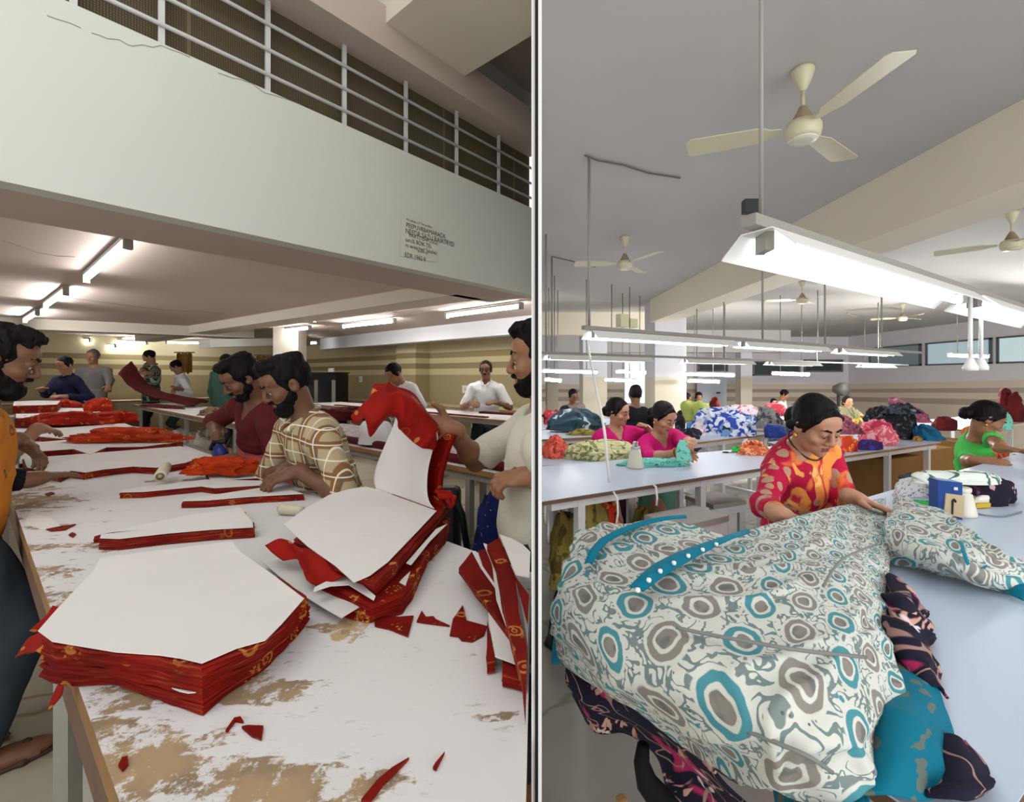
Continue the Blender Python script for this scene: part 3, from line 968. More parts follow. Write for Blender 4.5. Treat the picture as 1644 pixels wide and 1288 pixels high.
    hps, H = head_prims(hd, fr, s, fem)
    body += hps
    hres = hres or res
    if hres < res: fine.append((hd - Vector((.14, .14, .16)) * s, hd + Vector((.14, .14, .15)) * s, hres))
    if hres < res:
        for (T, d_, n_, t_) in wr:
            c_ = T + d_ * .08 * s
            fine.append((c_ - Vector((.12,) * 3), c_ + Vector((.12,) * 3), max(hres, .005)))
    field_mesh(body, 'body', SK[sk], root, res, fine, wallx)
    r, f, u = fr
    # hair
    hm = hairmat or HAIR
    hres2 = min(hres, .007)
    nz = .006 if hair in ('short', 'quiff') else (.011 if hair == 'curly' else .002)
    hl = H(0, .066, .052) if not fem else H(0, .072, .070)
    cutf = [(hl, (f * .86 - u * .5))]
    cutb = [(H(0, .020, 0), f), (H(0, -.02, -.075 if not fem else -.06), (-u * .9 + f * .35).normalized())]
    g = dict(noise=nz * s, nf=38 if hair == 'curly' else 26)
    er = (.081 * s, .102 * s, .094 * s) if not fem else (.080 * s, .104 * s, .092 * s)
    hc = H(0, -.016, .036)
    capa = Pr('el', k=.012, c=hc, R=(r, f, u), r=er, cuts=cutf, **g)
    capb = Pr('el', k=.012, c=hc, R=(r, f, u), r=er, cuts=cutb, **g)
    HP = [capa, capb]
    HP += [Pr('rc', k=.01, a=H(q * .074, .018, .03), b=H(q * .073, .020, -.022), ra=.012 * s, rb=.008 * s, **g) for q in (-1, 1)] if not fem else []
    if hair in ('quiff', 'curly'):
        HP += [Pr('el', k=.02, c=H(0, .035, .105), R=(r, f, u), r=(.062 * s, .062 * s, .035 * s), noise=nz * 1.3 * s, nf=34), Pr('el', k=.02, c=H(0, -.045, .095), R=(r, f, u), r=(.066 * s, .07 * s, .04 * s), noise=nz * s, nf=34)]
    if hair == 'bun':
        HP += [Pr('el', k=.02, c=H(0, -.118, -.03), R=(r, f, u), r=(.05 * s, .042 * s, .048 * s), noise=.004 * s, nf=40)]
        HP += [Pr('rc', k=.012, a=H(q * .006, .060, .104), b=H(q * .058, .054, .060), ra=.009 * s, rb=.010 * s) for q in (-1, 1)]
        HP += [Pr('rc', k=.012, a=H(q * .058, .054, .060), b=H(q * .073, .024, .016), ra=.010 * s, rb=.010 * s) for q in (-1, 1)]
        HP += [Pr('rc', k=.012, a=H(q * .073, .024, .016), b=H(q * .068, -.055, -.030), ra=.010 * s, rb=.022 * s) for q in (-1, 1)]
        HP += [Pr('rc', k=.004, neg=True, a=H(.004, .105, .075), b=H(.004, .02, .135), ra=.003 * s, rb=.003 * s)]
    field_mesh(HP, 'hair', hm, root, hres2, (), wallx)
    if beard:
        BP = []
        if beard in ('full', 'short'):
            gb = dict(noise=.004 * s, nf=55)
            cb = [(H(0, .0, -.028), u * .95 + f * -.12), (H(0, -.012, 0), -f)]
            BP += [Pr('el', k=.015, c=H(0, .020, -.037), R=(r, f, u), r=(.064 * s, .075 * s, .088 * s), cuts=[(H(0, .05, -.047), (u * .80 + f * .42).normalized()), (H(0, -.010, 0), -f)], **gb),
                   Pr('el', k=.015, c=H(0, .052, -.084), R=(r, f, u), r=(.046 * s, .050 * s, .042 * s), cuts=[(H(0, .05, -.070), (u * .97 + f * .1).normalized())], **gb)]
            BP += [Pr('rc', k=.012, a=H(q * .066, .004, -.015), b=H(q * .056, .028, -.06), ra=.010 * s, rb=.012 * s, **gb) for q in (-1, 1)]
            if beard == 'full': BP += [Pr('el', k=.02, c=H(0, .062, -.108), R=(r, f, u), r=(.040 * s, .040 * s, .030 * s), **gb)]
        BP += [Pr('rc', k=.006, a=H(0, .100, -.046), b=H(q * .030, .078, -.062), ra=.0075 * s, rb=.0055 * s) for q in (-1, 1)]
        field_mesh(BP, 'beard' if beard in ('full', 'short') else 'moustache', hm, root, hres2, (), wallx)
    # brows, eyes, lips
    if hres < .009:
        bp = [Pr('rc', k=.004, a=H(q * .014, .099, .028), b=H(q * .032, .095, .034), ra=.0042 * s, rb=.0042 * s) for q in (-1, 1)] + \
             [Pr('rc', k=.004, a=H(q * .032, .095, .034), b=H(q * .050, .080, .028), ra=.0042 * s, rb=.0022 * s) for q in (-1, 1)]
        field_mesh(bp, 'eyebrows', hm, root, .003, (), wallx)
        for q in (-1, 1):
            if wallx is not None and H(q * .03, .088, .004).x > wallx - .015: continue
            ey = MB().lathe((0, 0, 0), [(.0001, -.0125), (.007, -.010), (.0115, -.004), (.0118, 0), (.0115, .004), (.007, .010), (.0001, .0125)], 12)
            ev = [H(q * .030, .0815, .000) + Vector(v) * s * .98 for v in ey.v]
            e = add('eye', ev, ey.f, EYE, root, True)
            add('iris', [H(q * .030, .0893, -.0025) + Vector(v) * s * .50 for v in ey.v], ey.f, IRIS, e, True)
            lash = [Pr('rc', k=.002, a=H(q * .030 - .013, .0905, .0022), b=H(q * .030 + .013, .0905, .0022), ra=.0021 * s, rb=.0021 * s)]
            field_mesh(lash, 'eyelashes', hm, root, .0025, (), wallx)
        lp = [Pr('rc', k=.004, a=H(-.017, .0898, -.0605), b=H(.017, .0898, -.0605), ra=.0052 * s, rb=.0052 * s),
              Pr('rc', k=.004, a=H(-.014, .0898, -.0725), b=H(.014, .0898, -.0725), ra=.006 * s, rb=.006 * s)]
        field_mesh(lp, 'lips', LIP, root, .003, (), wallx)
    # clothes
    ctx = dict(root=root, at=at, TR=TR, U=U, Rt=Rt, Fw=Fw, L=L, s=s, pelvis=pelvis, NB=NB, arms=arms, legs=legs, torso=torso, H=H, fr=fr, hd=hd, res=res, wr=wr, sw=sw, sf=sf, sr=sr, floor=floor, wallx=wallx, fem=fem)
    nzc = dict(noise=.007 * s, nf=13)
    sh = []
    hemz = -hem
    if top is not None:
        for p in torso: sh.append(p.but(infl=.016 * s, **nzc))
        sh.append(Pr('ec', k=.06, a=at(0, 0, .35), b=at(0, .0, hemz / L * s if False else -hem / L), rt=Rt, r0=(.160 * s, .122 * s), r1=(.178 * s * hw, .138 * s), **nzc))
        sh.append(Pr('rc', k=.05, a=at(-.10, -.005, .93), b=at(.10, -.005, .93), ra=.058 * s, rb=.058 * s))
        for i, q in enumerate((-1, 1)):
            S, Eb, T = arms[i]
            k1 = 1.0 if not fem else .88
            sh.append(Pr('rc', k=.05, a=NB - U * .05 * s + Rt * q * .06 * s, b=S, ra=.062 * s, rb=.066 * s * k1, **nzc))
            fu = min(sleeve, 1.)
            e1 = S.lerp(Eb, fu); cut = [(e1, (Eb - S).normalized())] if sleeve < 1 else []
            loose = 1.18 if sleeve < 1 else 1.
            sh.append(Pr('rc', k=.035, a=S, b=e1, ra=.066 * s * k1, rb=.056 * s * k1 * loose, cuts=cut, **nzc))
            if sleeve > 1:
                e2 = Eb.lerp(T, sleeve - 1)
                sh.append(Pr('rc', k=.025, a=Eb, b=e2, ra=.055 * s * k1, rb=.042 * s * k1, cuts=[(e2, (T - Eb).normalized())], **nzc))
        if neck == 'round':
            sh.append(Pr('el', k=.01, neg=True, c=NB + U * .035 * s + Fw * .02 * s, R=TR, r=(.072 * s, .078 * s, .06 * s)))
        elif neck == 'v':
            sh.append(Pr('el', k=.01, neg=True, c=NB + U * .03 * s + Fw * .02 * s, R=TR, r=(.066 * s, .078 * s, .06 * s)))
            sh.append(Pr('rc', k=.01, neg=True, a=NB + Fw * .09 * s, b=NB + Fw * .14 * s - U * .095 * s, ra=.042 * s, rb=.012 * s))
        elif neck == 'deep':
            sh.append(Pr('el', k=.01, neg=True, c=NB + U * .02 * s + Fw * .05 * s, R=TR, r=(.085 * s, .10 * s, .07 * s)))
            sh.append(Pr('rc', k=.01, neg=True, a=NB + Fw * .12 * s, b=NB + Fw * .15 * s - U * .14 * s, ra=.06 * s, rb=.03 * s))
        elif neck == 'collar':
            sh.append(Pr('el', k=.006, neg=True, c=NB + U * .045 * s + Fw * .02 * s, R=TR, r=(.066 * s, .072 * s, .05 * s)))
            sh.append(Pr('rc', k=.006, neg=True, a=NB + Fw * .09 * s + U * .01 * s, b=NB + Fw * .125 * s - U * .06 * s, ra=.030 * s, rb=.006 * s))
        o = field_mesh(sh, 'shirt' if outfit == 'shirt' else outfit, top, root, max(res, .007), (), wallx)
        if neck == 'collar':
            cp = [Pr('rc', k=.006, a=NB + Rt * q * .060 * s + U * .035 * s - Fw * .02 * s, b=NB + Rt * q * .024 * s + Fw * .108 * s - U * .008 * s, ra=.016 * s, rb=.013 * s) for q in (-1, 1)]
            cp += [Pr('rc', k=.008, a=NB - Rt * .060 * s + U * .035 * s - Fw * .02 * s, b=NB - Fw * .068 * s + U * .03 * s, ra=.016 * s, rb=.016 * s), Pr('rc', k=.008, a=NB + Rt * .060 * s + U * .035 * s - Fw * .02 * s, b=NB - Fw * .068 * s + U * .03 * s, ra=.016 * s, rb=.016 * s)]
            field_mesh(cp, 'collar', top, root, max(min(res, .009), .006), (), wallx)
    if bottom is not None:
        kind, bm = bottom
        if kind == 'trousers':
            bp = [torso[0].but(infl=.010 * s, cuts=[(at(0, 0, .16), U)])]
            for (hip, kn, ank) in legs:
                bp += [Pr('rc', k=.05, a=hip, b=kn, ra=.100 * s, rb=.072 * s, **nzc), Pr('rc', k=.03, a=kn, b=ank.lerp(kn, .05), ra=.072 * s, rb=.062 * s, cuts=[(ank.lerp(kn, .06), (ank - kn).normalized())], **nzc)]
            field_mesh(bp, 'trousers', bm, root, max(res, .010), (), wallx)
        else:
            fl = Vector((pelvis.x, pelvis.y, floor + .06))
            bp = [torso[0].but(infl=.018 * s, cuts=[(at(0, 0, .22), U)]), Pr('ec', k=.06, a=at(0, 0, .10), b=fl, rt=Rt, r0=(.165 * s, .125 * s), r1=(.25 * s, .20 * s), pleat=.05, np=9)]
            field_mesh(bp, 'skirt', bm, root, max(res, .010), (), wallx)
    if extra: extra(ctx)
    return root
# ================================================================== LEFT HALL: the cutting tables
ZT = .90
D = Vector((-.768, .640, 0)); N = Vector((.640, .768, 0))        # along the cutting tables / across them
WX = -.012                                                        # left face of the partition board


def struct(name, mb, mat, at=(0, 0, 0)):
    o = mb.build(name, mat, at=at)
    o['kind'] = 'structure'
    return o


# partition board between the two halls, seen on its end
pb = MB().box((0, .70 + 13, 2.4), (.0155, 26, 4.8))
part = struct('wall_partition', pb, plain('white_board_paint', C(236, 236, 234), .6))
part_trim = struct('trim_1', MB().box((0, .697, 2.4), (.0047, .006, 4.8)), M['rubber'])

struct('floor_left', MB().prism([(-16, -1.5), (-.008, -1.5), (-.008, 22), (-16, 22)], -.05, 0), M['floorL'])

# parapet of the gallery: a beam face that rises to the railing
PA, PB_ = Vector((-2.332, 2.003, 0)), Vector((-.0, 4.885, 0))
pd = (PB_ - PA).normalized(); pn = Vector((-pd.y, pd.x, 0))
PL = PA - pd * 3.2


def wallbox(a, b, n, t, z0, z1):
    return [(a.x, a.y), (b.x, b.y), (b.x + n.x * t, b.y + n.y * t), (a.x + n.x * t, a.y + n.y * t)], z0, z1


zb, zc, ztop = 2.30, 2.45, 3.21
struct('wall_gallery', MB().prism(ccw(wallbox(PL, PB_, pn, .12, 0, 0)[0]), zb, ztop), M['parapet'])
bp = PB_ + pn * .62
struct('trim_2', MB().prism(ccw([(PL + pn * .12)[:2], (PB_ + pn * .12)[:2], (PB_ + pn * .70)[:2], (PL + pn * .70)[:2]]), zb, zc + .1), M['soffit'])
# gallery slab = low ceiling of the hall
q0 = PL + pn * .70; q1 = PB_ + pn * .70
struct('ceiling_left', MB().prism(ccw([q0[:2], (WX + .004, q1.y), (WX + .004, 21), (-16, 21), (-16, 3)]), zc, zc + .15), M['ceilL'])
# cracks in the parapet plaster and in the ceiling


def crack(name, pts, w, mat, parent=None):
    m = MB(); m.tube(pts, w, 5)
    return m.build(name, mat, parent)


def onpar(px, py, off=.002):
    d = Vector(((px - CX) / F, 1, -(py - CY) / F))
    t = (PA - Vector((0, 0, 0))).dot(pn) / d.dot(pn)
    return Vector((d.x * t, t, HC + d.z * t)) - pn * off


ckm = plain('crack_grey', C(128, 128, 116), .9)  # plain grey for the crack lines
for i, pts in enumerate(([(75, 25), (92, 31), (112, 37), (130, 45)], [(147, 53), (160, 57), (172, 62), (192, 64), (203, 71), (212, 74), (228, 72), (245, 76), (258, 73), (275, 80), (292, 86), (305, 92)], [(350, 117), (372, 125), (384, 127), (404, 134), (424, 149), (440, 153), (462, 160), (485, 169)])):
    c = crack('trim_%d' % (3 + i), [onpar(*p) for p in pts], .0013, ckm); c['kind'] = 'structure'
WZc = lambda px, py: WZ(px, py, zc) - Vector((0, 0, .002))
c = crack('trim_6', [WZc(*p) for p in [(6, 386), (20, 391), (38, 397), (60, 405), (92, 411), (120, 412)]], .0018, ckm); c['kind'] = 'structure'
c = crack('trim_7', [WZc(*p) for p in [(110, 478), (140, 482), (180, 487), (225, 493), (270, 498), (330, 501), (360, 504)]], .002, ckm); c['kind'] = 'structure'

# railing on the parapet with the woven screen behind
rail = thing('gallery_railing', 'white painted steel railing with three bars above the tall parapet wall', 'railing', (PA + pd * 1.5 + Vector((0, 0, ztop))))
for px in (-20, 120, 263, 435, 558.5, 657.5, 739, 806.5):
    p = onpar(px, 100, -.05); p.z = ztop
    MB().bar(p, p + Vector((0, 0, .62)), .028, .018, up=pn).build('post', M['whitesteel'], rail)
for z in (3.33, 3.485, 3.645):
    a = PL + pn * .035; b = PB_ + pn * .035; a.z = b.z = z
    MB().tube([a, b], .0125, 8).build('bar', M['whitesteel'], rail, True)
scr = NT('brown_woven_screen', .9, .1)
u = scr.math('ADD', scr.math('MULTIPLY', scr.sep(scr.co)[0], pd.x), scr.math('MULTIPLY', scr.sep(scr.co)[1], pd.y))
f1 = scr.math('PINGPONG', u, .006); f2 = scr.math('PINGPONG', scr.sep(scr.co)[2], .006)
k = scr.math('MULTIPLY', scr.math('MULTIPLY', scr.step(f1, .001, .004), scr.step(f2, .001, .004)), 1.)
stv = scr.step(scr.math('PINGPONG', scr.math('ADD', u, .13), .46), .012, .006)
scr.col(scr.mix(scr.math('MULTIPLY', stv, .5), scr.mix(k, C(74, 66, 52), C(112, 102, 82)), C(140, 124, 96)))
so = MB().prism(ccw(wallbox(PL + pn * .10, PB_ + pn * .10, pn, .02, 0, 0)[0]), ztop + .003, 3.795).build('woven_screen', scr.m)
props(so, 'brown woven screen stretched behind the white gallery railing', 'screen')
# lintel and roof over the gallery
struct('trim_8', MB().prism(ccw(wallbox(PL - pn * .16, PB_ - pn * .16, pn, .5, 0, 0)[0]), 3.80, 4.10), M['soffit'])
hl = onpar(600, 50); hl.z = 0
struct('wall_upper', MB().prism(ccw(wallbox(PL + pn * .05, PB_ + pn * .05, pn, .2, 0, 0)[0]), 4.10, 5.6), M['parapet'])
struct('trim_9', MB().prism(ccw([(hl - pn * .0)[:2], (hl + pd * .75)[:2], (hl + pd * .75 - pn * 2.2)[:2], (hl - pn * 2.2)[:2]]), 3.98, 4.6), M['beamL'])
struct('ceiling_upper', MB().prism(ccw([(hl + pd * .75)[:2], (WX + .004, 5.4), (WX + .004, 1.9), (hl + pd * .75 - pn * 2.2)[:2]]), 4.45, 4.6), M['soffit'])
struct('ceiling_hall', MB().prism(ccw([(PL - pn * 1.)[:2], (hl + pn * .1)[:2], (hl - pn * 1.2)[:2], (PL - pn * 2.2)[:2]]), 5.4, 5.5), M['parapet'])
# cross beam and far beams under the gallery slab
XB = Vector((-.834, 4.80, 0)); xd = (Vector((-5.99, 8.5, 0)) - XB).normalized(); xn = Vector((xd.y, -xd.x, 0)) * -1
struct('trim_10', MB().prism(ccw([XB[:2], (XB + xd * 11)[:2], (XB + xd * 11 + Vector((.25, .3, 0)))[:2], (XB + Vector((.25, .3, 0)))[:2]]), zb, zc), M['beamL'])
fb = Vector((-.02, 7.5, 0))
struct('trim_11', MB().prism(ccw([fb[:2], (fb + D * 7.5)[:2], (fb + D * 7.5 + N * .25)[:2], (WX, fb.y + .3)]), 2.16, zc), plain('white_beam_paint', C(222, 222, 226), .7))
fb2 = WZ(20, 523, 2.28); fb3 = WZ(330, 537, 2.28)
struct('trim_12', MB().prism(ccw([(fb2.x - 3, fb2.y - 1.5), (fb3.x + .6, fb3.y + .6), (fb3.x + .4, fb3.y + .9), (fb2.x - 3, fb2.y - 1.1)]), 2.26, zc), M['beamL'])
# end walls, painted in stripes
wc = Vector((-7.6, 15.2, 0)); wb = Vector((WX, 8.95, 0)); wl = wc - N * 10.5
struct('wall_back', MB().prism(ccw(wallbox(wc, wb, Vector((.63, .77, 0)), .15, 0, 0)[0]), 0, zc), M['wallL'])
struct('wall_left', MB().prism(ccw(wallbox(wl, wc, Vector((-.77, .64, 0)), .15, 0, 0)[0]), 0, zc), M['wallL'])
pil = W(668, 600, 11.0); pil.z = 0
struct('trim_13', MB().box((pil.x - .1, pil.y + .15, zc / 2), (.75, .45, zc), math.radians(-38)), M['wallL'])
col = W(466, 600, 9.6); col.z = 0
struct('trim_14', MB().box((col.x, col.y, zc / 2), (.48, .48, zc), math.radians(8)), M['beamL'])

# ------------------------------------------------------------------ long tables


def long_table(name, label, a, b, depth_dir, width, z, top_mat, edge_mat, leg_mat, cat='table', legs=4, th=.035, shelf=None, a2=None, b2=None, group=None):
    """near edge a-b, going back by width along depth_dir"""
    t = thing(name, label, cat, ((a + b) / 2)[:2] + (0,) if False else ((a.x + b.x) / 2, (a.y + b.y) / 2, 0), group)
    a2 = a2 or a + depth_dir * width; b2 = b2 or b + depth_dir * width
    poly = ccw([p[:2] for p in (a, b, b2, a2)])
    MB().prism(poly, z - .004, z).build('table_top', top_mat, t)
    MB().prism(poly, z - th, z - .0045).build('edge_board', edge_mat, t)
    u = (b - a).normalized()
    for i in range(legs):
        f = (i + .35) / (legs - .3)
        for j, (p0, p1) in enumerate(((a, b), (a2, b2))):
            p = p0.lerp(p1, f) + (a2 - a) * (.05 if j == 0 else -.05)
            MB().bar((p.x, p.y, 0), (p.x, p.y, z - th - .04), .04, .04, up=u).build('leg', leg_mat, t)
        p, q = a.lerp(b, f) + (a2 - a) * .05, a2.lerp(b2, f) - (a2 - a) * .05
    for (p0, p1, sg) in ((a, b, .05), (a2, b2, -.05)):
        p, q = p0.lerp(p1, .02) + (a2 - a) * sg, p0.lerp(p1, .98) + (a2 - a) * sg
        MB().bar((p.x, p.y, z - th - .022), (q.x, q.y, z - th - .022), .035, .04).build('apron_rail', leg_mat, t)
        if shelf and sg > 0: MB().bar((p.x, p.y, shelf), (q.x, q.y, shelf), .03).build('foot_rail', leg_mat, t)
    return t


# the main cutting table (its near end meets the partition)
le = lambda Y: Vector((-.546 - 1.235 * (Y - .602), Y, 0)); re_ = lambda Y: Vector((-.203 - 1.174 * (Y - 1.4536), Y, 0))
ct = thing('cutting_table', 'long cutting table under worn white paper with a raw wood edge, in front', 'table', (-2.0, 2.2, 0))
edge = [le(6.4), le(.175), Vector((WX - .002, .165, 0)), Vector((WX - .002, 1.29, 0)), re_(1.30), re_(6.75)]
poly = ccw([p[:2] for p in edge])
MB().prism(poly, ZT - .003, ZT).build('paper_cover', M['tabpaper'], ct)
MB().prism(poly, ZT - .045, ZT - .0035).build('table_board', M['wood'], ct)
ins = .012
for (A, B) in ((le(.18), le(6.4)),):
    a, b = A + N * .02, B + N * .02
    MB().bar((a.x, a.y, ZT - .10), (b.x, b.y, ZT - .10), .025, .11).build('apron_board', M['wooddark'], ct)
for Y in (1.0, 1.36, 3.9, 5.2, 6.2):
    p = le(Y) + N * .07; MB().bar((p.x, p.y, 0), (p.x, p.y, ZT - .05), .045).build('leg', M['steel'], ct)
    q = re_(Y + .1 if Y > 1.5 else 1.5) - N * .07; MB().bar((q.x, q.y, 0), (q.x, q.y, ZT - .05), .045).build('leg', M['steel'], ct)

# second long table (maroon cloth) and third (white lay)
bE = lambda Y: Vector((-.03 - 1.2 * (Y - 2.45), Y, 0))
tb = long_table('layout_table', 'long table with maroon cloth, second row behind the plaid-shirted man', bE(9.0), Vector((WX - .01, 2.45, 0)), N, .75, ZT, M['whitecloth'], M['wood'], M['steel'], legs=7, shelf=.45, b2=Vector((WX - .01, 3.42, 0)))
cE = lambda Y: Vector((-.775 - 1.2 * (Y - 6.07), Y, 0))
tcz = .90
tc = long_table('layout_table', 'long table topped with white cloth, in front of the man in spectacles', cE(9.3), Vector((WX - .01, 5.44, 0)), N, .72, tcz, M['whitecloth'], M['wood'], M['steel'], legs=5, shelf=.4, b2=Vector((WX - .01, 6.3, 0)))
# wall desks
wdA, wdB = wc + Vector((.4, -1.0, 0)), Vector((WX - .01, 8.2, 0))
wd = long_table('wall_bench', 'pale bench running along the striped back wall', wc.lerp(wb, .12) - N * .75, Vector((WX - .01, 8.0, 0)), N, .6, .83, plain('pale_bench_top', C(204, 196, 160), .5), M['wood'], M['steel'], legs=8, b2=Vector((WX - .01, 8.75, 0)), cat='bench')
ld = wl.lerp(wc, .12) - D * .9; ld2 = wl.lerp(wc, .85) - D * .9
wd2 = long_table('wall_bench', 'pale bench along the striped wall behind the men at the far left', ld, ld2, D, .7, .86, plain('bench_white_top', C(214, 206, 180), .5), M['wood'], plain('bench_front', C(170, 158, 122), .7), legs=6, cat='bench')

# fluorescent battens


def batten(p, q, label, mat=None, group='tube lights under the gallery', drop=.0):
    p, q = Vector(p), Vector(q)
    t = thing('tube_light', label, 'light', (p + q) / 2, group)
    u = (q - p).normalized(); d = Vector((0, 0, 1))
    MB().bar(p + d * .045, q + d * .045, .05, .03).build('batten_body', M['whitesteel'], t)
    MB().tube([p + u * .04, q - u * .04], .019, 10).build('tube', mat or M['tube'], t, True)
    for e, s in ((p, 1), (q, -1)):
        MB().box(e + u * s * .015 + d * .008, (.05, .05, .09), math.atan2(u.y, u.x)).build('end_holder', M['steel'], t)
    return t


zl = zc - .078
BT = [((138, 449), (206, 391), zl, 'tube light on the low ceiling nearest the gallery edge, at left'),
      ((73, 492), (106, 469), zl, 'second tube light back on the low ceiling at left'),
      ((40, 515), (60, 503), zl, 'third and smallest tube light of the row at far left'),
      ((503, 514), (634, 497), zl, 'long tube light above the white-shirted man bending over'),
      ((550, 525), (634, 516), zl, 'tube light just below the longest one in the middle'),
      ((716, 508), (838, 492), zl, 'tube light at the right end near the partition'),
      ((357, 528), (424, 520), zl, 'tube light by the cross beam above the maroon-shirted man'),
      ((443, 533), (498, 527), zl, 'tube light left of the pillar behind the plaid man'),
      ((274, 539), (316, 533), zl, 'short tube light right of the checked-shirt man'),
      ((78, 545), (146, 547), zl - .03, 'tube light above the navy-shirted man'),
      ((178, 548), (237, 551), zl - .04, 'tube light right of the grey-shirted man'),
      ((267, 550), (322, 551), zl - .05, 'tube light above the ochre curtain'),
      ((135, 556), (187, 556), 2.22, 'bright low tube light over the grey-haired man'),
      ((497, 551), (511, 551), 2.15, 'tiny tube light right beside the pale pillar')]
for a, b, z, lab in BT:
    if z < 2.3: p, q = W(a[0], a[1], 11.5), W(b[0], b[1], 11.5)
    elif abs(a[1] - b[1]) < 4: p = WZ(a[0], a[1], z); q = W(b[0], b[1], p.y)
    else: p, q = WZ(a[0], a[1], z), WZ(b[0], b[1], z)
    batten(p, q, lab, M['tube'] if p.y < 5 else M['tubeL'])
# hanging cabinet duct, black cabinet, sockets, curtains
tr = thing('duct_box', 'white boxed duct hanging below the ceiling left of the pillar', 'duct', W(385, 552, 9.5))
a, b, c2 = W(328, 546, 9.2), W(470, 546, 10.2), 0
MB().bar(W(328, 552, 9.2), W(462, 549, 10.6), .5, .16).build('duct_casing', M['white'], tr)
cb = W(520, 615, 10.8); cb.z = 0
kc = thing('server_cabinet', 'black cabinet with two dark glass doors beside the pillar', 'cabinet', cb)
ang = math.radians(-8)
R2 = Matrix.Rotation(ang, 3, 'Z')
kp = lambda x, y, z: cb + R2 @ Vector((x, y, z))
MB().box(kp(0, 0, .76), (.93, .5, 1.50), ang).build('casing', M['black'], kc)
MB().box(kp(0, -.01, 1.525), (1.0, .56, .03), ang).build('top_panel', plain('dark_brown_top', C(40, 34, 32), .4), kc)
for x in (-.2, .22):
    MB().box(kp(x, -.262, 1.05), (.36, .02, .55), ang).build('door', plain('smoked_glass', C(30, 30, 32), .2), kc)
for x in (-.02, .41): MB().box(kp(x, -.265, 1.05), (.08, .025, .62), ang).build('stile', M['steel'], kc)
tv = W(440, 598, 8.9)
for px, py, lab in ((438 + 57, 594, 'small white box standing on the black cabinet by the pillar'), (532, 597, 'little white box on the right end of the black cabinet')):
    p = W(px, py, 10.8); p.z = 1.545
    o = MB().box(p + Vector((0, 0, .045)), (.13, .1, .09), .3).build('plastic_box', M['white'], bevel=.01); props(o, lab, 'box')
for i, (px, py, Y, lab) in enumerate(((580, 609, 11.4, 'white wall socket left of the bending man'), (679, 618, 10.3, 'white wall socket right of the corner pilaster'), (748, 625, 9.6, 'larger white wall socket left of the man in spectacles'))):
    d = Vector(((px - CX) / F, 1, 0)); nrm = (wb - wc).normalized(); nn = Vector((-nrm.y, nrm.x, 0))
    t = wc.dot(nn) / d.dot(nn); p = d * t; p.z = HC - (py - CY) / F * t
    if i == 0: p -= N * .0
    sk_ = thing('wall_socket', lab, 'socket', p)
    MB().box(p - N * .012, (.20 if i == 2 else .16, .02, .17), math.atan2(nrm.y, nrm.x)).build('plate', M['white'], sk_)
    MB().box(p - N * .024, (.05, .01, .06), math.atan2(nrm.y, nrm.x)).build('switch', plain('socket_grey', C(190, 190, 186), .4), sk_)
# gold garment rack curtain bundles on the left wall
for (px0, px1, py0, py1, lab) in ((284, 308, 566, 598, 'ochre cloth hung in folds on the far wall above the man in white'), (412, 440, 570, 602, 'ochre cloth hung in folds behind the maroon-shirted man')):
    Y = 10.6
    rows = []
    for i in range(13):
        x = px0 + (px1 - px0) * i / 12
        o = .06 * (1 if i % 2 else -1)
        rows.append([W(x, py0 + (3 if i % 3 == 0 else 0), Y + o), W(x, (py0 + py1) / 2, Y + o * 1.3), W(x, py1 + (4 if i % 4 == 1 else 0), Y + o)])
    o = patch('hanging_cloth', rows, M['ochre'], nu=50, nv=12, thick=.01, at=W(px0, py0, Y)); props(o, lab, 'cloth')
    r = MB().tube([W(px0 - 4, py0, Y), W(px1 + 4, py0, Y)], .015).build('hanging_rail', M['steel'], at=W(px0, py0, Y)); props(r, 'thin grey rail carrying the ' + ('left' if px0 < 300 else 'right') + ' ochre cloth on the far wall', 'rail')

# ------------------------------------------------------------------ notice on the parapet
nt = thing('paper_notice', 'faded typed paper notice pasted on the white parapet wall', 'notice', onpar(674, 418))
npoly = [(645, 344), (704, 357), (700, 421), (641, 411)]
nm = plain('pasted_paper', C(208, 208, 196), .8, .2, 0, .04)
vs = [onpar(*p, off=.004) for p in npoly]
add('sheet', vs, [(0, 1, 2, 3), (3, 2, 1, 0)][:1], nm, nt)
ux = (onpar(704, 357) - onpar(645, 344)); ux.z = 0; ux = pd.copy()
ink = plain('faded_ink', C(62, 62, 56), .9)
for (px, py, sz, txt) in ((652, 350, .030, 'N roman s E Tan se Beru'), (651, 357, .052, 'PEEPUVRBAMARACA'), (650, 366, .056, 'NEEDR SATU RAIATRYD'), (656, 374, .046, 'PAAT(TEHPOSG)'), (650, 381, .046, 'saru% BOIK TEL'), (650, 390, .046, 'rs wretched Sakshal:'), (670, 401, .026, 'Bunforn sss'), (649, 405, .05, 'EDR 1942 8')):
    cu = bpy.data.curves.new('ink_line', 'FONT'); cu.body = txt; cu.size = sz
    to = bpy.data.objects.new('ink_line', cu)
    me = bpy.data.meshes.new_from_object(to)
    bpy.data.objects.remove(to)
    o0 = onpar(px, py, .006)
    Mx = Matrix(((pd.x, 0, -pn.x), (pd.y, 0, -pn.y), (0, 1, 0)))
    add('ink_line', [o0 + Mx @ Vector((v.co.x * .82, v.co.y - sz * .7, 0)) for v in me.vertices], [tuple(p.vertices) for p in me.polygons], ink, nt)
# ================================================================== cut cloth on the cutting table
def pxpoly(pts, z, lim=True):
    out = []
    for p in pts:
        v = WZ(p[0], p[1], z)
        if lim: v.x = min(v.x, WX - .004)
        out.append(v)
    return out


def sheet(name, pts, z, parent, mat=None, th=.0015, amp=0., at=None):
    """flat sheet of paper or cloth with an outline given by where it is seen at height z"""
    return MB().prism(ccw([p[:2] for p in pxpoly(pts, z)]), z, z + th).build(name, mat or M['paper'], parent, at=at)


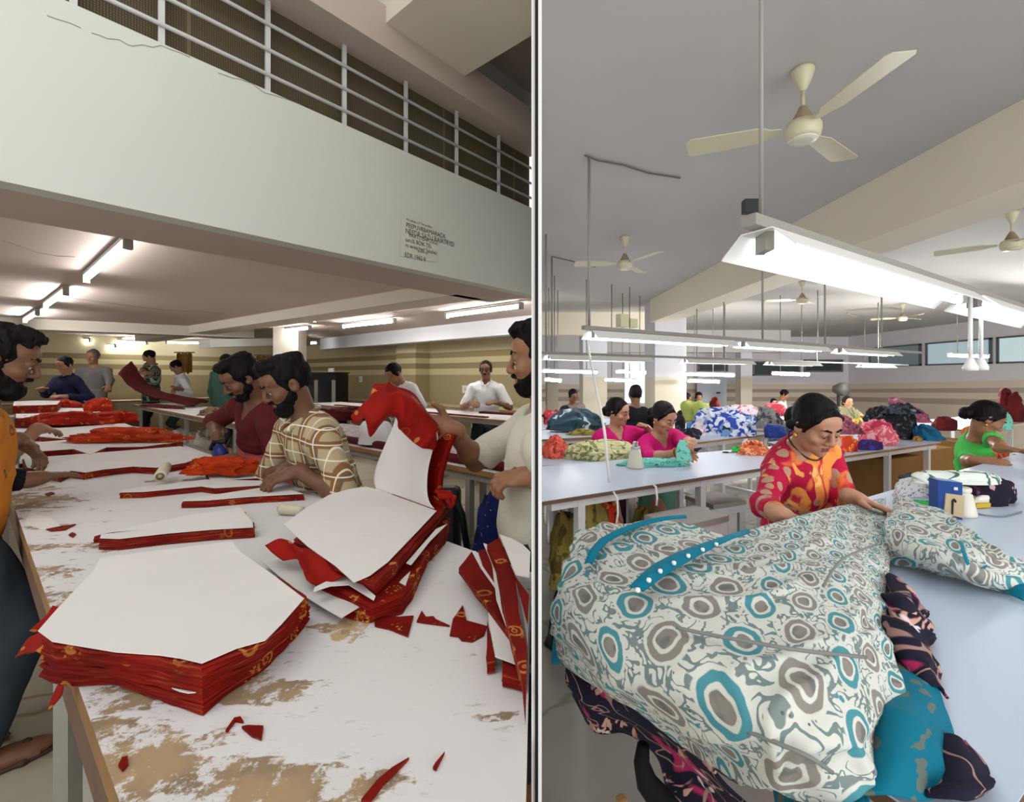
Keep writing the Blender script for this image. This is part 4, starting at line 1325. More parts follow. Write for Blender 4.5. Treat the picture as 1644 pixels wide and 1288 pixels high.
# the big front pile
ZS = ZT + .001
zt = .975
base = [WZ(*p, ZS) for p in [(67, 1090), (102, 1104), (183, 1100), (228, 1119), (326, 1149), (359, 1120), (412, 1086), (457, 1046), (497, 993)]]
topp = [(64, 1020), (84, 1035), (186, 1052), (256, 1057), (324, 1071), (372, 1052), (428, 1031), (462, 1000), (494, 956)]
backp = [(386, 888), (372, 874), (162, 897), (112, 972)]
base += [WZ(*p, zt) for p in backp]
top_ = [WZ(*p, zt) for p in topp + backp]
fs = thing('fabric_stack', 'thick pile of red gold-printed cut cloth topped by white paper, front of cutting table', 'cloth pile', WZ(280, 1000, ZT))
layered('cloth_layers', base, top_, ZS, zt, 20, M['brocade'], fs, .006, 3, 16)
sheet('pattern_paper', [(161, 896), (300, 879), (372, 870), (386, 887), (440, 925), (488, 962), (452, 1003), (426, 1029), (380, 1042), (324, 1066), (290, 1058), (256, 1053), (186, 1048), (84, 1031), (116, 970), (152, 915)], zt + .002, fs)
sheet('lower_paper', [(152, 915), (116, 970), (84, 1031), (61, 1014), (95, 975)], zt + .0005, fs)
sheet('paper_corner', [(276, 1106), (316, 1113), (302, 1114), (288, 1111)], .93, fs)
# hanging cloth ends at the kerb of the pile
pa = [[W(66, 1015, .875), W(75, 1018, .86), W(84, 1035, .85)], [W(44, 1028, .90), W(56, 1034, .88), W(66, 1046, .86)], [W(24, 1058, .92), W(36, 1052, .90), W(52, 1046, .88)]]
patch('hanging_end', pa, M['brocadeuv'], fs, 14, 14, .004, 12, .0, 2)
pa = [[W(92, 1100, .80), W(100, 1104, .79)], [W(84, 1118, .82), W(97, 1120, .81)], [W(78, 1141, .83), W(81, 1139, .83)]]
patch('hanging_end', pa, M['brocadeuv'], fs, 10, 10, .002, 12, 0, 3)
pa = [[WZ(84, 972, ZT + .03), WZ(100, 976, ZT + .03)], [W(72, 990, 1.03), W(84, 997, 1.02)], [W(52, 1012, 1.05), W(64, 1016, 1.03)]]
patch('hanging_end', pa, M['brocadeuv'], fs, 12, 10, .006, 14, 0, 4)

# the second pile, its paper curling up in the hand of the man in the pale T-shirt
z1, z2 = .945, .986
fs2 = thing('fabric_stack', 'red cut cloth pile with paper being lifted at its back corner', 'cloth pile', WZ(590, 930, ZT))
b1 = [WZ(*p, ZS) for p in [(508, 965), (548, 990), (595, 1001), (646, 985), (662, 962), (685, 909), (716, 873)]] + [WZ(*p, z1) for p in [(722, 830), (640, 812), (470, 870)]]
t1 = [WZ(*p, z1) for p in [(505, 930), (552, 945), (597, 972), (640, 955), (662, 935), (690, 880), (717, 842), (722, 830), (640, 812), (470, 870)]]
layered('cloth_layers', b1, t1, ZS, z1, 11, M['brocade'], fs2, .007, 5, 14)
sheet('pattern_paper', [(420, 902), (448, 926), (495, 962), (526, 981), (548, 993), (581, 973), (560, 940), (480, 885)], .925, fs2)
b2 = [WZ(*p, z1 + .002) for p in [(540, 925), (604, 955), (630, 930), (672, 880), (700, 846)]] + [WZ(*p, z2) for p in [(724, 800), (700, 795), (560, 790), (474, 862)]]
t2 = [WZ(*p, z2) for p in [(540, 912), (600, 940), (630, 912), (676, 858), (706, 826), (724, 800), (700, 795), (560, 790), (474, 862)]]
layered('cloth_layers', b2, t2, z1 + .002, z2, 9, M['brocade'], fs2, .007, 8, 14)
sheet('pattern_paper', [(456, 842), (474, 860), (495, 879), (538, 909), (568, 936), (594, 925), (623, 903), (672, 852), (701, 821), (660, 806), (605, 786), (587, 782), (560, 786), (529, 795), (490, 817)], z2 + .004, fs2)
sheet('pattern_paper', [(503, 951), (530, 942), (560, 940), (600, 965), (603, 958), (570, 930), (545, 924), (505, 944)], .958, fs2)
sheet('pattern_paper', [(641, 936), (651, 941), (659, 918), (646, 930)], .945, fs2)
sheet('pattern_paper', [(652, 905), (700, 850), (718, 842), (690, 870), (660, 908)], .962, fs2)
rows = [[W(424, 875, 1.29), W(436, 886, 1.25), W(452, 897, 1.22)], [W(450, 864, 1.29), W(460, 876, 1.26), W(474, 897, 1.21)], [W(480, 880, 1.24), W(486, 892, 1.2), W(487, 924, 1.14)],
        [W(505, 885, 1.2), W(510, 905, 1.15), W(508, 940, 1.10)], [W(545, 915, 1.14), W(548, 922, 1.12), W(553, 928, 1.10)]]
patch('loose_flap', rows, M['brocadeuv'], fs2, 30, 20, .006, 9, .006, 4)
# curled sheet
rows = [[W(604, 787, 1.90), W(652, 804, 1.74), W(701, 822, 1.60)], [W(600, 770, 1.96), W(644, 786, 1.80), W(687, 800, 1.655)], [W(605, 746, 1.96), W(645, 760, 1.80), W(686, 762, 1.67)],
        [W(617, 716, 1.91), W(655, 722, 1.76), W(694, 724, 1.66)], [W(632, 682, 1.85), W(664, 690, 1.74), W(702, 703, 1.65)], [W(640, 655, 1.80), W(666, 660, 1.72), W(694, 680, 1.66)]]
patch('curled_paper', rows, M['paper'], fs2, 40, 24, .002, 5, 0, 2, .003)
off = Vector((.018, .025, .004))
rows2 = [[p + off + Vector((.006 * i, .01, 0)) for p in r] for i, r in enumerate(rows)]
rows2 = [r[:2] + [r[2] + Vector((.012, -.004, 0))] for r in rows2]
rows2 = rows2[:-1]
patch('curled_cloth', rows2, M['brocadeuv'], fs2, 40, 24, .004, 9, 0, 6, .02)
rows = [[W(697, 724, 1.63), W(702, 716, 1.63), W(705, 704, 1.66), W(703, 694, 1.70)],
        [W(668, 714, 1.60), W(684, 694, 1.60), W(692, 674, 1.64), W(690, 662, 1.72)],
        [W(646, 696, 1.60), W(656, 678, 1.58), W(668, 650, 1.62), W(671, 634, 1.72)],
        [W(632, 672, 1.60), W(638, 662, 1.58), W(642, 638, 1.60), W(650, 622, 1.70)],
        [W(614, 684, 1.58), W(616, 668, 1.56), W(618, 640, 1.58), W(624, 618, 1.68)],
        [W(593, 703, 1.56), W(592, 680, 1.54), W(596, 650, 1.58), W(602, 617, 1.66)],
        [W(586, 668, 1.60), W(583, 662, 1.57), W(586, 650, 1.60), W(601, 632, 1.66)]]
patch('folded_cloth', rows, M['brocadeuv'], fs2, 64, 40, .008, 9, .02, 11, .006)
rows = [[W(604, 640, 1.62), W(606, 664, 1.58)], [W(584, 648, 1.62), W(588, 672, 1.58)], [W(566, 664, 1.63), W(572, 678, 1.60)], [W(563, 671, 1.64), W(566, 674, 1.62)]]
patch('folded_cloth', rows, M['brocadeuv'], fs2, 30, 16, .008, 18, .012, 12, .005)
rows = [[W(704, 800, 1.62), W(724, 796, 1.60), W(728, 812, 1.55)], [W(700, 792, 1.66), W(718, 788, 1.65), W(730, 800, 1.6)], [W(694, 796, 1.70), W(712, 794, 1.72), W(726, 798, 1.66)]]
patch('crumpled_edge', rows, M['brocadeuv'], fs2, 20, 20, .012, 20, .012, 13, .006)

# long cut strips across the table: (outline of the top, thickness)


def bundle(label, tops, cat='cloth strips', at=None, h=.03, mat=None):
    t = thing('strip_bundle', label, cat, WZ(*tops[0][0][0], ZT), 'cut strip bundles across the cutting table')
    for poly, z0, hh, pap in tops:
        zz = z0 + hh
        P = [WZ(*p, zz) for p in poly]
        layered('cloth_strips', P, [p for p in P], z0, zz, max(3, int(hh / .007)), mat or M['brocade'], t, .004, len(tops) + int(poly[0][0]), 9)
        if pap:
            cen = sum(P, Vector()) / len(P)
            q = [p.lerp(cen, .02) for p in P]
            q = [p + N * 0 for p in q]
            MB().prism(ccw([p[:2] for p in q]), zz + .002, zz + .004).build('paper_strip', M['paper'], t)
    return t


bundle('front pair of red strip bundles topped with white paper, before the big pile', [
    ([(150, 861), (180, 856), (300, 848), (408, 839), (387, 816), (300, 829), (243, 841), (160, 858)], ZS, .024, True),
    ([(158, 866), (190, 867), (270, 858), (340, 852), (409, 848), (408, 839), (285, 847), (160, 860)], ZS + .0, .033, True)])
bundle('red strip bundle with white top beside the plaid-shirted man, nearest of the right ones', [([(291, 806), (330, 805), (400, 799), (488, 794), (466, 787), (428, 783), (355, 794), (296, 802)], ZS, .026, True)])
bundle('long red strip bundle with white paper just left of the plaid man\'s hand', [([(191, 792), (230, 791), (323, 782), (345, 785), (427, 780), (427, 773), (330, 771), (256, 780), (198, 787)], ZS, .024, True)])
bundle('short white-topped red strip under the plaid man\'s fingers', [([(336, 771), (345, 773), (425, 768), (428, 764), (398, 750), (330, 761)], ZS, .018, True)])
bundle('widest red-edged paper lay reaching from the yellow-shirted man to the cream roller', [([(97, 764), (112, 757), (136, 760), (165, 755), (214, 750), (253, 752), (300, 744), (332, 733), (318, 726), (292, 717), (35, 737), (40, 752)], ZS, .034, True)])
bundle('white-topped red lay with a dipping paper corner behind the widest one', [([(58, 726), (117, 722), (144, 731), (171, 719), (230, 718), (294, 710), (290, 707), (200, 702), (105, 707), (33, 713)], ZS, .036, True)])
bundle('short red strip under the yellow-shirted man\'s dark cuff', [([(31, 746), (78, 741), (97, 735), (60, 733), (30, 738)], ZS, .02, True)])
bundle('red and white lay under the orange crumpled cloth', [([(41, 700), (105, 706), (190, 702), (272, 698), (268, 690), (180, 682), (60, 690)], ZS, .036, True)])
bundle('white paper lay edged red, far left end of the cutting table', [([(24, 672), (80, 672), (166, 668), (160, 656), (90, 655), (24, 657)], ZS, .10, True)])
bundle('small red-edged paper lay at the very far end of the table', [([(20, 652), (62, 651), (92, 650), (98, 644), (60, 643.5), (22, 645)], ZS + .108, .09, True)])

# crumpled cloths lying on the lays


def heap(name, label, cat, x0, x1, yb, z, ht, mat, seed, wd=.5, rz=None, group=None, n=84, m=30, **kw):
    a, b = WZ(x0, yb, z), WZ(x1, yb, z)
    L = (b - a).length; c = (a + b) / 2 + Vector((0, L * wd * .5, 0))
    o = clump(name, c, (L * 1.0, L * wd, ht), mat, None, rz or 0, seed, n=n, m=m, at=(c.x, c.y, z), **kw)
    return props(o, label, cat, group)


heap('crumpled_cloth', 'bright orange brocade cloth crumpled across the white lays', 'cloth', 84, 266, 712, ZT + .045, .085, M['brocadeor'], 5, .36, fold=.35, freq=4)
heap('crumpled_cloth', 'red-orange cloth heaped behind the bright orange one', 'cloth', 30, 182, 682, ZT + .048, .12, M['brocadered'], 8, .34, fold=.35, freq=4)
heap('crumpled_cloth', 'small red cloth at the far end of the table before the navy-shirted man', 'cloth', 50, 112, 655, ZT + .10, .10, M['brocadered'], 12, .4, fold=.3)
heap('crumpled_cloth', 'rounded orange-red cloth near the grey-shirted man', 'cloth', 128, 166, 662, ZT + .10, .16, M['brocadered'], 15, .5, fold=.25)
heap('crumpled_cloth', 'olive green cloth at the left edge of the lays', 'cloth', 22, 54, 676, ZT + .05, .06, M['olive'], 21, .4)
heap('crumpled_cloth', 'orange cloth bunched under the hands of the maroon-shirted man', 'cloth', 286, 396, 765, ZT + .037, .075, M['brocadeor'], 25, .42, fold=.38, freq=4.5)

# chalk rollers (cream weights) and scraps


def roller(label, p, q, r):
    t = thing('cream_roller', label, 'roller', p)
    u = (q - p).normalized()
    MB().tube([p, p + u * .004, p.lerp(q, .5), q - u * .01, q], [r * .86, r, r * .97, r * .9, r * .75], 18).build('barrel', plain('cream_plastic', C(206, 200, 176), .45, .4, 0, .12), t, True)
    MB().tube([p - u * .004, p + u * .004], r * .68, 18).build('end_ring', plain('brown_ring', C(120, 104, 76), .6), t, True)
    MB().tube([p - u * .006, p + u * .002], r * .30, 14).build('core', plain('pale_core', C(170, 158, 128), .6), t, True)
    return t


pz = ZT + .037 + .028
p = WZ(257, 765, pz); roller('cream plastic roller standing over the lays near the orange cloth', p, WZ(267, 748, pz + .008), .026)
p = WZ(450, 817, ZT + .024); q = WZ(487, 821, ZT + .018)
roller('cream roller lying beside the middle pile in front of the plaid man', p, q, .021)


def scrap(label, pts, mat, z=ZT + .001, th=.004, name='cloth_scrap', amp=.004):
    o = MB().prism(ccw([p[:2] for p in pxpoly(pts, z)]), z, z + th).build(name, mat, at=WZ(*pts[0], z))
    return props(o, label, 'scrap', 'scraps of cut cloth')


sm = M['brocade']
scrap('red gold-flowered scrap at the foot of the middle pile', [(601, 1002), (612, 990), (640, 993), (664, 991), (655, 1024), (625, 1012), (602, 1007)], sm)
scrap('small peaked red scrap right of the gold-flowered one', [(669, 1000), (677, 983), (684, 993), (696, 992), (700, 997), (722, 1007), (690, 1003)], sm)
scrap('largest red scrap touching the fan of strips', [(722, 1022), (727, 997), (743, 974), (749, 999), (782, 1008), (776, 1022), (758, 1032), (741, 1030), (736, 1024)], sm)
scrap('red and gold scrap with a white tail below the big pile', [(388, 1170), (398, 1168), (423, 1169), (420, 1190), (404, 1184)], sm)
scrap('thin hooked red scrap beside the white-tailed one', [(362, 1176), (376, 1156), (386, 1154), (391, 1162), (378, 1160), (366, 1176)], sm)
scrap('long curved red glitter strip at the bottom of the photo', [(580, 1288), (606, 1256), (630, 1236), (657, 1220), (640, 1238), (616, 1262), (596, 1288)], sm)
scrap('thin red sliver near the bottom middle', [(695, 1236), (699, 1229), (714, 1211), (705, 1229), (700, 1239)], sm)
scrap('tiny red ring of cloth near the raw kerb, bottom left', [(190, 1232), (196, 1220), (205, 1218), (206, 1230), (197, 1240)], sm)
scrap('pale pinned paper scrap with a red tip near the left kerb', [(38, 842), (48, 825), (80, 832), (100, 848), (66, 850)], M['paper'])
scrap('small red and tan shred beside the pale paper scrap', [(74, 851), (100, 846), (122, 843), (104, 852), (82, 854)], sm)
scrap('tiny red curl in the worn patch left of the front strip pair', [(110, 860), (116, 856), (122, 859), (117, 864)], sm)
scrap('little red shred near the far left corner of the worn patch', [(72, 794), (82, 791), (88, 793), (78, 797)], sm)
for i, (x, y, lab) in enumerate(((40, 978, 'red shred on the floor below the table kerb'), (56, 996, 'thin brown shred on the floor nearer the table leg'))):
    o = MB().prism(ccw([WZ(x + a * 8, y + b * 9, 0)[:2] for a, b in ((-1, -.8), (.4, -1), (.9, .3), (.1, 1.1), (-.3, .1))]), .001, .006).build('cloth_scrap', sm if i == 0 else M['wooddark'], at=WZ(x, y, 0)); props(o, lab, 'scrap')

# fan of long red and white strips by the partition
fan = thing('strip_fan', 'fan of long red and white cut strips at the right kerb by the partition', 'cloth strips', WZ(810, 980, ZT))
FZ = ZT + .002
for pts, z, th, m, nm in (
        ([(782, 992), (795, 1054), (782, 1056)], FZ, .03, 'brocade', 'cloth_strip'),
        ([(782, 960), (830, 1010), (848, 1072), (830, 1066), (795, 1053), (786, 1005)], FZ + .03, .003, 'paper', 'paper_strip'),
        ([(806, 1056), (834, 1066), (845, 1090), (806, 1080)], FZ, .026, 'brocade', 'cloth_strip'),
        ([(757, 885), (736, 910), (782, 970), (819, 1018), (812, 975), (790, 925)], FZ + .03, .018, 'brocade', 'cloth_strip'),
        ([(757, 884), (764, 885), (798, 940), (795, 944), (772, 912)], FZ + .049, .002, 'paper', 'paper_strip'),
        ([(768, 884), (784, 880), (792, 900), (796, 935), (775, 905)], FZ + .05, .008, 'brocade', 'cloth_strip'),
        ([(776, 872), (782, 874), (797, 905), (806, 965), (826, 1030), (814, 1008), (797, 962), (790, 905)], FZ + .06, .003, 'paper', 'paper_strip'),
        ([(782, 874), (802, 863), (827, 923), (834, 984), (852, 1039), (852, 1140), (838, 1088), (822, 1031), (808, 968), (796, 907)], FZ + .065, .02, 'brocade', 'cloth_strip'),
        ([(833, 950), (852, 975), (852, 1034)], FZ + .05, .003, 'paper', 'paper_strip'),
        ([(827, 925), (852, 955), (852, 1000), (838, 965)], FZ + .09, .006, 'brocade', 'cloth_strip'),
        ([(802, 858), (820, 864), (840, 875), (852, 886), (852, 926), (828, 922), (815, 890)], FZ + .10, .003, 'paper', 'paper_strip')):
    P = pxpoly(pts, z + th)
    if m == 'paper' or th < .01:
        MB().prism(ccw([p[:2] for p in P]), z, z + th).build(nm, M[m], fan)
    else:
        P = ccw(P); Q = [Vector((min(p.x, WX - .004), p.y, 0)) for p in P]
        layered(nm, Q, Q, z, z + th, max(2, int(th / .007)), M[m], fan, .003, int(pts[0][0]), 6)

# ------------------------------------------------------------------ second row: maroon lay, folded white cloth, other cloth
heap('maroon_lay', 'flat maroon cloth lay along the second table behind the maroon-shirted man', 'cloth', 172, 330, 655, ZT, .055, M['maroon'], 31, .12, rz=-.55, fold=.12, lump=.08)
rows = []
for i in range(7):
    pa_, pb2 = (((312, 652), (335, 643)), ((285, 645), (308, 638)), ((255, 638), (276, 632)), ((232, 632), (254, 625)), ((217, 624), (239, 616)), ((204, 613), (225, 600)), ((190, 599), (211, 580)))[i]
    A_, B_ = W(pa_[0], pa_[1], 8.0), W(pb2[0], pb2[1], 8.55)
    rows.append([A_, A_.lerp(B_, .35) + Vector((0, 0, .02)), A_.lerp(B_, .7), B_])
o = patch('lifted_cloth', rows, M['maroonstripe'], None, 40, 24, .015, 4, .02, 3, .03, at=W(290, 640, 8.0)); props(o, 'striped maroon cloth lifted at its end by the man in the checked shirt', 'cloth')
heap('beige_cloth', 'crumpled beige cloth on the second table left of the maroon-shirted man', 'cloth', 312, 372, 668, ZT, .10, M['beigepile'], 33, .5, fold=.35)
heap('maroon_cloth', 'maroon cloth draped at the middle of the second table behind the plaid man', 'cloth', 496, 590, 676, ZT + .005, .16, M['maroon'], 36, .35, fold=.2)
sp = [bE(4.6) + N * .1, bE(2.6) + N * .1, Vector((WX - .02, 2.6 + .05, 0)), Vector((WX - .02, 3.36, 0)), bE(4.6) + N * .7]
o = MB().prism(ccw([p[:2] for p in sp]), ZT + .002, ZT + .022).build('streaked_cloth', M['streak'], at=(-1.2, 3.4, ZT)); props(o, 'white cloth with maroon streaks spread on the second table by the partition', 'cloth')
rl = MB().tube([bE(4.0) + N * .06 + Vector((0, 0, ZT + .03)), bE(2.55) + N * .05 + Vector((0, 0, ZT + .03))], .028, 12)
o = rl.build('maroon_roll', M['maroon'], None, True, at=bE(3.3) + Vector((0, 0, ZT))); props(o, 'long maroon roll of cloth along the near side of the second table', 'cloth roll')
c = W(604, 708, 3.6); c.z = ZT + .024
wf = thing('folded_cloth', 'thick folded white cloth standing on the second table left of the raised paper', 'cloth', c)
w0 = clump('folded_body', c, (.26, .2, .17), M['whitecloth'], wf, .2, 4, fold=.08, lump=.08, flat=.5)
# white lay on the third table
for x0, x1, yb, s_, lab in ((560, 700, 668, 41, 'thin maroon cloth strewn along the far side of the third table'),):
    a = cE(6.4) + N * .5; b = cE(5.7) + N * .62
    o = MB().prism(ccw([p[:2] for p in (a, b, b + N * .06, a + N * .1)]), tcz + .001, tcz + .03).build('maroon_strip', M['maroon'], at=a + Vector((0, 0, tcz))); props(o, lab, 'cloth')
o = MB().prism(ccw([(cE(8.6) + N * .03)[:2], (cE(6.0) + N * .03)[:2], (cE(6.0) + N * .10)[:2], (cE(8.6) + N * .1)[:2]]), tcz - .0, tcz + .018).build('maroon_strip', M['maroon'], at=cE(7.2) + Vector((0, 0, tcz))); props(o, 'narrow maroon strip along the near side of the third table', 'cloth')

# things under the tables
def bag(name, label, px, py, Y, size, mat, seed, cat='bag', z=0., rz=0., **kw):
    p = W(px, py, Y)
    o = clump(name, (p.x, p.y, z), size, mat, None, rz, seed, at=(p.x, p.y, z), **kw)
    return props(o, label, cat)


c = W(710, 800, 2.55)
bk = thing('shoulder_bag', 'black bag with a strap under the second table behind the raised paper', 'bag', (c.x, c.y, 0))
MB().box((c.x, c.y, .42), (.20, .12, .84)).build('body', M['black'], bk, bevel=.03)
MB().tube([(c.x + .06, c.y - .02, .82), (c.x + .12, c.y - .06, .70), (c.x + .15, c.y - .08, .52)], .018, 8).build('strap', M['rubber'], bk, True)
bag('blue_sack', 'dark blue dotted cloth sack hanging under the second table by the T-shirted man', 800, 800, 2.35, (.34, .26, .86), cloth('blue_dotted_cloth', C(24, 36, 92), [('r', C(120, 130, 180), 34, 0, .16, 1, .2), ('n', C(14, 20, 56), 6, .55, .1, 2)], wr=.3), 3, 'sack', flat=.5, fold=.12, lump=.1)
bag('blue_sack', 'small dark blue sack on the floor under the second table', 733, 850, 2.15, (.3, .24, .42), M['navy'], 5, 'sack')
bag('scrap_heap', 'brown and pink cloth scraps heaped on the floor behind the middle pile', 768, 835, 3.0, (.5, .4, .3), M['beigepile'], 8, 'cloth heap')
bag('white_sack', 'white plastic sack under the second table by the bench leg', 275, 664, 8.1, (.6, .5, .45), plain('white_sack_plastic', C(186, 184, 178), .5), 9, 'sack')
bag('white_sack', 'white sack standing under the second table left of the maroon-shirted man', 335, 690, 6.75, (.42, .42, .6), plain('grey_white_sack', C(176, 172, 164), .5), 10, 'sack', flat=.5)
bag('green_cloth', 'green cloth under the second table beside the iron', 345, 728, 4.35, (.7, .5, .34), M['olive'], 11, 'cloth')
c = W(590, 770, 2.9)
o = MB().box((c.x, c.y, .13), (.16, .2, .26), .4).build('yellow_box', plain('yellow_plastic', C(190, 160, 40), .5), at=(c.x, c.y, 0), bevel=.01); props(o, 'small yellow box on the floor behind the middle pile', 'box')
for i, (px, py, Y, w_, h_) in enumerate(((198, 655, 9.9, .9, .5), (250, 680, 8.85, .55, .45), (222, 690, 9.3, .4, .3))):
    c = W(px, py, Y)
    o = MB().box((c.x, c.y, h_ / 2), (w_, .4, h_), -.6).build('carton', M['carton'] if i else plain('dull_crate', C(120, 110, 92), .8), at=(c.x, c.y, 0), bevel=.008)
    props(o, ('dull grey crate under the far end of the second table', 'brown carton under the second table below the lifted maroon cloth', 'small brown carton left of the larger one under the second table')[i], 'box')
# ================================================================== the men in the left hall
hv = (.72, -.55, .42)
M['plaid'] = cloth('brown_cream_plaid', C(176, 160, 128), [('s', C(138, 98, 60), .115, .36, (.78, -.5, .0)), ('s', C(132, 96, 62), .13, .28, (.1, 0, 1)), ('s', C(110, 96, 74), .115, .12, (.78, -.5, .1)), ('s', C(226, 218, 198), .0575, .10, (.78, -.5, 0)), ('s', C(226, 218, 198), .065, .10, (.1, 0, 1))], wr=.35)
M['checkdark'] = cloth('dark_green_check', C(52, 60, 54), [('s', C(160, 166, 150), .13, .3, (.8, -.5, 0)), ('s', C(150, 156, 140), .13, .3, (0, 0, 1)), ('s', C(24, 26, 26), .13, .12, (0, 0, 1))], wr=.2)
M['navyshirt'] = cloth('navy_shirt', C(22, 26, 54), [], wr=.3)
M['greyshirt'] = cloth('grey_kurta', C(106, 104, 100), [], wr=.3)
M['whiteshirt'] = cloth('white_shirt', C(222, 222, 222), [], wr=.35)
M['teeshirt'] = cloth('pale_grey_tshirt', C(206, 202, 186), [], wr=.35)
M['maroonshirt'] = cloth('maroon_knit', C(88, 28, 32), [], wr=.3, weave=.3)
M['greenshirt'] = cloth('bottle_green_kurta', C(58, 86, 74), [], wr=.3)
M['orangeshirt'] = cloth('orange_shirt', C(184, 112, 30), [('r', C(120, 70, 30), 9, .12, .22, 2, .5), ('n', C(160, 92, 26), 4, .6, .1, 1)], wr=.3)
M['pinklungi'] = cloth('pink_lungi', C(206, 94, 92), [], wr=.3)
M['darktrouser'] = cloth('slate_trousers', C(44, 52, 58), [], wr=.3)
M['blacktrouser'] = cloth('black_trousers', C(28, 26, 28), [], wr=.2)
M['blackcloth'] = cloth('black_cloth', C(16, 16, 18), [], wr=.3)


def sandals(ctx):
    for i, (hip, kn, ank) in enumerate(ctx['legs']):
        s, sf, sr = ctx['s'], ctx['sf'], ctx['sr']
        c = Vector((ank.x, ank.y, ctx['floor'] + .008)) + sf * .075 * s
        P = [Pr('el', k=.01, c=c, R=(sr, sf, Vector((0, 0, 1))), r=(.05 * s, .14 * s, .016)), Pr('rc', k=.01, a=c + sr * .045 + sf * .04, b=c + Vector((0, 0, .05)) + sf * .05, ra=.012, rb=.014), Pr('rc', k=.01, a=c - sr * .045 + sf * .04, b=c + Vector((0, 0, .05)) + sf * .05, ra=.012, rb=.014)]
        field_mesh(P, 'sandal', plain('brown_leather', C(58, 40, 28), .6), ctx['root'], .007)


def cuff(i, f0, f1, mat, name='sleeve', r=.05):
    def g(ctx):
        S, E, T = ctx['arms'][i]; s = ctx['s']
        a, b = E.lerp(T, f0), E.lerp(T, f1)
        field_mesh([Pr('rc', k=.01, a=a, b=b, ra=r * s, rb=(r - .009) * s, noise=.004, nf=20, cuts=[(b, (T - E).normalized()), (a, (E - T).normalized())])], name, mat, ctx['root'], .007)
    return g


def both(*fs):
    return lambda c: [f(c) for f in fs]


# man in the orange shirt at the left kerb
w_ = W(50, 770, 1.90)
person('bearded man in an orange printed shirt and black sleeves at the left table edge', (-2, 578), 1.80, pelvis=W(-88, 830, 1.68), yaw=42, pitch=18, tyaw=46, s=1.06,
       hands=(W(34, 708, 2.30), w_), hdir=((.5, .1, -.8), W(104, 757, 2.04) - w_), pnorm=(None, (.1, .3, -1)), curl=(.5, .25), sk='dark', res=.008, hres=.0048, top=M['orangeshirt'], sleeve=.9,
       bottom=('trousers', M['darktrouser']), hair='curly', beard='full', hem=.14, stance=.07, elb=(None, (-.9, -.6, -.25)), extra=both(sandals, cuff(1, -.1, .92, M['blackcloth'], 'black_sleeve')))
w_ = W(62, 688, 2.62)
person('man in a grey shirt mostly hidden behind the orange-shirted man, arm stretched over the lays', (-22, 592), 2.55, pelvis=W(-82, 767, 2.42), yaw=46, pitch=15, s=1.0, hands=(None, w_), hdir=(None, W(92, 698, 2.75) - w_), sk='mid', res=.010,
       top=M['greyshirt'], sleeve=1.1, bottom=('trousers', M['darktrouser']), stance=.06, beard='moustache')
person('man in a navy shirt standing at the far end of the cutting table', (104, 586), 7.2, pelvis=W(113, 657, 7.3), yaw=-92, pitch=22, tyaw=-100, s=1.03, hands=(W(106, 637, 7.0), W(67, 626, 6.86)), sk='mid', res=.016, hres=.010,
       top=M['navyshirt'], sleeve=1.95, neck='collar', bottom=('trousers', M['blacktrouser']))
person('grey-haired man in a long grey kurta behind the end of the second table', (149, 573), 8.6, pelvis=W(152, 650, 8.6), yaw=-75, pitch=10, s=1.08, hands=(W(175, 623, 8.22), None), sk='mid', res=.018, hres=.011,
       top=M['greyshirt'], sleeve=1.9, hem=.34, bottom=('trousers', M['blacktrouser']), hairmat=GREYHAIR)
person('man in a dark checked shirt lifting the maroon cloth, far side of the second table', (240, 573), 9.6, pelvis=W(243, 640, 9.8), yaw=-150, pitch=30, tyaw=-120, s=1.06, hands=(W(233, 600, 8.9), W(221, 600, 9.0)), sk='mid', res=.018, hres=.011,
       top=M['checkdark'], sleeve=1.3, neck='collar', bottom=('trousers', M['blacktrouser']))
person('man in a white shirt bending over the maroon lay, right of the checked-shirt man', (283, 589), 9.85, pelvis=W(296, 646, 10.1), yaw=-150, pitch=35, tyaw=-135, s=1.06, hands=(W(288, 624, 9.5), W(280, 625, 9.6)), sk='mid', res=.018, hres=.011,
       top=M['whiteshirt'], sleeve=1.7, neck='collar', bottom=('trousers', M['darktrouser']))
person('man in a bottle green kurta with his back turned, left of the maroon-shirted man', (364, 581), 8.6, pelvis=W(360, 652, 8.6), yaw=70, pitch=25, tyaw=80, s=1.1, sk='mid', res=.016, top=M['greenshirt'], sleeve=1.9, hem=.25, bottom=('trousers', M['darktrouser']))
wl_, wr_ = W(368, 738, 2.66), W(349, 702, 2.98)
person('man in a maroon V-neck top and pink lungi leaning over the table holding an iron', (389, 607), 2.86, pelvis=W(430, 722, 3.10), yaw=-136, pitch=34, tyaw=-128, roll=-4, s=1.07,
       hands=(wl_, wr_), hdir=(W(340, 750, 2.6) - wl_, W(343, 728, 2.95) - wr_), curl=(.3, .8), sk='dark', res=.010, hres=.0055, top=M['maroonshirt'], sleeve=1.30, neck='v', hem=-.10, bottom=('skirt', M['pinklungi']), hair='quiff', beard='short', elb=((.6, .2, -.6), (-.7, .3, -.3)))
wl_, wr_ = W(478, 757, 2.12), W(462, 752, 2.28)
person('man in a brown and cream plaid shirt leaning over the strips, profile to the left', (461, 617), 2.22, pelvis=W(533, 797, 2.44), yaw=-138, pitch=26, tyaw=-130, s=1.05,
       hands=(wl_, wr_), hdir=(W(446, 772, 2.08) - wl_, W(440, 768, 2.25) - wr_), curl=(.6, .5), sk='dark', res=.009, hres=.0048, top=M['plaid'], sleeve=1.22, neck='collar', hem=.12, bottom=('trousers', M['blacktrouser']), hair='quiff', beard='full', elb=((.8, -.1, -.4), (-.6, .5, -.3)))
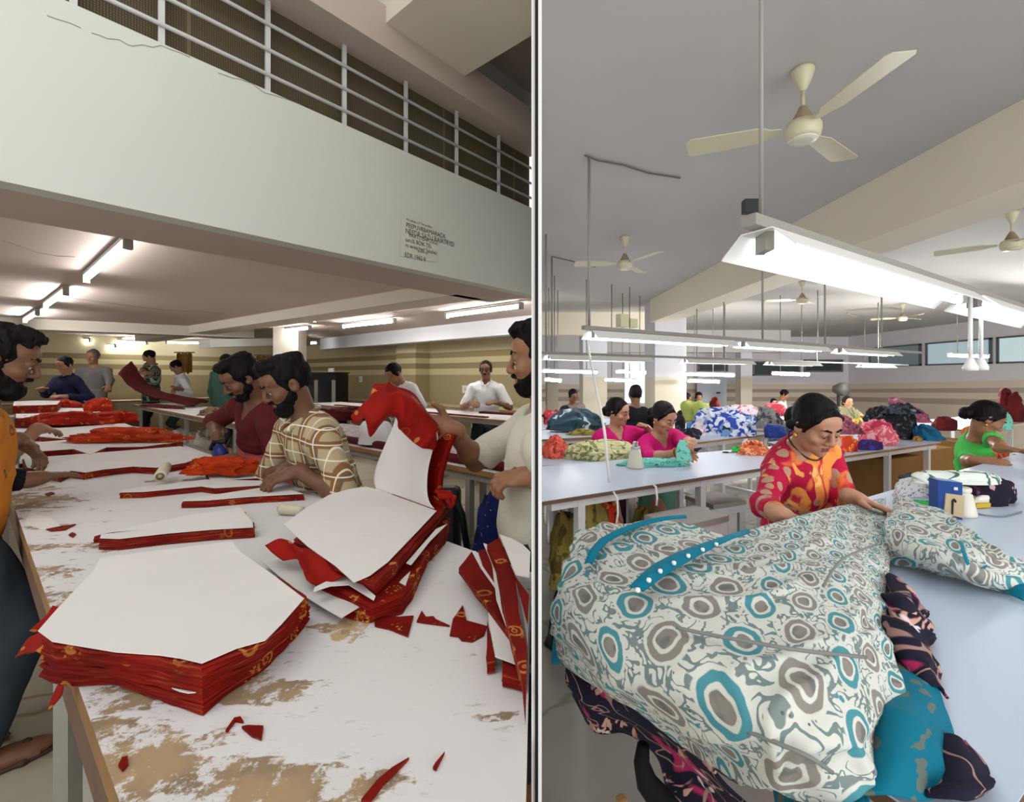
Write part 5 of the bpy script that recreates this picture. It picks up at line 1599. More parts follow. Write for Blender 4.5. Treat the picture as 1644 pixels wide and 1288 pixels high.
person('man in a white shirt bending forward behind the raised red cloth', (633, 600), 5.9, pelvis=W(668, 676, 5.95), yaw=-125, pitch=42, tyaw=-130, roll=8, s=1.1, hands=(W(640, 655, 5.5), W(622, 655, 5.6)), sk='mid', res=.014, hres=.009, top=M['whiteshirt'], sleeve=1.0, neck='collar', bottom=('trousers', M['darktrouser']))


def specs(ctx):
    H, s = ctx['H'], ctx['s']
    m = MB()
    for q in (-1, 1):
        m.tube([H(q * .033 + .022 * math.cos(a), .108, .008 + .018 * math.sin(a)) for a in [k * math.pi / 6 for k in range(13)]], .0022, 5)
        m.tube([H(q * .056, .106, .012), H(q * .080, .0, .012)], .0022, 5)
    m.tube([H(-.011, .110, .01), H(.011, .110, .01)], .0022, 5)
    m.build('spectacles', M['black'], ctx['root'])


person('man in spectacles and a white short-sleeved shirt standing behind the third table', (780, 594), 7.05, pelvis=W(781, 668, 7.2), yaw=-95, pitch=6, s=1.13, hands=(W(800, 647, 6.8), W(756, 647, 6.82)), hdir=((-.8, -.3, 0), (.5, -.6, -.2)), sk='dark', res=.014, hres=.008, top=M['whiteshirt'], sleeve=.95, neck='collar', hem=.1,
       bottom=('trousers', M['darktrouser']), beard='moustache', extra=specs)
wl_, wr_ = W(856, 766, 1.50), W(726, 690, 1.74)
person('man in a pale T-shirt by the partition holding up the red cloth and paper', (869, 577), 1.68, pelvis=W(868, 835, 1.70), yaw=180, pitch=6, tyaw=184, s=1.08, hands=(wl_, wr_), hdir=((-1, 0, -.25), (-1, -.1, .1)), pnorm=((0, .4, -1), (0, -1, .1)), curl=(1.0, .7), sk='mid', res=.008, hres=.0048,
       top=M['teeshirt'], sleeve=.85, hem=.22, bottom=('trousers', M['darktrouser']), hair='quiff', beard='short', elb=((.3, -.3, -.9), (.5, .8, -.45)), wallx=WX - .002, shw=1.05)
# the iron under the maroon man's hand
c = W(349, 737, 2.86)
ir = thing('hand_iron', 'blue and black hand iron under the maroon-shirted man\'s right hand', 'iron', c)
zb0 = ZT + .002
q = W(352, 752, 2.80)
MB().prism(ccw([(q.x - .10, q.y - .03), (q.x + .0, q.y - .06), (q.x + .07, q.y + .02), (q.x + .0, q.y + .06)]), zb0, zb0 + .03).build('sole_plate', M['chrome'], ir)
MB().tube([(q.x, q.y, zb0 + .03), (q.x + .01, q.y, zb0 + .08), (q.x - .01, q.y, zb0 + .13)], [.045, .04, .025], 14).build('body', plain('blue_enamel', C(34, 48, 110), .35), ir, True)
MB().tube([(q.x - .05, q.y, zb0 + .10), (q.x - .03, q.y, zb0 + .15), (q.x + .04, q.y, zb0 + .15)], .015, 10).build('handle', M['black'], ir, True)
# ================================================================== RIGHT HALL: the checking and folding tables
RX = .012
zf = lambda Y: -.05 - .030 * Y                       # the floor of this hall falls gently away
RC = 2.90


def structv(name, vs, fs, mat):
    o = add(name, vs, fs, mat); o['kind'] = 'structure'
    return o


structv('floor_right', [(.008, -1.5, zf(-1.5)), (17, -1.5, zf(-1.5)), (17, 20, zf(20)), (.008, 20, zf(20)), (.008, -1.5, zf(-1.5) - .1), (17, -1.5, zf(-1.5) - .1), (17, 20, zf(20) - .1), (.008, 20, zf(20) - .1)],
        [(0, 1, 2, 3), (7, 6, 5, 4), (0, 4, 5, 1), (1, 5, 6, 2), (2, 6, 7, 3), (3, 7, 4, 0)], M['floorR'])
struct('ceiling_right', MB().prism([(.008, .55), (17, .55), (17, 20), (.008, 20)], RC, RC + .12), M['ceilR'])
# big beam towards the camera, cross beam, columns
struct('trim_20', MB().prism(ccw([(2.66, .6), (2.545, 2.43), (2.16, 8.78), (2.56, 8.78), (2.96, 2.6), (3.08, .6)]), 2.47, RC), M['beamR'])
struct('trim_21', MB().prism(ccw([(.008, 10.4), (2.5, 10.4), (2.5, 10.8), (.008, 10.8)]), 2.38, RC), M['beamR'])
struct('trim_22', MB().prism(ccw([(.008, 14.5), (8, 14.5), (8, 14.9), (.008, 14.9)]), 2.2, RC), M['ceilR'])
c = W(1070, 600, 8.9)
struct('trim_23', MB().box((c.x, 9.0, (RC + zf(9)) / 2), (.62, .55, RC - zf(9)), .12), M['colR'])
c = W(952, 600, 11.2)
struct('trim_24', MB().box((c.x, 11.2, (RC + zf(11)) / 2), (.58, .5, RC - zf(11)), .08), M['colR'])
c = W(886, 600, 12.5)
struct('trim_25', MB().box((c.x, 12.5, (RC + zf(12)) / 2), (.30, .4, RC - zf(12)), .08), M['colR'])
c = W(1194, 600, 14.8)
struct('trim_26', MB().box((c.x, 14.8, (RC + zf(15)) / 2), (.36, .4, RC - zf(15))), M['colR'])
WYB, WXR = 17.0, 11.5


def stripes_r():
    n = NT('striped_plaster_right', .8, .2)
    x, y, z = n.sep(n.co)
    zz = n.math('ADD', z, n.math('MULTIPLY', n.math('SUBTRACT', y, 11.), .034))
    c = C(230, 228, 232)
    for a, b, k in ((-2, 1.36, C(226, 212, 192)), (1.05, 1.175, C(182, 168, 156)), (.725, .885, C(182, 168, 156))):
        c = n.mix(n.band(zz, a, b, .004), c, k)
    n.col(c); n.bump(n.noise(9), .05, .02)
    return n.m


ws = stripes_r()
struct('wall_right', MB().prism([(WXR, 4), (WXR + .15, 4), (WXR + .15, WYB + .15), (WXR, WYB + .15)], zf(WYB), RC), ws)
struct('wall_far', MB().prism([(.008, WYB), (WXR, WYB), (WXR, WYB + .15), (.008, WYB + .15)], zf(WYB), RC), ws)
# clerestory windows
for i, (p0, p1) in enumerate(((1397, 1480), (1488, 1594), (1602, 1668))):
    y0, y1 = WXR / ((p0 - CX) / F), WXR / ((p1 - CX) / F)
    w_ = MB()
    for (a, b, c0, c1) in ((y0, y0 - .06, 1.76, 2.42), (y1 + .06, y1, 1.76, 2.42), (y0, y1, 1.76, 1.80), (y0, y1, 2.38, 2.42)):
        w_.hexa([(WXR - .05, b, c0), (WXR, b, c0), (WXR, a, c0), (WXR - .05, a, c0), (WXR - .05, b, c1), (WXR, b, c1), (WXR, a, c1), (WXR - .05, a, c1)])
    o = struct('window_%d' % (i + 1), w_, plain('window_frame_grey', C(96, 100, 104), .5))
    g = MB().prism([(WXR - .02, y1), (WXR - .01, y1), (WXR - .01, y0), (WXR - .02, y0)], 1.79, 2.39).build('pane', emit('daylit_frosted_pane_%d' % i, C(*((112, 128, 132), (166, 188, 194), (182, 204, 206))[i]), (.25, .55, .65)[i]), o)
for i, (p0, p1, t0, t1, bt) in enumerate(((1208, 1284, 2.0, 1.46, 0), (1290, 1352, 2.06, 1.60, 1), (1120, 1168, 1.9, 1.62, 0))):
    a, b = W(p0, 600, WYB), W(p1, 600, WYB)
    w_ = MB()
    for (x0, x1, c0, c1) in ((a.x, a.x + .06, t1, t0), (b.x - .06, b.x, t1, t0), (a.x, b.x, t1, t1 + .05), (a.x, b.x, t0 - .05, t0)):
        w_.hexa([(x0, WYB - .06, c0), (x1, WYB - .06, c0), (x1, WYB - .002, c0), (x0, WYB - .002, c0), (x0, WYB - .06, c1), (x1, WYB - .06, c1), (x1, WYB - .002, c1), (x0, WYB - .002, c1)])
    o = struct('window_%d' % (i + 4), w_, plain('window_frame_dark', C(110, 112, 114), .5))
    MB().prism([(a.x + .04, WYB - .03), (b.x - .04, WYB - .03), (b.x - .04, WYB - .02), (a.x + .04, WYB - .02)], t1 + .04, t0 - .04).build('pane', M['windark'], o)
a = W(1020, 600, WYB)
o = struct('window_7', MB().box((a.x, WYB - .03, 1.30), (.86, .05, 1.75)), plain('window_frame_white', C(220, 220, 220), .5))
MB().box((a.x, WYB - .07, 1.30), (.76, .02, 1.65)).build('pane', emit('daylit_pane', C(240, 246, 250), 1.6), o)
a, b = W(1119, 600, 16.6), W(1166, 600, 16.6)
dp = thing('notice_board', 'large white board panel with a small dark mark, far wall', 'board', ((a.x + b.x) / 2, 16.6, zf(16.6)))
MB().box(((a.x + b.x) / 2, 16.6, .72), (b.x - a.x, .06, 1.45 - zf(16.6) * 0)).build('panel', plain('board_bluish_white', C(206, 214, 224), .5), dp)
MB().box((a.x + .75, 16.55, .85), (.14, .02, .05)).build('mark', M['black'], dp)

# ------------------------------------------------------------------ ceiling fans


def fan(px, py, label, rot, drop=.30, r=.52):
    p = WZ(px, py, RC)
    t = thing('ceiling_fan', label, 'fan', p, 'cream ceiling fans in the right hall')
    Z = RC
    MB().lathe((p.x, p.y, 0), [(.036, Z - .002), (.05, Z - .004), (.05, Z - .018), (.040, Z - .05), (.016, Z - .10), (.012, Z - .105)], 22).build('ceiling_canopy', M['cream'], t, True)
    MB().tube([(p.x, p.y, Z - .10), (p.x, p.y, Z - drop + .07)], .009, 10).build('down_rod', M['cream'], t, True)
    zb_ = Z - drop
    MB().lathe((p.x, p.y, 0), [(.010, zb_ + .125), (.016, zb_ + .12), (.046, zb_ + .062), (.046, zb_ + .055)], 22).build('lower_canopy', plain('fan_canopy', C(160, 144, 118), .5), t, True)
    MB().lathe((p.x, p.y, 0), [(.045, zb_ + .052), (.070, zb_ + .044), (.080, zb_ + .025), (.080, zb_ + .004), (.074, zb_ - .022), (.064, zb_ - .034)], 30).build('motor_housing', M['cream'], t, True)
    MB().lathe((p.x, p.y, 0), [(.064, zb_ - .030), (.060, zb_ - .040), (.03, zb_ - .046), (.001, zb_ - .046)], 30).build('bottom_cover', plain('fan_cover', C(216, 214, 196), .35), t, True)
    for k in range(3):
        a = rot + k * 2 * math.pi / 3
        d, n = Vector((math.cos(a), math.sin(a), 0)), Vector((-math.sin(a), math.cos(a), 0))
        c = Vector((p.x, p.y, zb_ + .018)); m = MB()
        pts = [(.09, .02), (.14, .03), (.18, .055), (r * .7, .062), (r - .02, .066), (r, .05)]
        up = [c + d * x + n * w + Vector((0, 0, w * .18)) for x, w in pts]; dn = [c + d * x - n * w - Vector((0, 0, w * .18)) for x, w in pts]
        vs_ = up + dn + [v + Vector((0, 0, .004)) for v in up + dn]; q = len(pts)
        for j in range(q - 1):
            m.f += [(j, q + j, q + j + 1, j + 1), (2 * q + j, 2 * q + j + 1, 3 * q + j + 1, 3 * q + j), (j, j + 1, 2 * q + j + 1, 2 * q + j), (q + j + 1, q + j, 3 * q + j, 3 * q + j + 1)]
        m.f += [(0, 2 * q, 3 * q, q), (q - 1, 2 * q - 1, 4 * q - 1, 3 * q - 1)]
        m.v = vs_
        m.build('blade', M['cream'], t)
    return t


for px, py, lab, rot in ((1289, 111, 'cream ceiling fan nearest the camera', 2.75), (1003, 380, 'cream ceiling fan left of the big beam', 3.1), (1624, 340, 'cream ceiling fan at the right edge beyond the big beam', 2.4),
                         (1288, 452, 'small cream ceiling fan above the second row of lights', 2.9), (1449, 488, 'small cream ceiling fan below the bright nearest light', .4), (922, 512, 'far ceiling fan near the fuse box on the rail', 1.0), (888, 505, 'far ceiling fan at the left edge by the partition', .2)):
    fan(px, py, lab, rot)

# ------------------------------------------------------------------ hanging tube lights on rails
EA, EB = Vector((.505, 1.06, 0)), Vector((1.724, 1.866, 0))
ed = (EB - EA).normalized(); en = Vector((-ed.y, ed.x, 0))


def rig(label, a, L, z, reflector=True, group='hanging tube lights in the right hall', w=.085, tubes=1, mat=None):
    """one tube under a flared white reflector, hung with its opening down"""
    t = thing('hanging_tube_light', label, 'light', (a.x, a.y, z), group)
    b = a + ed * L
    cs = [(-w, .0), (-w * .92, .008), (-w * .42, .050), (w * .42, .050), (w * .92, .008), (w, 0)]
    if reflector:
        vs_, fs_ = [], []
        for e in (a, b):
            vs_ += [e + en * x + Vector((0, 0, z + h)) for x, h in cs] + [e + en * x * .985 + Vector((0, 0, z + h - .003)) for x, h in cs]
        q = len(cs)
        for j in range(q - 1):
            fs_ += [(j, j + 1, 2 * q + j + 1, 2 * q + j), (q + j + 1, q + j, 3 * q + j, 3 * q + j + 1)]
            fs_ += [(j, q + j, q + j + 1, j + 1), (2 * q + j + 1, 3 * q + j + 1, 3 * q + j, 2 * q + j)]
        fs_ += [(0, 2 * q, 3 * q, q), (q - 1, 2 * q - 1, 4 * q - 1, 3 * q - 1)]
        add('reflector', vs_, fs_, M['white'], t)
    for k in range(tubes):
        o_ = en * ((k - (tubes - 1) / 2) * .05)
        MB().tube([a + ed * .05 + o_ + Vector((0, 0, z + .018)), b - ed * .05 + o_ + Vector((0, 0, z + .018))], .0155, 12).build('tube', mat or M['tubeF'], t, True)
    for e, s in ((a, 1), (b, -1)):
        MB().bar(e + ed * s * .035 + Vector((0, 0, z + .005)), e + ed * s * .035 + Vector((0, 0, z + .05)), .02, .05).build('lamp_holder', M['steel'], t)
    return t


def rail_and_rods(label, a, L, z, rods, group='light rails in the right hall'):
    t = thing('light_rail', label, 'rail', (a.x, a.y, z), group)
    MB().bar(a - ed * .03 + Vector((0, 0, z + .068)), a + ed * L + Vector((0, 0, z + .068)), .035, .026).build('channel', plain('rail_grey', C(146, 142, 136), .5), t)
    for r in rods:
        p = a + ed * r
        MB().tube([p + Vector((0, 0, z + .075)), p + Vector((0, 0, RC))], .0052 if a.y < 2 else .0095, 8).build('hanging_rod', M['steel'], t, True)
    return t


rig('brightest tube light under a wide white reflector, nearest the camera', EA, 1.46, 1.735, w=.09, mat=M['tubeR'])
rig('tube light at the right edge following the brightest one', EA + ed * 1.58, 1.3, 1.735, w=.09, mat=M['tubeR'])
nr = rail_and_rods('grey rail carrying the two nearest tube lights on thin rods', EA, 3.0, 1.735, (.02, 2.7))
MB().box(EA + Vector((-.02, -.012, 1.835)), (.03, .02, .03)).build('clamp', M['black'], nr)
A2 = W(942, 540, 3.03); A2.z = 0
rail_and_rods('long grey rail of the second row of tube lights', A2, 5.9, 1.70, (.02, 2.05, 3.2, 4.6))
for s, L, lab in ((.02, 1.55, 'leftmost tube light of the second row'), (1.72, 1.45, 'middle tube light of the second row'), (3.5, 1.5, 'right tube light of the second row')):
    rig(lab, A2 + ed * s, L, 1.70)
A3 = W(874, 576, 4.7); A3.z = 0
rail_and_rods('grey rail of the third row of tube lights', A3, 9.5, 1.62, (.02, 3.0, 5.6, 8.0))
for s, L, lab in ((.02, 1.5, 'tube light of the third row at the partition'), (2.15, 1.5, 'tube light of the third row in front of the big column'), (4.1, 1.5, 'tube light of the third row under the second row'), (7.2, 1.5, 'tube light of the third row below the dark windows')):
    rig(lab, A3 + ed * s, L, 1.62)
for px0, px1, py, Y, lab in ((872, 958, 596, 6.6, 'far tube light low at the partition'), (876, 900, 610, 7.5, 'far short tube light lowest at the partition'), (972, 1020, 610, 7.2, 'far wide tube light behind the black-shirted man'), (1103, 1178, 601, 6.9, 'far tube light right of the big column'), (1105, 1154, 612, 8.6, 'far lowest tube light right of the big column'),
                             (1241, 1298, 600, 8.2, 'far tube light above the white T-shirted man'), (1524, 1586, 571, 7.5, 'small tube light on a stick before the bright windows'), (990, 1036, 597, 8, 'far pale tube light left of the big column')):
    p, q = W(px0, py, Y), W(px1, py + 2, Y + .4)
    t = thing('hanging_tube_light', lab, 'light', p, 'hanging tube lights in the right hall')
    MB().tube([p, q], .02, 10).build('tube', M['tubeFF'] if px0 > 1200 else M['tubeF'], t, True)
    MB().bar(p + Vector((0, 0, .035)), q + Vector((0, 0, .035)), .06, .02).build('batten_body', M['whitesteel'], t)
    for f_ in (.2, .8):
        r = p.lerp(q, f_); MB().tube([r + Vector((0, 0, .03)), Vector((r.x, r.y, RC))], .008, 6).build('hanging_rod', M['steel'], t, True)
# conduits on the ceiling, cords, pull switches, a fuse box
for pts, lab in (([WZ(939, 250, RC - .008), WZ(960, 258, RC - .008), WZ(1000, 265, RC - .008), WZ(1040, 278, RC - .008), WZ(1092, 286, RC - .008)], 'thin dark cable along the ceiling from the second light row rod'),
                 ([WZ(886, 412, RC - .008), WZ(920, 420, RC - .008), WZ(956, 429, RC - .008)], 'thin cable on the ceiling near the partition')):
    o = MB().tube(pts, .006, 6).build('ceiling_cable', plain('cable_grey', C(110, 102, 96), .6), None, True, at=pts[0]); props(o, lab, 'cable')
p = WZ(1360, 503, RC - .02); q = WZ(1388, 512, RC - .02)
o = MB().tube([p, q, Vector((q.x, q.y, 1.86))], .014, 8).build('hanging_conduit', M['steel'], None, True, at=q); props(o, 'bent grey conduit from the ceiling down to the second light rail', 'pipe')
p = WZ(886, 412, RC - .01)
o = MB().tube([p, Vector((p.x, p.y, 1.74))], .012, 8).build('drop_rod', M['steel'], None, True, at=p); props(o, 'thin rod from the ceiling to the third light row near the partition', 'pipe')
p = A2 + ed * .32; p.z = 1.835
fb_ = thing('fuse_box', 'small cream fuse box on the second light rail near its left end', 'box', p)
MB().box(p + Vector((0, 0, .0)), (.075, .05, .09), .58).build('casing', M['cream'], fb_)
MB().box(p + Vector((.075, .05, -.012)), (.07, .05, .06), .58).build('switch_box', M['cream'], fb_)
for px, lab in ((1558, 'left white pull switch hanging below the nearest rail'), (1575, 'right white pull switch hanging below the nearest rail')):
    d_ = (px - CX) / F
    tpar = (EA.x - d_ * EA.y) / (d_ * ed.y - ed.x); p = EA + ed * tpar
    t = thing('pull_switch', lab, 'switch', (p.x, p.y, 1.5))
    zb_ = HC - (578 - CY) / F * p.y
    MB().tube([(p.x, p.y, 1.79), (p.x, p.y, zb_)], .0075, 8).build('cord', M['white'], t, True)
    MB().lathe((p.x, p.y, 0), [(.008, zb_ + .01), (.017, zb_ - .01), (.026, zb_ - .03), (.025, zb_ - .045)], 16).build('bell', M['white'], t, True)
cord = [W(944, 556, 2.98), W(950, 590, 2.8), W(958, 630, 2.62), W(966, 668, 2.5), W(972, 705, 2.44), W(978, 737, 2.46)]
cord[-1].z = .885
cd = MB().tube([Vector(v) for v in crcurve([tuple(v) for v in cord], 24)], .0075, 8).build('power_cord', M['white'], None, True, at=cord[0]); props(cd, 'white power cord hanging from the second light row down to the table', 'cord')
c2 = [W(985, 790, 2.28), W(991, 800, 2.25), W(992, 825, 2.25), W(988, 850, 2.27)]
cd = MB().tube(c2, .005, 6).build('power_cord', M['white'], None, True, at=c2[0]); props(cd, 'thin white cord dangling below the near edge of the second table', 'cord')
c2 = [W(1048, 778, 2.47), W(1053, 782, 2.45), W(1055, 800, 2.44), W(1054, 812, 2.44)]
cd = MB().tube(c2, .006, 6).build('power_cord', M['white'], None, True, at=c2[0]); props(cd, 'short white cord above the white stool', 'cord')

# ------------------------------------------------------------------ tables


def table_r(label, a, b, a2, b2, z, top, edge, legmat, nl=3, group='white tables in the right hall', shelf=True, th=.022):
    t = thing('folding_table', label, 'table', ((a.x + b.x) / 2, (a.y + b.y) / 2, zf(a.y)), group)
    P = ccw([p[:2] for p in (a, b, b2, a2)])
    MB().prism(P, z - .003, z).build('laminate_top', top, t)
    MB().prism(P, z - th, z - .0035).build('edge_board', edge, t)
    u = (b - a).normalized()
    for i in range(nl):
        f = (i + .25) / (nl - .5)
        ends = []
        for p0, p1, sg in ((a, b, .06), (a2, b2, -.06)):
            p = p0.lerp(p1, f) + (a2 - a) * sg
            MB().bar((p.x, p.y, zf(p.y)), (p.x, p.y, z - th), .042, .042, up=u).build('leg', legmat, t); ends.append(p)
        if shelf:
            p, q = ends; MB().bar((p.x, p.y, .2), (q.x, q.y, .2), .03).build('stretcher', legmat, t)
    for p0, p1, sg in ((a, b, .06), (a2, b2, -.06)):
        p, q = p0.lerp(p1, .02) + (a2 - a) * sg, p0.lerp(p1, .98) + (a2 - a) * sg
        MB().bar((p.x, p.y, z - th - .02), (q.x, q.y, z - th - .02), .035, .04).build('apron_rail', legmat, t)
    return t


V3 = lambda x, y: Vector((x, y, 0))
TZ1 = .93
P0 = V3(.080, 1.155); e1 = V3(.852, .524); g1 = V3(.524, -.852)
t1_ = table_r('white laminate table under the patterned cloth, in front', P0, P0 + e1 * 4.6, P0 + g1 * .77, P0 + g1 * .77 + e1 * 4.6, TZ1, M['laminate'], M['wooddark'], M['whitesteel'], 4)
TZ2 = .87
table_r('white laminate table in the second row with the turquoise cloth', V3(.0245, 2.135), V3(1.90, 3.18), V3(.034, 2.96), V3(2.05, 3.853), TZ2, M['laminate'], M['wooddark'], M['whitesteel'], 3, shelf=False)
TZ3 = .84
table_r('white table carrying the blue and white mound of cloth', V3(1.18, 4.07), V3(2.52, 4.93), V3(.80, 4.72), V3(2.1, 5.6), TZ3, M['laminate'], M['wood'], M['whitesteel'], 3)
table_r('narrow white table under the cream green heap by the partition', V3(.03, 3.14), V3(.80, 3.32), V3(.03, 3.54), V3(.72, 3.68), TZ3, M['laminate'], M['wood'], M['whitesteel'], 2, shelf=False)
table_r('small white table under the dark teal bundle by the partition', V3(.03, 4.45), V3(.66, 4.68), V3(.03, 5.2), V3(.55, 5.38), TZ3, M['laminate'], M['wood'], M['whitesteel'], 2)
TZ4 = .82
table_r('white table with a mixed heap of clothes above the cartons', V3(2.3, 3.58), V3(3.86, 4.40), V3(2.2, 4.4), V3(3.55, 5.15), TZ4, M['laminate'], M['wood'], M['whitesteel'], 3, shelf=False)
table_r('far white table along the striped right wall', V3(5.2, 5.6), V3(8.2, 7.3), V3(4.9, 6.4), V3(8.0, 8.0), .80, M['laminate'], M['wood'], M['whitesteel'], 3)
table_r('far white table left, behind the dark teal heap', V3(.03, 5.6), V3(2.4, 7.0), V3(.03, 6.4), V3(2.2, 7.7), .80, M['laminate'], M['wood'], M['whitesteel'], 3)
table_r('far white table with the pink heap before the small child', V3(2.8, 6.4), V3(5.6, 8.1), V3(2.5, 7.1), V3(5.3, 8.7), .80, M['laminate'], M['wood'], M['whitesteel'], 3)

# stools
def stool(label, c, z, w, d, rz):
    t = thing('step_stool', label, 'stool', (c.x, c.y, zf(c.y)))
    R = Matrix.Rotation(rz, 3, 'Z')
    MB().box((c.x, c.y, z - .015), (w, d, .03), rz).build('seat', plain('stool_top', C(150, 144, 138), .5), t)
    for x, y in ((-1, -1), (1, -1), (1, 1), (-1, 1)):
        p = c + R @ Vector((x * (w / 2 - .025), y * (d / 2 - .025), 0))
        MB().bar((p.x, p.y, zf(p.y)), (p.x, p.y, z - .031), .045, .045).build('leg', M['whitesteel'], t)
    for y in (-1, 1):
        p, q = c + R @ Vector((-w / 2 + .03, y * (d / 2 - .02), 0)), c + R @ Vector((w / 2 - .03, y * (d / 2 - .02), 0))
        MB().bar((p.x, p.y, z - .06), (q.x, q.y, z - .06), .02, .05).build('apron', M['whitesteel'], t)
    return t


c = W(1102, 815, 2.32); stool('white step stool below the second table', V3(c.x, c.y), .75, .36, .22, .52)
c = W(1108, 795, 3.25); stool('small white stool with a red cloth further under the second table', V3(c.x + .28, 3.52), .52, .32, .3, .4)
# cream plastic glue bottle things


def flask(label, p, r, h, neckr, mat, cap=None):
    t = thing('plastic_bottle', label, 'bottle', p)
    MB().lathe(p, [(r * .96, .0005), (r, .006), (r * .98, h * .1), (neckr * 1.25, h * .76), (neckr, h * .80), (neckr, h)], 28).build('body', mat, t, True)
    if cap: MB().lathe(p, [(neckr * 1.12, h * .9), (neckr * 1.12, h * 1.0), (neckr * .6, h * 1.02), (neckr * .6, h * 1.2), (neckr * .3, h * 1.24)], 20).build('cap', cap, t, True)
    else: MB().lathe(p, [(neckr * 1.12, h * .84), (neckr * 1.16, h * .88), (neckr * 1.16, h * .97), (neckr * 1.02, h * 1.0)], 24).build('collar', mat, t, True)
    return t


mb = plain('cloudy_plastic', C(214, 212, 196), .35, .4); mb.node_tree.nodes['Principled BSDF'].inputs['Subsurface Weight'].default_value = .1
flask('cream conical plastic bottle without its cap, beside the blue box', WZ(1543, 827, TZ1 + .0), .047, .105, .026, mb)
flask('cream conical bottle with a metal spout beside the turquoise cloth', WZ(1020, 751, TZ2), .055, .135, .026, mb, M['chrome'])
p = WZ(1208, 727, TZ2); flask('small white bottle behind the green and rust cloth on the second table', p + Vector((0, .12, 0)), .03, .09, .014, M['white'])

# ------------------------------------------------------------------ cloth on the nearest table
def wrows(R):
    return [[WZ(*p) for p in r] for r in R]


mainp = thing('printed_cloth_pile', 'large pile of cream cloth printed with teal and grey ovals spread over the front table', 'cloth pile', WZ(1180, 1000, TZ1))
R_ = [[(925, 858, 1.035), (985, 845, 1.055), (1050, 838, 1.055), (1105, 850, 1.045), (1170, 866, 1.025), (1240, 848, 1.015), (1330, 822, .995), (1420, 803, .955)],
      [(905, 920, 1.02), (970, 900, 1.06), (1045, 895, 1.07), (1120, 900, 1.07), (1190, 900, 1.065), (1270, 880, 1.05), (1350, 860, 1.02), (1430, 850, .965)],
      [(890, 985, .97), (960, 975, 1.045), (1050, 965, 1.075), (1130, 960, 1.085), (1210, 950, 1.085), (1290, 930, 1.07), (1360, 915, 1.04), (1426, 905, .965)],
      [(893, 1030, .88), (965, 1050, 1.01), (1060, 1040, 1.065), (1150, 1030, 1.085), (1230, 1020, 1.085), (1310, 1000, 1.075), (1380, 985, 1.04), (1422, 980, .965)],
      [(915, 1062, .81), (1000, 1110, .95), (1090, 1115, 1.035), (1180, 1110, 1.065), (1260, 1100, 1.075), (1340, 1080, 1.065), (1400, 1060, 1.03), (1432, 1050, .965)],
      [(965, 1095, .77), (1060, 1152, .88), (1140, 1185, .975), (1220, 1188, 1.025), (1290, 1176, 1.045), (1360, 1150, 1.045), (1415, 1128, 1.01), (1450, 1110, .97)],
      [(1075, 1152, .73), (1115, 1200, .81), (1180, 1235, .90), (1240, 1250, .96), (1300, 1240, .995), (1350, 1205, 1.01), (1390, 1180, 1.0), (1412, 1160, .97)],
      [(1160, 1232, .71), (1200, 1258, .76), (1240, 1275, .82), (1290, 1276, .90), (1340, 1268, .955), (1386, 1266, .965), (1398, 1222, .97), (1408, 1185, .965)]]
patch('upper_cloth', wrows(R_), M['ikat'], mainp, 160, 160, .0035, 8, .014, 3, .004, ragged=.3, uvxy=.5)
# piping and border bands on the pile
def band(name, pts, wd, mat, parent, z=.006, n=40):
    """pts: (px, py, z)"""
    P = crcurve([tuple(WZ(*p)) for p in pts], n)
    rows = []
    for i, p in enumerate(P):
        t = Vector(P[min(i + 1, n - 1)]) - Vector(P[max(i - 1, 0)]); t.z = 0; t.normalize()
        s_ = Vector((-t.y, t.x, 0)) * wd * (.35 + .65 * math.sin(math.pi * min(1, .15 + i / (n - 1))))
        rows.append([Vector(p) - s_ + Vector((0, 0, z)), Vector(p) + Vector((0, 0, z + .005)), Vector(p) + s_ + Vector((0, 0, z))])
    return patch(name, rows, mat, parent, 60, 8, 0, 1, 0, 1, .004)


band('border_band', [(1022, 958, 1.092), (1060, 925, 1.094), (1105, 900, 1.092), (1150, 880, 1.082), (1200, 862, 1.052)], .017, M['tealplain'], mainp, .010)
for i in range(7):
    t = i / 6
    P = crcurve([tuple(WZ(*p)) for p in [(1024, 954, 1.108), (1060, 923, 1.110), (1105, 898, 1.106), (1150, 879, 1.096)]], 7)[i]
    MB().lathe((P[0], P[1], P[2] + .006), [(.0001, .004), (.0035, .003), (.0042, 0), (.003, -.003)], 10).build('button', M['white'], mainp, True)
band('border_band', [(945, 915, 1.062), (965, 880, 1.065), (1010, 856, 1.068), (1060, 842, 1.068), (1100, 838, 1.06)], .010, M['tealplain'], mainp, .010)
pa = [[WZ(918, 895, 1.02), WZ(932, 930, 1.03)], [WZ(908, 935, 1.0), WZ(926, 945, 1.02)], [WZ(906, 950, .98), WZ(920, 955, 1.0)]]
patch('teal_corner', pa, M['tealplain'], mainp, 10, 10, .002, 10, 0, 2)
pa = [[WZ(890, 1020, .86), WZ(905, 1050, .85)], [WZ(886, 1060, .80), WZ(902, 1062, .82)], [WZ(888, 1066, .79), WZ(898, 1066, .80)]]
patch('teal_corner', pa, M['tealplain'], mainp, 10, 10, .002, 10, 0, 2)
# seams and tucks pressed in the cloth
for k, pts in enumerate(([(1322, 945, 1.082), (1340, 915, 1.075), (1362, 895, 1.055), (1408, 876, 1.01)], [(1085, 1012, 1.092), (1130, 1022, 1.094), (1200, 1035, 1.098), (1290, 1050, 1.094), (1390, 1060, 1.045)], [(1200, 1180, 1.03), (1250, 1200, 1.035), (1300, 1222, 1.03), (1336, 1246, 1.0)])):
    P = [Vector(v) + Vector((0, 0, .004)) for v in crcurve([tuple(WZ(*p)) for p in pts], 24)]
    MB().tube(P, .0026, 6).build('seam', plain('seam_grey', C(120, 124, 118), .8), mainp, True)
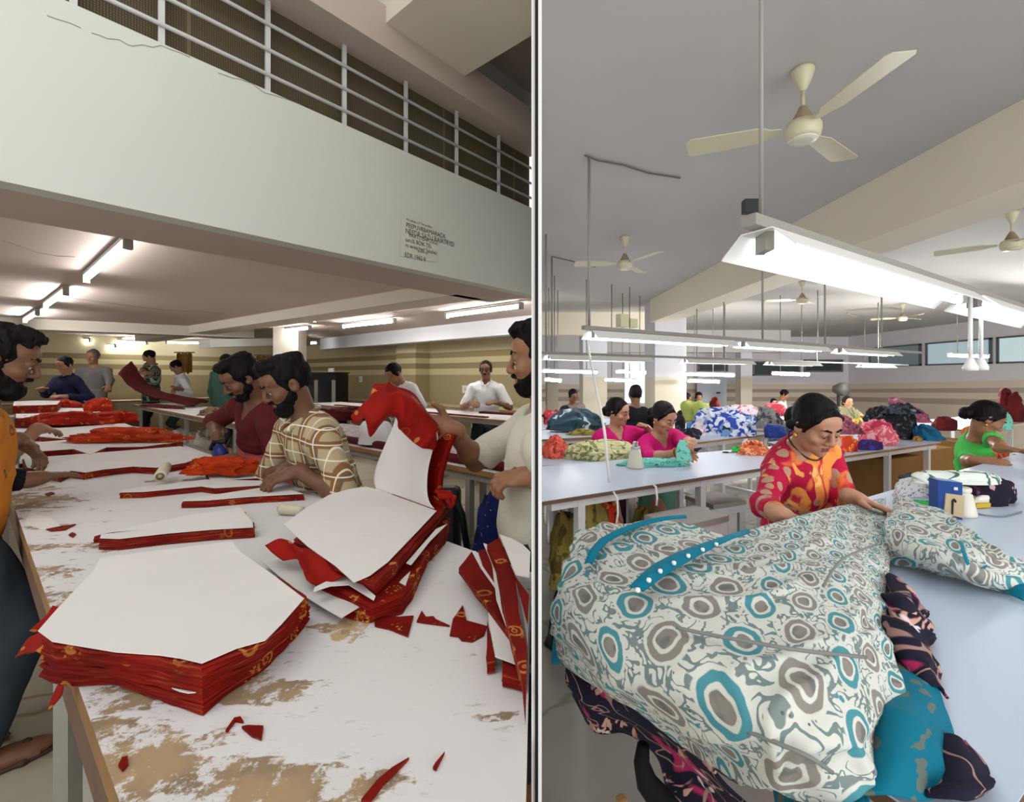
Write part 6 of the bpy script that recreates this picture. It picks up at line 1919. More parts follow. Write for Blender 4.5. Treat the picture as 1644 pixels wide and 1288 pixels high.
# arm of the garment reaching right
wing = thing('printed_garment', 'cream and teal oval-printed garment piece trailing to the right kerb of the photo', 'cloth', WZ(1530, 880, TZ1))
R_ = [[(1437, 799, .955), (1470, 806, .965), (1518, 818, .975), (1560, 858, .975), (1594, 886, .965), (1640, 912, .95)],
      [(1430, 835, .985), (1462, 838, 1.02), (1514, 850, 1.02), (1552, 880, 1.01), (1590, 905, .99), (1640, 922, .965)],
      [(1424, 868, .985), (1455, 876, 1.01), (1508, 896, 1.02), (1548, 910, 1.01), (1584, 922, .99), (1640, 934, .965)],
      [(1419, 900, .94), (1450, 907, .94), (1504, 924, .94), (1545, 931, .94), (1580, 937, .94), (1640, 948, .94)]]
patch('body', wrows(R_), M['ikat'], wing, 90, 70, .005, 8, .022, 6, .004, uvxy=.5)
pa = [[WZ(1584, 940, .945), WZ(1600, 922, .965), WZ(1610, 926, .97)], [WZ(1610, 950, .945), WZ(1622, 934, .965), WZ(1632, 928, .97)], [WZ(1645, 966, .942), WZ(1648, 946, .96), WZ(1652, 934, .965)]]
patch('teal_end', pa, M['teal'], wing, 16, 12, .002, 8, 0, 4)
pa = [[WZ(1540, 868, 1.03), WZ(1546, 872, 1.03)], [WZ(1545, 890, 1.045), WZ(1551, 892, 1.04)], [WZ(1552, 908, 1.03), WZ(1556, 906, 1.03)]]
patch('dark_tuck', pa, M['tealplain'], wing, 10, 6, 0, 1, 0, 1)
pa = [[WZ(1560, 918, 1.0), WZ(1575, 912, 1.01)], [WZ(1580, 917, 1.0), WZ(1585, 906, 1.0)]]
patch('teal_lining', pa, M['tealplain'], wing, 8, 8, 0, 1, 0, 1)
# teal cloth under the pile
tl = thing('teal_cloth', 'teal cloth with grey leaf motifs fanned out under the front pile', 'cloth', WZ(1460, 1180, TZ1))
R_ = [[(1430, 1052, .955), (1446, 1062, .955), (1470, 1080, .955), (1494, 1100, .945)], [(1420, 1120, .975), (1450, 1120, .985), (1486, 1122, .975), (1517, 1136, .945)],
      [(1400, 1165, .975), (1440, 1175, .99), (1486, 1178, .975), (1534, 1184, .945)], [(1395, 1220, .972), (1436, 1226, .985), (1476, 1228, .972), (1514, 1216, .945)], [(1386, 1275, .965), (1430, 1278, .965), (1475, 1285, .95), (1508, 1280, .94)]]
patch('fold', wrows(R_), M['teal'], tl, 50, 50, .003, 6, .016, 4, .004, fdir=1.1)
R_ = [[(1240, 1250, .86), (1300, 1268, .92), (1360, 1262, .952), (1392, 1256, .955)], [(1250, 1290, .84), (1300, 1300, .91), (1360, 1300, .948), (1396, 1290, .952)], [(1260, 1330, .83), (1300, 1335, .90), (1360, 1335, .944), (1400, 1320, .95)]]
patch('lower_fold', wrows(R_), M['teal'], tl, 24, 24, .003, 6, .004, 5, .004)
fl = thing('floral_cloth', 'navy floral cloth peeping out at the right of the front pile', 'cloth', WZ(1480, 1080, TZ1))
R_ = [[(1420, 922, .95), (1440, 928, .975), (1462, 960, .975), (1486, 985, .945)], [(1418, 965, .965), (1442, 970, 1.0), (1466, 985, .98), (1488, 1005, .945)], [(1418, 1010, .965), (1444, 1015, .995), (1470, 1030, .98), (1490, 1050, .945)],
      [(1436, 1050, .950), (1456, 1060, .972), (1478, 1070, .965), (1492, 1085, .94)], [(1476, 1088, .938), (1490, 1098, .95), (1506, 1110, .95), (1514, 1124, .94)]]
patch('upper_tuft', wrows(R_), M['navyfloral'], fl, 50, 40, .006, 14, .022, 7, .004)
R_ = [[(1500, 1190, .945), (1530, 1190, .95), (1545, 1195, .94)], [(1500, 1230, .955), (1545, 1225, .965), (1580, 1236, .94)], [(1492, 1290, .950), (1535, 1285, .96), (1582, 1272, .94)]]
patch('lower_end', wrows(R_), M['navyfloral'], fl, 30, 30, .004, 9, .012, 3, .004)
fh = thing('floral_cloth', 'navy floral cloth hanging below the front pile at its left', 'cloth', WZ(1000, 1150, .7))
R_ = [[(903, 1060, .80), (938, 1080, .79), (1000, 1118, .82), (1070, 1160, .82), (1130, 1215, .80), (1170, 1262, .76), (1200, 1290, .74)],
      [(914, 1100, .74), (946, 1140, .71), (1010, 1160, .72), (1068, 1205, .69), (1118, 1250, .66), (1150, 1290, .62), (1180, 1320, .6)],
      [(926, 1122, .70), (952, 1172, .65), (1004, 1182, .66), (1052, 1215, .62), (1068, 1275, .57), (1080, 1310, .54), (1100, 1340, .52)]]
patch('hanging_fold', wrows(R_), M['navyfloral'], fh, 60, 30, .004, 6, .014, 5, .004)
# dark strap and wooden leg end at the lower left
st_ = MB().tube([W(1033, 1196, .92), W(1030, 1225, .92), W(1038, 1256, .92), W(1060, 1284, .92), W(1080, 1310, .9)], [.012, .016, .022, .026, .026], 10)
o = st_.build('black_strap', M['blackcloth'], None, True, at=W(1033, 1196, .92)); props(o, 'black strap hanging below the floral cloth, bottom of the photo', 'strap')
c = W(998, 1280, 1.15)
o = MB().box((c.x, c.y, (c.z + zf(1.1)) / 2), (.028, .028, c.z - zf(1.1)), .4).build('wooden_stick', M['wood'], at=(c.x, c.y, zf(1.1)), bevel=.008); props(o, 'wooden stick end standing at the bottom left of the right hall', 'stick')

# back part of the front table
bl = WZ(1508, 828, TZ1)
bx = thing('picture_box', 'open blue box with a cream front and a small figure, beside the conical bottle', 'box', bl)
a, b = WZ(1506, 829, TZ1 + .001), WZ(1545, 835, TZ1 + .001)
h1 = .135
bw = Vector((.16, .98, 0)).normalized() * .05
bm_ = plain('blue_card', C(40, 78, 150), .5)
MB().prism(ccw([a[:2], b[:2], (b + bw)[:2], (a + bw)[:2]]), TZ1 + .001, TZ1 + h1).build('blue_case', bm_, bx)
fo = Vector((-.25, -.97, 0)) * .006
pp = lambda u_, v_: a.lerp(b, u_) + fo + Vector((0, 0, v_ * h1))
add('cream_front', [pp(.22, .10), pp(1.0, .06), pp(1.05, .66), pp(.30, .66), pp(.22, .10) - fo * .9, pp(1.0, .06) - fo * .9, pp(1.05, .66) - fo * .9, pp(.30, .66) - fo * .9], [(0, 1, 2, 3), (7, 6, 5, 4), (0, 4, 5, 1), (1, 5, 6, 2), (2, 6, 7, 3), (3, 7, 4, 0)], plain('cream_card', C(206, 186, 148), .7), bx)
q = [pp(.5, .12), pp(.5, .5), pp(.62, .56), pp(.72, .5), pp(.7, .44), pp(.6, .46), pp(.58, .12)]
q = [v + fo * .3 for v in q]
add('figure_mark', q, [tuple(range(len(q)))], plain('dark_print', C(52, 44, 38), .7), bx)
q = [pp(.62, .78), pp(.78, .78), pp(.78, .86), pp(.62, .86)]
add('white_label', q, [(0, 1, 2, 3)], M['white'], bx)


def heap_r(name, label, x0, x1, yb, z, ht, mat, seed, wd=.5, group=None, cat='cloth', off=.5, rz=None, **kw):
    a, b = WZ(x0, yb, z), WZ(x1, yb, z)
    L = (b - a).length; c = (a + b) / 2 + Vector((0, L * wd * off, 0))
    kw.setdefault('n', 80); kw.setdefault('m', 28)
    c.x = max(c.x, L / 2 * 1.28 + .02) if x0 < 885 else c.x
    o = clump(name, c, (L, L * wd, ht), mat, None, rz or 0, seed, at=(c.x, c.y, z), **kw)
    return props(o, label, cat, group)


heap_r('folded_fabric', 'folded white cloth with green veins on the navy floral heap', 1484, 1626, 780, TZ1 + .085, .045, M['whitegreen'], 4, .30, fold=.1, lump=.1, flat=.5)
heap_r('floral_heap', 'dark floral heap of cloth at the right end of the front table', 1545, 1662, 815, TZ1, .10, M['navyfloralO'], 7, .5, fold=.16, lump=.12, flat=.6, off=.6)
heap_r('printed_sheets', 'white printed sheets behind the blue box', 1447, 1512, 800, TZ1 + .0, .07, M['newsprint'], 9, .35, fold=.1, lump=.12, flat=.5, cat='paper', off=.7)
heap_r('green_cloth', 'small green and black cloth left of the blue box', 1448, 1508, 815, TZ1, .018, M['greenprint'], 11, .35, fold=.3)
heap_r('dark_cloth', 'dark striped cloth strip behind the printed sheets', 1462, 1520, 775, TZ1, .03, M['charcoal'], 13, .4, fold=.2, off=.9)
pb_ = WZ(1580, 815, TZ1)
pk = thing('clear_packet', 'clear packet with yellow print beside the conical bottle', 'packet', pb_)
clump('packet_body', pb_ + Vector((0, .03, 0)), (.12, .06, .045), plain('cloudy_film', C(214, 214, 204), .25, .5), pk, .3, 3, fold=.1, flat=.6)
MB().box(pb_ + Vector((-.02, -.012, .012)), (.07, .012, .016), .2).build('yellow_label', plain('yellow_print', C(196, 164, 40), .5), pk)
cbl = [WZ(1560, 823, TZ1 + .004), WZ(1580, 827, TZ1 + .004), WZ(1610, 829, TZ1 + .004), WZ(1640, 822, TZ1 + .004)]
o = MB().tube([Vector(v) for v in crcurve([tuple(v) for v in cbl], 16)], .003, 6).build('table_cable', plain('grey_cable', C(120, 124, 132), .5), None, True, at=cbl[0]); props(o, 'grey cable lying on the front table right of the conical bottle', 'cable')

# second table
heap_r('turquoise_cloth', 'turquoise printed cloth in front of the pink-dressed woman', 985, 1105, 750, TZ2, .045, M['mint'], 3, .25, fold=.25, off=.45)
rows = [[W(1088, 742, 2.86), W(1112, 738, 2.9)], [W(1086, 722, 2.92), W(1108, 722, 2.96)], [W(1092, 706, 3.0), W(1102, 708, 3.02)]]
o = patch('lifted_turquoise_cloth', rows, M['mint'], None, 16, 14, .006, 10, .008, 4, .008, at=WZ(1100, 742, TZ2)); props(o, 'turquoise cloth end lifted by the pink-dressed woman', 'cloth')
heap_r('rust_cloth', 'rust orange printed cloth crumpled at the left of the sari-clad woman', 1192, 1240, 732, TZ2, .085, M['rustprint'], 5, .5, fold=.35)
heap_r('green_scrap', 'bright green printed cloth beside the rust orange cloth', 1178, 1202, 727, TZ2, .035, M['greenprint'], 6, .6, fold=.3)
p = WZ(1172, 727, TZ2 + .002); sc_ = thing('scissors', 'grey scissors lying by the bright green cloth', 'scissors', p)
MB().bar(p, p + Vector((.10, .03, 0)), .012, .004).build('blade', M['chrome'], sc_)
MB().bar(p + Vector((0, .008, .004)), p + Vector((.10, .015, .004)), .012, .004).build('blade', M['chrome'], sc_)
MB().tube([p + Vector((-.03 + .022 * math.cos(a), .004 + .016 * math.sin(a), .003)) for a in [k * math.pi / 6 for k in range(13)]], .004, 6).build('handle', M['black'], sc_, True)

# third table: heaps
heap_r('blue_white_heap', 'tall mound of blue and white printed cloth on the third table', 1128, 1232, 702, TZ3, .26, M['bluewhite'], 2, .7, fold=.22, lump=.15, freq=4)
heap_r('pink_white_cloth', 'white cloth with pink print sloping left of the blue mound', 1112, 1165, 700, TZ3, .12, M['pinkwhite'], 5, .6, fold=.25)
heap_r('pink_white_cloth', 'white and pink cloth crowning the blue mound', 1170, 1222, 668, TZ3 + .20, .10, M['pinkwhite'], 6, .6, fold=.2)
heap_r('black_cloth', 'black cloth on the third table left of the blue mound', 1088, 1128, 706, TZ3, .10, M['blackmix'], 8, .7, fold=.25)
heap_r('grey_heap', 'grey patterned heap right of the blue mound', 1218, 1275, 690, TZ3 + .04, .20, M['greycloth'], 9, .7, fold=.3, off=.9)
heap_r('royal_blue_cloth', 'royal blue cloth spilling down behind the sari-clad woman\'s shoulder', 1232, 1268, 704, TZ3, .13, M['royal'], 10, .6, fold=.2)
heap_r('pale_green_heap', 'cream green printed cloth heap on the third table, left', 908, 1034, 741, TZ3, .125, M['creamgreen'], 11, .42, off=.45, fold=.22, lump=.12, freq=3.6)
heap_r('coral_heap', 'coral patterned heap beside the partition', 872, 912, 738, TZ3, .15, M['coral'], 12, .8, off=.6, fold=.22, lump=.1)
heap_r('teal_bundle', 'dark teal wrapped bundle with white glints behind the green heap', 872, 968, 692, TZ3 + .02, .22, M['darkteal'], 13, .5, fold=.18, lump=.12, off=.35)
heap_r('olive_heap', 'olive printed cloth under the teal bundle', 915, 962, 699, TZ3, .06, M['oliveprint'], 14, .4, off=.1)
for px, py, Y, sz, mk, lab, sd in ((942, 735, 3.34, (.27, .26, .62), 'redbag', 'red maroon sack hanging below the coral heap', 3), (1040, 800, 3.1, (.3, .3, .5), 'oliveprint', 'olive sack under the second table at its left', 5)):
    p = W(px, py, Y); p.x = max(p.x, sz[0] / 2 * 1.3 + .02)
    o = clump('cloth_sack', (p.x, p.y, zf(Y)), (sz[0], sz[1], sz[2] - zf(Y)), M[mk], None, 0, sd, flat=.45, fold=.14, lump=.1, at=(p.x, p.y, zf(Y))); props(o, lab, 'sack')
p = W(925, 815, 2.5)
o = clump('olive_bundle', (p.x + .02, p.y, .32), (.30, .24, .40), M['oliveprint'], None, .3, 8, flat=.5, fold=.25, at=(p.x, p.y, .3)); props(o, 'olive cloth bundle hanging under the second table by its left leg', 'cloth')
p = W(950, 840, 2.75)
o = clump('dark_sack', (p.x, p.y, zf(2.7)), (.5, .3, .52), M['blackcloth'], None, .2, 9, flat=.5, fold=.2, at=(p.x, p.y, zf(2.7))); props(o, 'black sack on the floor behind the olive bundle', 'sack')
p = W(965, 800, 2.62)
o = clump('red_yellow_bundle', (p.x + .02, p.y + .1, .40), (.22, .2, .34), M['orangered'], None, .2, 10, flat=.5, fold=.2, at=(p.x, p.y, .4)); props(o, 'red and yellow cloth bundle under the second table', 'cloth')

# fourth table heaps (right)
heap_r('pink_heap', 'bright pink printed heap on the table above the cartons', 1388, 1448, 716, TZ4, .22, M['pinkprint'], 3, .6, fold=.28, freq=4)
heap_r('mauve_cloth', 'mauve patterned cloth lying left of the bright pink heap', 1332, 1400, 700, TZ4 + .12, .14, M['mauve'], 5, .5, fold=.2, off=.8)
heap_r('orange_red_cloth', 'orange red printed cloth beneath the mauve cloth', 1340, 1384, 726, TZ4, .11, M['orangered'], 6, .6, fold=.3)
heap_r('purple_cloth', 'purple and blue cloth below the bright pink heap', 1378, 1420, 722, TZ4, .07, M['purpleprint'], 7, .5, fold=.3, off=.2)
heap_r('black_heap', 'large black heap of clothes in the middle of the right table', 1425, 1500, 708, TZ4, .33, M['blackmix'], 8, .7, fold=.25, freq=4, off=.8)
heap_r('charcoal_cloth', 'charcoal printed cloth on top of the black heap', 1420, 1478, 664, TZ4 + .255, .08, M['charcoal'], 9, .5, fold=.2, off=.1)
heap_r('rose_garment', 'rose pink garment with pale piping sliding down the black heap', 1448, 1512, 680, TZ4 + .14, .20, M['mauve'], 10, .45, fold=.12, off=.8, rz=-.3, tilt=-.5)
heap_r('petrol_cloth', 'petrol blue cloth hanging over the right table end', 1476, 1524, 708, TZ4, .12, M['tealblue'], 11, .5, fold=.25, tilt=-.3)
heap_r('yellow_scrap', 'small yellow cloth in front of the black heap', 1466, 1480, 708, TZ4, .04, M['ochre'], 12, .7, off=.1)
heap_r('blue_scrap', 'blue cloth scrap at the left end of the right table', 1343, 1360, 731, TZ4, .03, M['royal'], 13, .7)
# cartons below
for px, py, Y, w_, d_, h_, rz, lab in ((1413, 785, 4.32, .52, .4, .90, .45, 'large brown carton with a white label under the right table'), (1478, 740, 5.25, .5, .4, .86, .45, 'medium brown carton under the right end of the right table'), (1522, 728, 5.62, .38, .35, .90, .45, 'brown carton behind the right table end')):
    p = W(px, py, Y)
    t = thing('carton', lab, 'box', (p.x, p.y, zf(Y)))
    MB().box((p.x, p.y, zf(Y) + h_ / 2), (w_, d_, h_), rz).build('box_body', M['carton'], t, bevel=.006)
    if 'label' in lab:
        R = Matrix.Rotation(rz, 3, 'Z'); q = Vector((p.x, p.y, zf(Y) + h_ * .62)) + R @ Vector((w_ * .3, -d_ / 2 - .004, 0))
        MB().box(q, (.09, .006, .16), rz).build('label', M['white'], t)
p = W(1345, 790, 2.82)
o = clump('navy_bag', (p.x, p.y, zf(3.2)), (.55, .45, .62), M['navy'], None, .2, 4, flat=.45, fold=.1, lump=.1, at=(p.x, p.y, zf(3.2))); props(o, 'navy blue cloth bag on the floor behind the sari-clad woman', 'bag')
p = W(1400, 800, 3.15)
o = clump('floral_bag', (p.x, p.y, zf(3.2)), (.16, .16, .5), M['greenprint'], None, 0, 6, flat=.5, at=(p.x, p.y, zf(3.2))); props(o, 'thin green printed bundle beside the navy bag', 'cloth')
# far heaps
for x0, x1, yb, z, ht, mk, lab, sd in ((1225, 1270, 668, .80, .2, 'redpink', 'coral heap in front of the small child', 3), (1100, 1148, 676, .80, .26, 'yellowgreen', 'yellow green heap behind the black-shirted man', 4), (1140, 1160, 662, .82, .22, 'redbag', 'far dark red heap by the white board', 5), (1333, 1390, 674, .82, .16, 'creamgreen', 'cream printed stack before the woman in orange', 6),
                                       (1508, 1546, 692, .80, .14, 'maroon', 'dark red folded cloth on the far right table', 7), (1600, 1632, 690, .80, .2, 'mint', 'turquoise crumpled cloth on the far right table', 8), (1612, 1655, 678, .80, .42, 'maroon', 'dark red and cream garment heap at the right edge', 9), (872, 905, 682, .80, .2, 'redpink', 'small red heap beyond the teal bundle', 10), (1268, 1310, 673, .80, .2, 'greycloth', 'grey and red sheets behind the sari-clad woman', 11), (1085, 1100, 690, .8, .2, 'blackmix', 'dark heap right of the black-shirted man', 12)):
    heap_r('cloth_heap', lab, x0, x1, yb, z, ht, M[mk], sd, .6, fold=.25, n=36, m=14)
# standing fan / photo lamp silhouettes by the far wall
p = W(1346, 640, 9.6)
ps = thing('pedestal_fan', 'dark pedestal fan beside the woman in orange', 'fan', (p.x, p.y, zf(9.6)))
MB().tube([(p.x, p.y, zf(9.6)), (p.x, p.y, 1.15)], .03, 8).build('stand', M['black'], ps)
MB().lathe((p.x, p.y, zf(9.6)), [(.2, .0), (.2, .03), (.05, .05)], 18).build('base', M['black'], ps)
hd_ = W(1349, 625, 9.6)
MB().tube([hd_ + Vector((-.08, .1, 0)), hd_, hd_ + Vector((.06, -.1, 0))], [.07, .14, .15], 20).build('fan_head', plain('dark_grille', C(60, 60, 56), .6), ps, True)
# ================================================================== the people in the right hall
M['sarimain'] = cloth('magenta_printed_sari', C(178, 22, 62), [('n', C(222, 120, 60), 7, .62, .03, 1), ('r', C(176, 140, 116), 15, 0, .34, 3, .25), ('n', C(232, 160, 80), 16, .66, .03, 5)], wr=.35)
M['saripallu'] = cloth('orange_tie_dye_pallu', C(236, 150, 76), [('n', C(196, 34, 66), 13, .54, .05, 2, (1, 1, .45)), ('n', C(246, 190, 110), 20, .62, .04, 4)], wr=.45)
M['pinkkurta'] = cloth('magenta_kurta', C(188, 22, 104), [], wr=.3)
M['greenskirt'] = cloth('sea_green_skirt', C(96, 146, 122), [], wr=.3)
M['darkskirt'] = cloth('dark_plum_skirt', C(64, 24, 44), [], wr=.3)
M['greenblouse'] = cloth('bright_green_blouse', C(76, 186, 84), [], wr=.25)
M['orangepallu'] = cloth('coral_orange_pallu', C(236, 96, 66), [('n', C(244, 170, 90), 20, .56, .05, 2, (3, 3, .6)), ('n', C(206, 54, 60), 16, .62, .04, 3)], wr=.5)
M['orangesari'] = cloth('orange_yellow_sari', C(232, 110, 40), [('n', C(236, 206, 110), 6, .55, .08, 2)], wr=.3)
M['blueshirt'] = cloth('blue_shirt', C(30, 74, 120), [], wr=.2)
M['creamshirt'] = cloth('cream_shirt', C(216, 208, 176), [], wr=.2)
M['whitetee'] = cloth('white_tee', C(224, 224, 222), [], wr=.2)
M['taupe'] = cloth('taupe_shirt', C(126, 112, 106), [], wr=.2)
GOLD = plain('gold', C(196, 150, 70), .3, .5, 1)
BANGLE = plain('red_bangles', C(176, 56, 50), .35)


def bangles(i, n=5, mat=None, name='bangles'):
    def g(ctx):
        S, E, T = ctx['arms'][i]; s = ctx['s']; u = (T - E).normalized(); v = u.orthogonal().normalized(); w = u.cross(v)
        for k in range(n):
            c = T - u * (.02 + .010 * k) * s; r = (.032 + .0012 * k) * s
            MB().tube([c + (v * math.cos(a) + w * math.sin(a)) * r for a in [j * math.pi / 9 for j in range(19)]], .0032, 6, False).build('bangle', mat or (BANGLE if k % 2 else GOLD), ctx['root'], True)
    return g


def necklace(ctx):
    NB, U, Rt, Fw, s = (ctx[k] for k in ('NB', 'U', 'Rt', 'Fw', 's'))
    P = []
    for j in range(25):
        a = j * 2 * math.pi / 24
        P.append(NB + U * (.030 + .028 * -math.sin(a) * 1.0 - .030 * max(0, math.sin(a))) * s + Rt * .066 * math.cos(a) * s + Fw * (.072 * math.sin(a) + .024) * s)
    MB().tube(P, .0036 * s, 6, False).build('necklace', plain('dark_bead', C(56, 30, 26), .4), ctx['root'], True)


def pallu(mat, sh=1, seed=2):
    """the sari end over one shoulder, down across the front"""
    def g(ctx):
        at, s, TR, Rt, Fw, U, L, NB = (ctx[k] for k in ('at', 's', 'TR', 'Rt', 'Fw', 'U', 'L', 'NB'))
        T = []
        # a slanting slab across the chest
        n = (Rt * .80 * sh + U * .60).normalized()
        c1, c2 = at(.055 * sh, .1, .62), at(-.10 * sh, .1, .50)
        for p in ctx['torso']:
            T.append(p.but(infl=.021 * s, noise=.008 * s, nf=16, seed=seed, cuts=[(at(0, -.045, .5), -Fw), (c1 + n * .09 * s, n), (c2 - n * .05 * s, -n)]))
        T.append(Pr('rc', k=.03, a=NB - U * .055 * s + Rt * sh * .10 * s + Fw * .07 * s, b=NB - U * .02 * s + Rt * sh * .10 * s - Fw * .05 * s, ra=.05 * s, rb=.05 * s, noise=.008, nf=22))
        T.append(Pr('ec', k=.03, a=at(.10 * sh, .085, .86), b=at(.07 * sh, .135, .05), rt=Rt, r0=(.055 * s, .028 * s), r1=(.06 * s, .035 * s), noise=.012 * s, nf=20))
        field_mesh(T, 'sari_drape', mat, ctx['root'], max(ctx['res'], .007))
    return g


def yoke(mat):
    def g(ctx):
        at, s, Rt, Fw, U, L, NB = (ctx[k] for k in ('at', 's', 'Rt', 'Fw', 'U', 'L', 'NB'))
        field_mesh([Pr('el', k=.01, c=at(0, .112, .62), R=ctx['TR'], r=(.045 * s, .035 * s, .10 * s))], 'embroidered_yoke', mat, ctx['root'], .009)
    return g


def shoulder_tabs(ctx):
    NB, U, Rt, Fw, s = (ctx[k] for k in ('NB', 'U', 'Rt', 'Fw', 's'))
    for q in (-1, 1):
        a = NB - U * .03 * s + Rt * q * .13 * s + Fw * .060 * s
        MB().tube([a, a - U * .05 * s + Fw * .018 * s], .010 * s, 8).build('shoulder_trim', plain('silver_trim', C(206, 196, 200), .5), ctx['root'], True)


def earrings(ctx):
    H, s = ctx['H'], ctx['s']
    for q in (-1, 1):
        MB().lathe(H(q * .080, -.002, -.048), [(.001, .012), (.006, .006), (.010, -.008), (.001, -.012)], 10).build('earring', GOLD, ctx['root'], True)


def many(*fs):
    return lambda c: [f(c) for f in fs]


wl_, wr_ = W(1366, 797, 1.66), W(1248, 824, 1.45)
person('woman in a magenta and orange sari smoothing the patterned cloth on the front table', (1309, 682), 1.80, pelvis=W(1281, 842, 2.12), yaw=-78, pitch=28, tyaw=-62, roll=3, s=.90, shw=.92, fem=True,
       hands=(wl_, wr_), hdir=(W(1404, 812, 1.62) - wl_, W(1272, 832, 1.46) - wr_), curl=(.15, .5), sk='light', res=.008, hres=.0046, top=M['sarimain'], sleeve=1.62, neck='deep', hem=.05, bottom=('skirt', M['sarimain']), hair='bun', floor=zf(1.98),
       outfit='sari_blouse', elb=((.4, .5, -.5), (-.25, .5, -.6)), nb=.150, nback=.05, extra=many(pallu(M['saripallu'], -1), necklace, bangles(0, 6), bangles(1, 3), earrings))
wl_, wr_ = W(1112, 710, 3.08), W(1092, 726, 3.08)
person('woman in a magenta kurta and green skirt folding the turquoise cloth', (1065, 670), 3.50, pelvis=W(1058, 768, 3.69), yaw=-58, pitch=28, tyaw=-68, s=.93, fem=True, hands=(wl_, wr_), hdir=((-.5, -.6, -.12), W(1106, 735, 2.98) - wr_), curl=(.5, .4), sk='light', res=.010, hres=.006,
       top=M['pinkkurta'], sleeve=1.35, neck='v', hem=.16, bottom=('skirt', M['greenskirt']), hair='bun', floor=zf(3.6), outfit='kurta', extra=many(shoulder_tabs, earrings, bangles(1, 3)), elb=((.5, .2, -.5), (-.7, .3, -.35)))
wl_, wr_ = W(1020, 690, 3.55), W(975, 702, 3.45)
person('woman in a magenta kurta with silver yoke turning right behind the green heap', (992, 661), 3.86, pelvis=W(984, 755, 3.98), yaw=-40, pitch=14, tyaw=-65, roll=8, s=.93, fem=True, hands=(W(1040, 688, 3.9), None), elb=((.4, .8, -.5), None), sk='light', res=.010, hres=.006,
       top=M['pinkkurta'], sleeve=1.8, neck='v', hem=.16, bottom=('skirt', M['darkskirt']), hair='bun', floor=zf(3.9), outfit='kurta', extra=many(yoke(cloth('silver_embroidery', C(170, 160, 180), [('n', C(90, 60, 110), 60, .5, .03, 1)])), shoulder_tabs))
person('man in a black shirt with his back turned, in front of the bright far window', (1020, 634), 5.95, pelvis=W(1018, 700, 5.92), yaw=95, pitch=5, s=1.0, sk='dark', res=.013, top=M['blackcloth'], sleeve=1.9, hem=.1, bottom=('trousers', M['blacktrouser']), floor=zf(6.1), shw=1.12)
wl_, wr_ = W(1628, 740, 2.62), W(1572, 740, 2.55)
person('woman in a bright green blouse and orange sari working at the right edge', (1583, 672), 3.22, pelvis=W(1574, 768, 3.42), yaw=-25, pitch=32, tyaw=-55, s=.95, fem=True, hands=(wl_, wr_), hdir=((.7, -.5, -.02), (.6, -.6, .0)), curl=(.2, .2), sk='mid', res=.010, hres=.006,
       top=M['greenblouse'], sleeve=.78, neck='round', hem=-.14, bottom=('skirt', M['orangepallu']), hair='bun', floor=zf(3.3), outfit='blouse', elb=((.7, .3, -.2), (-.8, .2, -.2)), extra=many(pallu(M['orangepallu'], -1), earrings, bangles(0, 2)))
person('woman in an orange and yellow sari smiling at the far table', (1361, 646), 8.8, pelvis=W(1362, 698, 8.9), yaw=-95, pitch=0, s=.95, fem=True, sk='mid', res=.016, hres=.010, top=M['orangesari'], sleeve=1.2, hem=.05, bottom=('skirt', M['orangesari']), hair='bun', floor=zf(8.9), outfit='blouse', hands=(W(1386, 671, 8.6), None))
person('man in a white T-shirt by the striped far wall looking down', (1259, 634), 11.5, pelvis=W(1254, 676, 11.6), yaw=-30, pitch=30, tyaw=-40, s=1.0, sk='mid', res=.02, hres=.012, top=M['whitetee'], sleeve=.9, bottom=('trousers', M['darktrouser']), floor=zf(11.6))
person('small child whose head shows above the coral heap', (1242, 647), 10.6, pelvis=Vector((5.45, 10.7, .33)), yaw=-95, pitch=10, s=.78, sk='mid', res=.02, hres=.012, top=M['darktrouser'], bottom=('trousers', M['darktrouser']), floor=zf(10.7))
person('man in a blue shirt half hidden by the big column', (1102, 640), 10.4, pelvis=W(1108, 684, 10.4), yaw=-20, pitch=30, s=1.0, sk='dark', res=.02, hres=.012, top=M['blueshirt'], bottom=('trousers', M['blacktrouser']), floor=zf(10.4))
person('man in a cream shirt right of the blue-shirted man', (1122, 638), 11.4, pelvis=W(1124, 680, 11.4), yaw=-100, pitch=25, s=1.0, sk='mid', res=.02, hres=.012, top=M['creamshirt'], sleeve=.9, bottom=('trousers', M['darktrouser']), floor=zf(11.4))
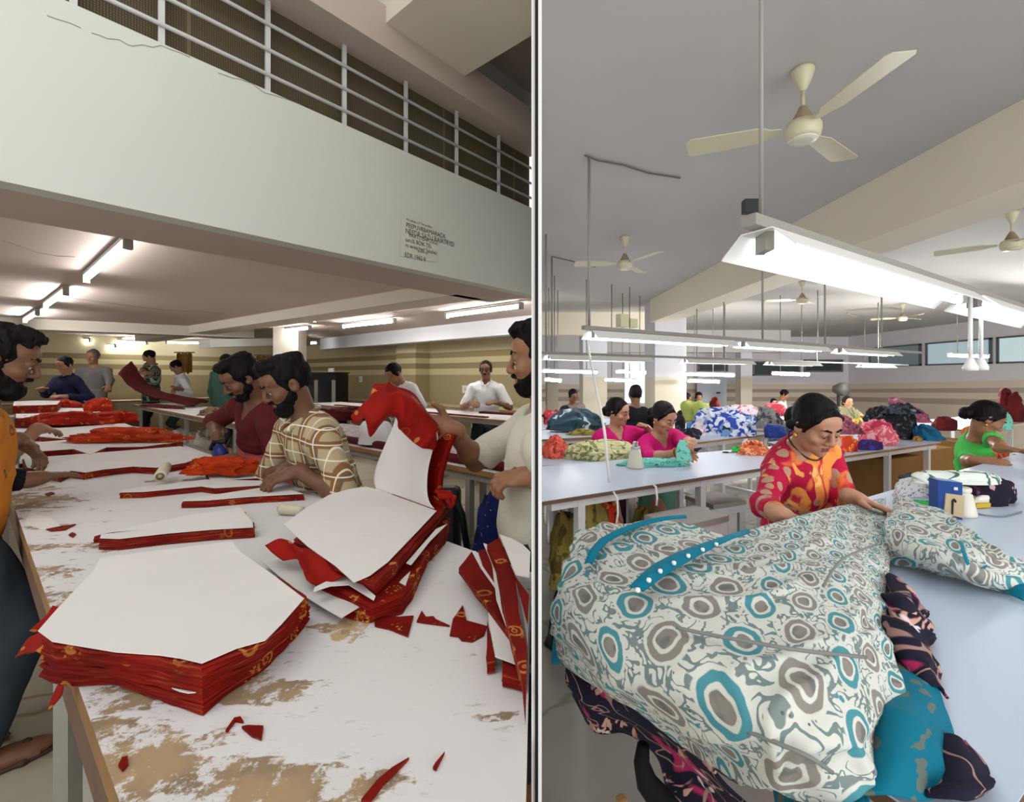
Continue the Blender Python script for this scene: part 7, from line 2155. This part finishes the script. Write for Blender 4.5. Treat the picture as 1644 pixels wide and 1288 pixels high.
person('man in a taupe shirt beside the far left column', (920, 636), 8.6, pelvis=W(922, 690, 8.7), yaw=-70, pitch=25, s=1.0, sk='dark', res=.018, hres=.011, top=M['taupe'], bottom=('trousers', M['blacktrouser']), floor=zf(8.7))
person('person bending down behind the teal bundle', (908, 664), 6.9, pelvis=W(928, 690, 7.1), yaw=-150, pitch=40, s=.9, sk='mid', res=.018, hres=.011, top=M['redbag'], bottom=('trousers', M['blacktrouser']), floor=zf(7.0))
# ================================================================== camera, light
cam = bpy.data.cameras.new('camera'); co = bpy.data.objects.new('camera', cam); COL.objects.link(co)
co.location = (0, 0, HC); co.rotation_euler = (math.pi / 2, 0, 0)
cam.sensor_width = 36; cam.lens = F * 36 / 1644
cam.shift_x = -(CX - 822) / 1644; cam.shift_y = -(644 - CY) / 1644
cam.clip_start = .02
SC.camera = co
w = bpy.data.worlds.new('daylight'); SC.world = w; w.use_nodes = True
w.node_tree.nodes['Background'].inputs[0].default_value = (1, .985, .95, 1)
w.node_tree.nodes['Background'].inputs[1].default_value = 1.05


def area(name, loc, size, power, tgt=None, col=(1, .98, .95), sy=None):
    l = bpy.data.lights.new(name, 'AREA'); l.energy = power; l.size = size; l.color = col
    if sy: l.shape = 'RECTANGLE'; l.size_y = sy
    o = bpy.data.objects.new(name, l); COL.objects.link(o); o.location = loc
    if tgt is not None: o.rotation_euler = (Vector(tgt) - Vector(loc)).to_track_quat('-Z', 'Y').to_euler()
    return o


area('hall_skylight', (-2.0, .2, 4.4), 2.0, 30, (-1.8, 2.2, .9))
area('window_daylight', (5.5, -3.0, 1.7), 9, 290, (5.5, 4, 2.3), (.96, .98, 1), 2.4)  # added fill behind the camera, brightens the right hall and its ceiling
vs = SC.view_settings
SC.display_settings.display_device = 'sRGB'
vs.view_transform = 'Standard'; vs.look = 'None'; vs.gamma = 1; vs.use_curve_mapping = False
vs.exposure = 0
SC.cycles.use_denoising = True
SC.cycles.max_bounces = 6
SC.cycles.diffuse_bounces = 4
SC.cycles.sample_clamp_indirect = 4
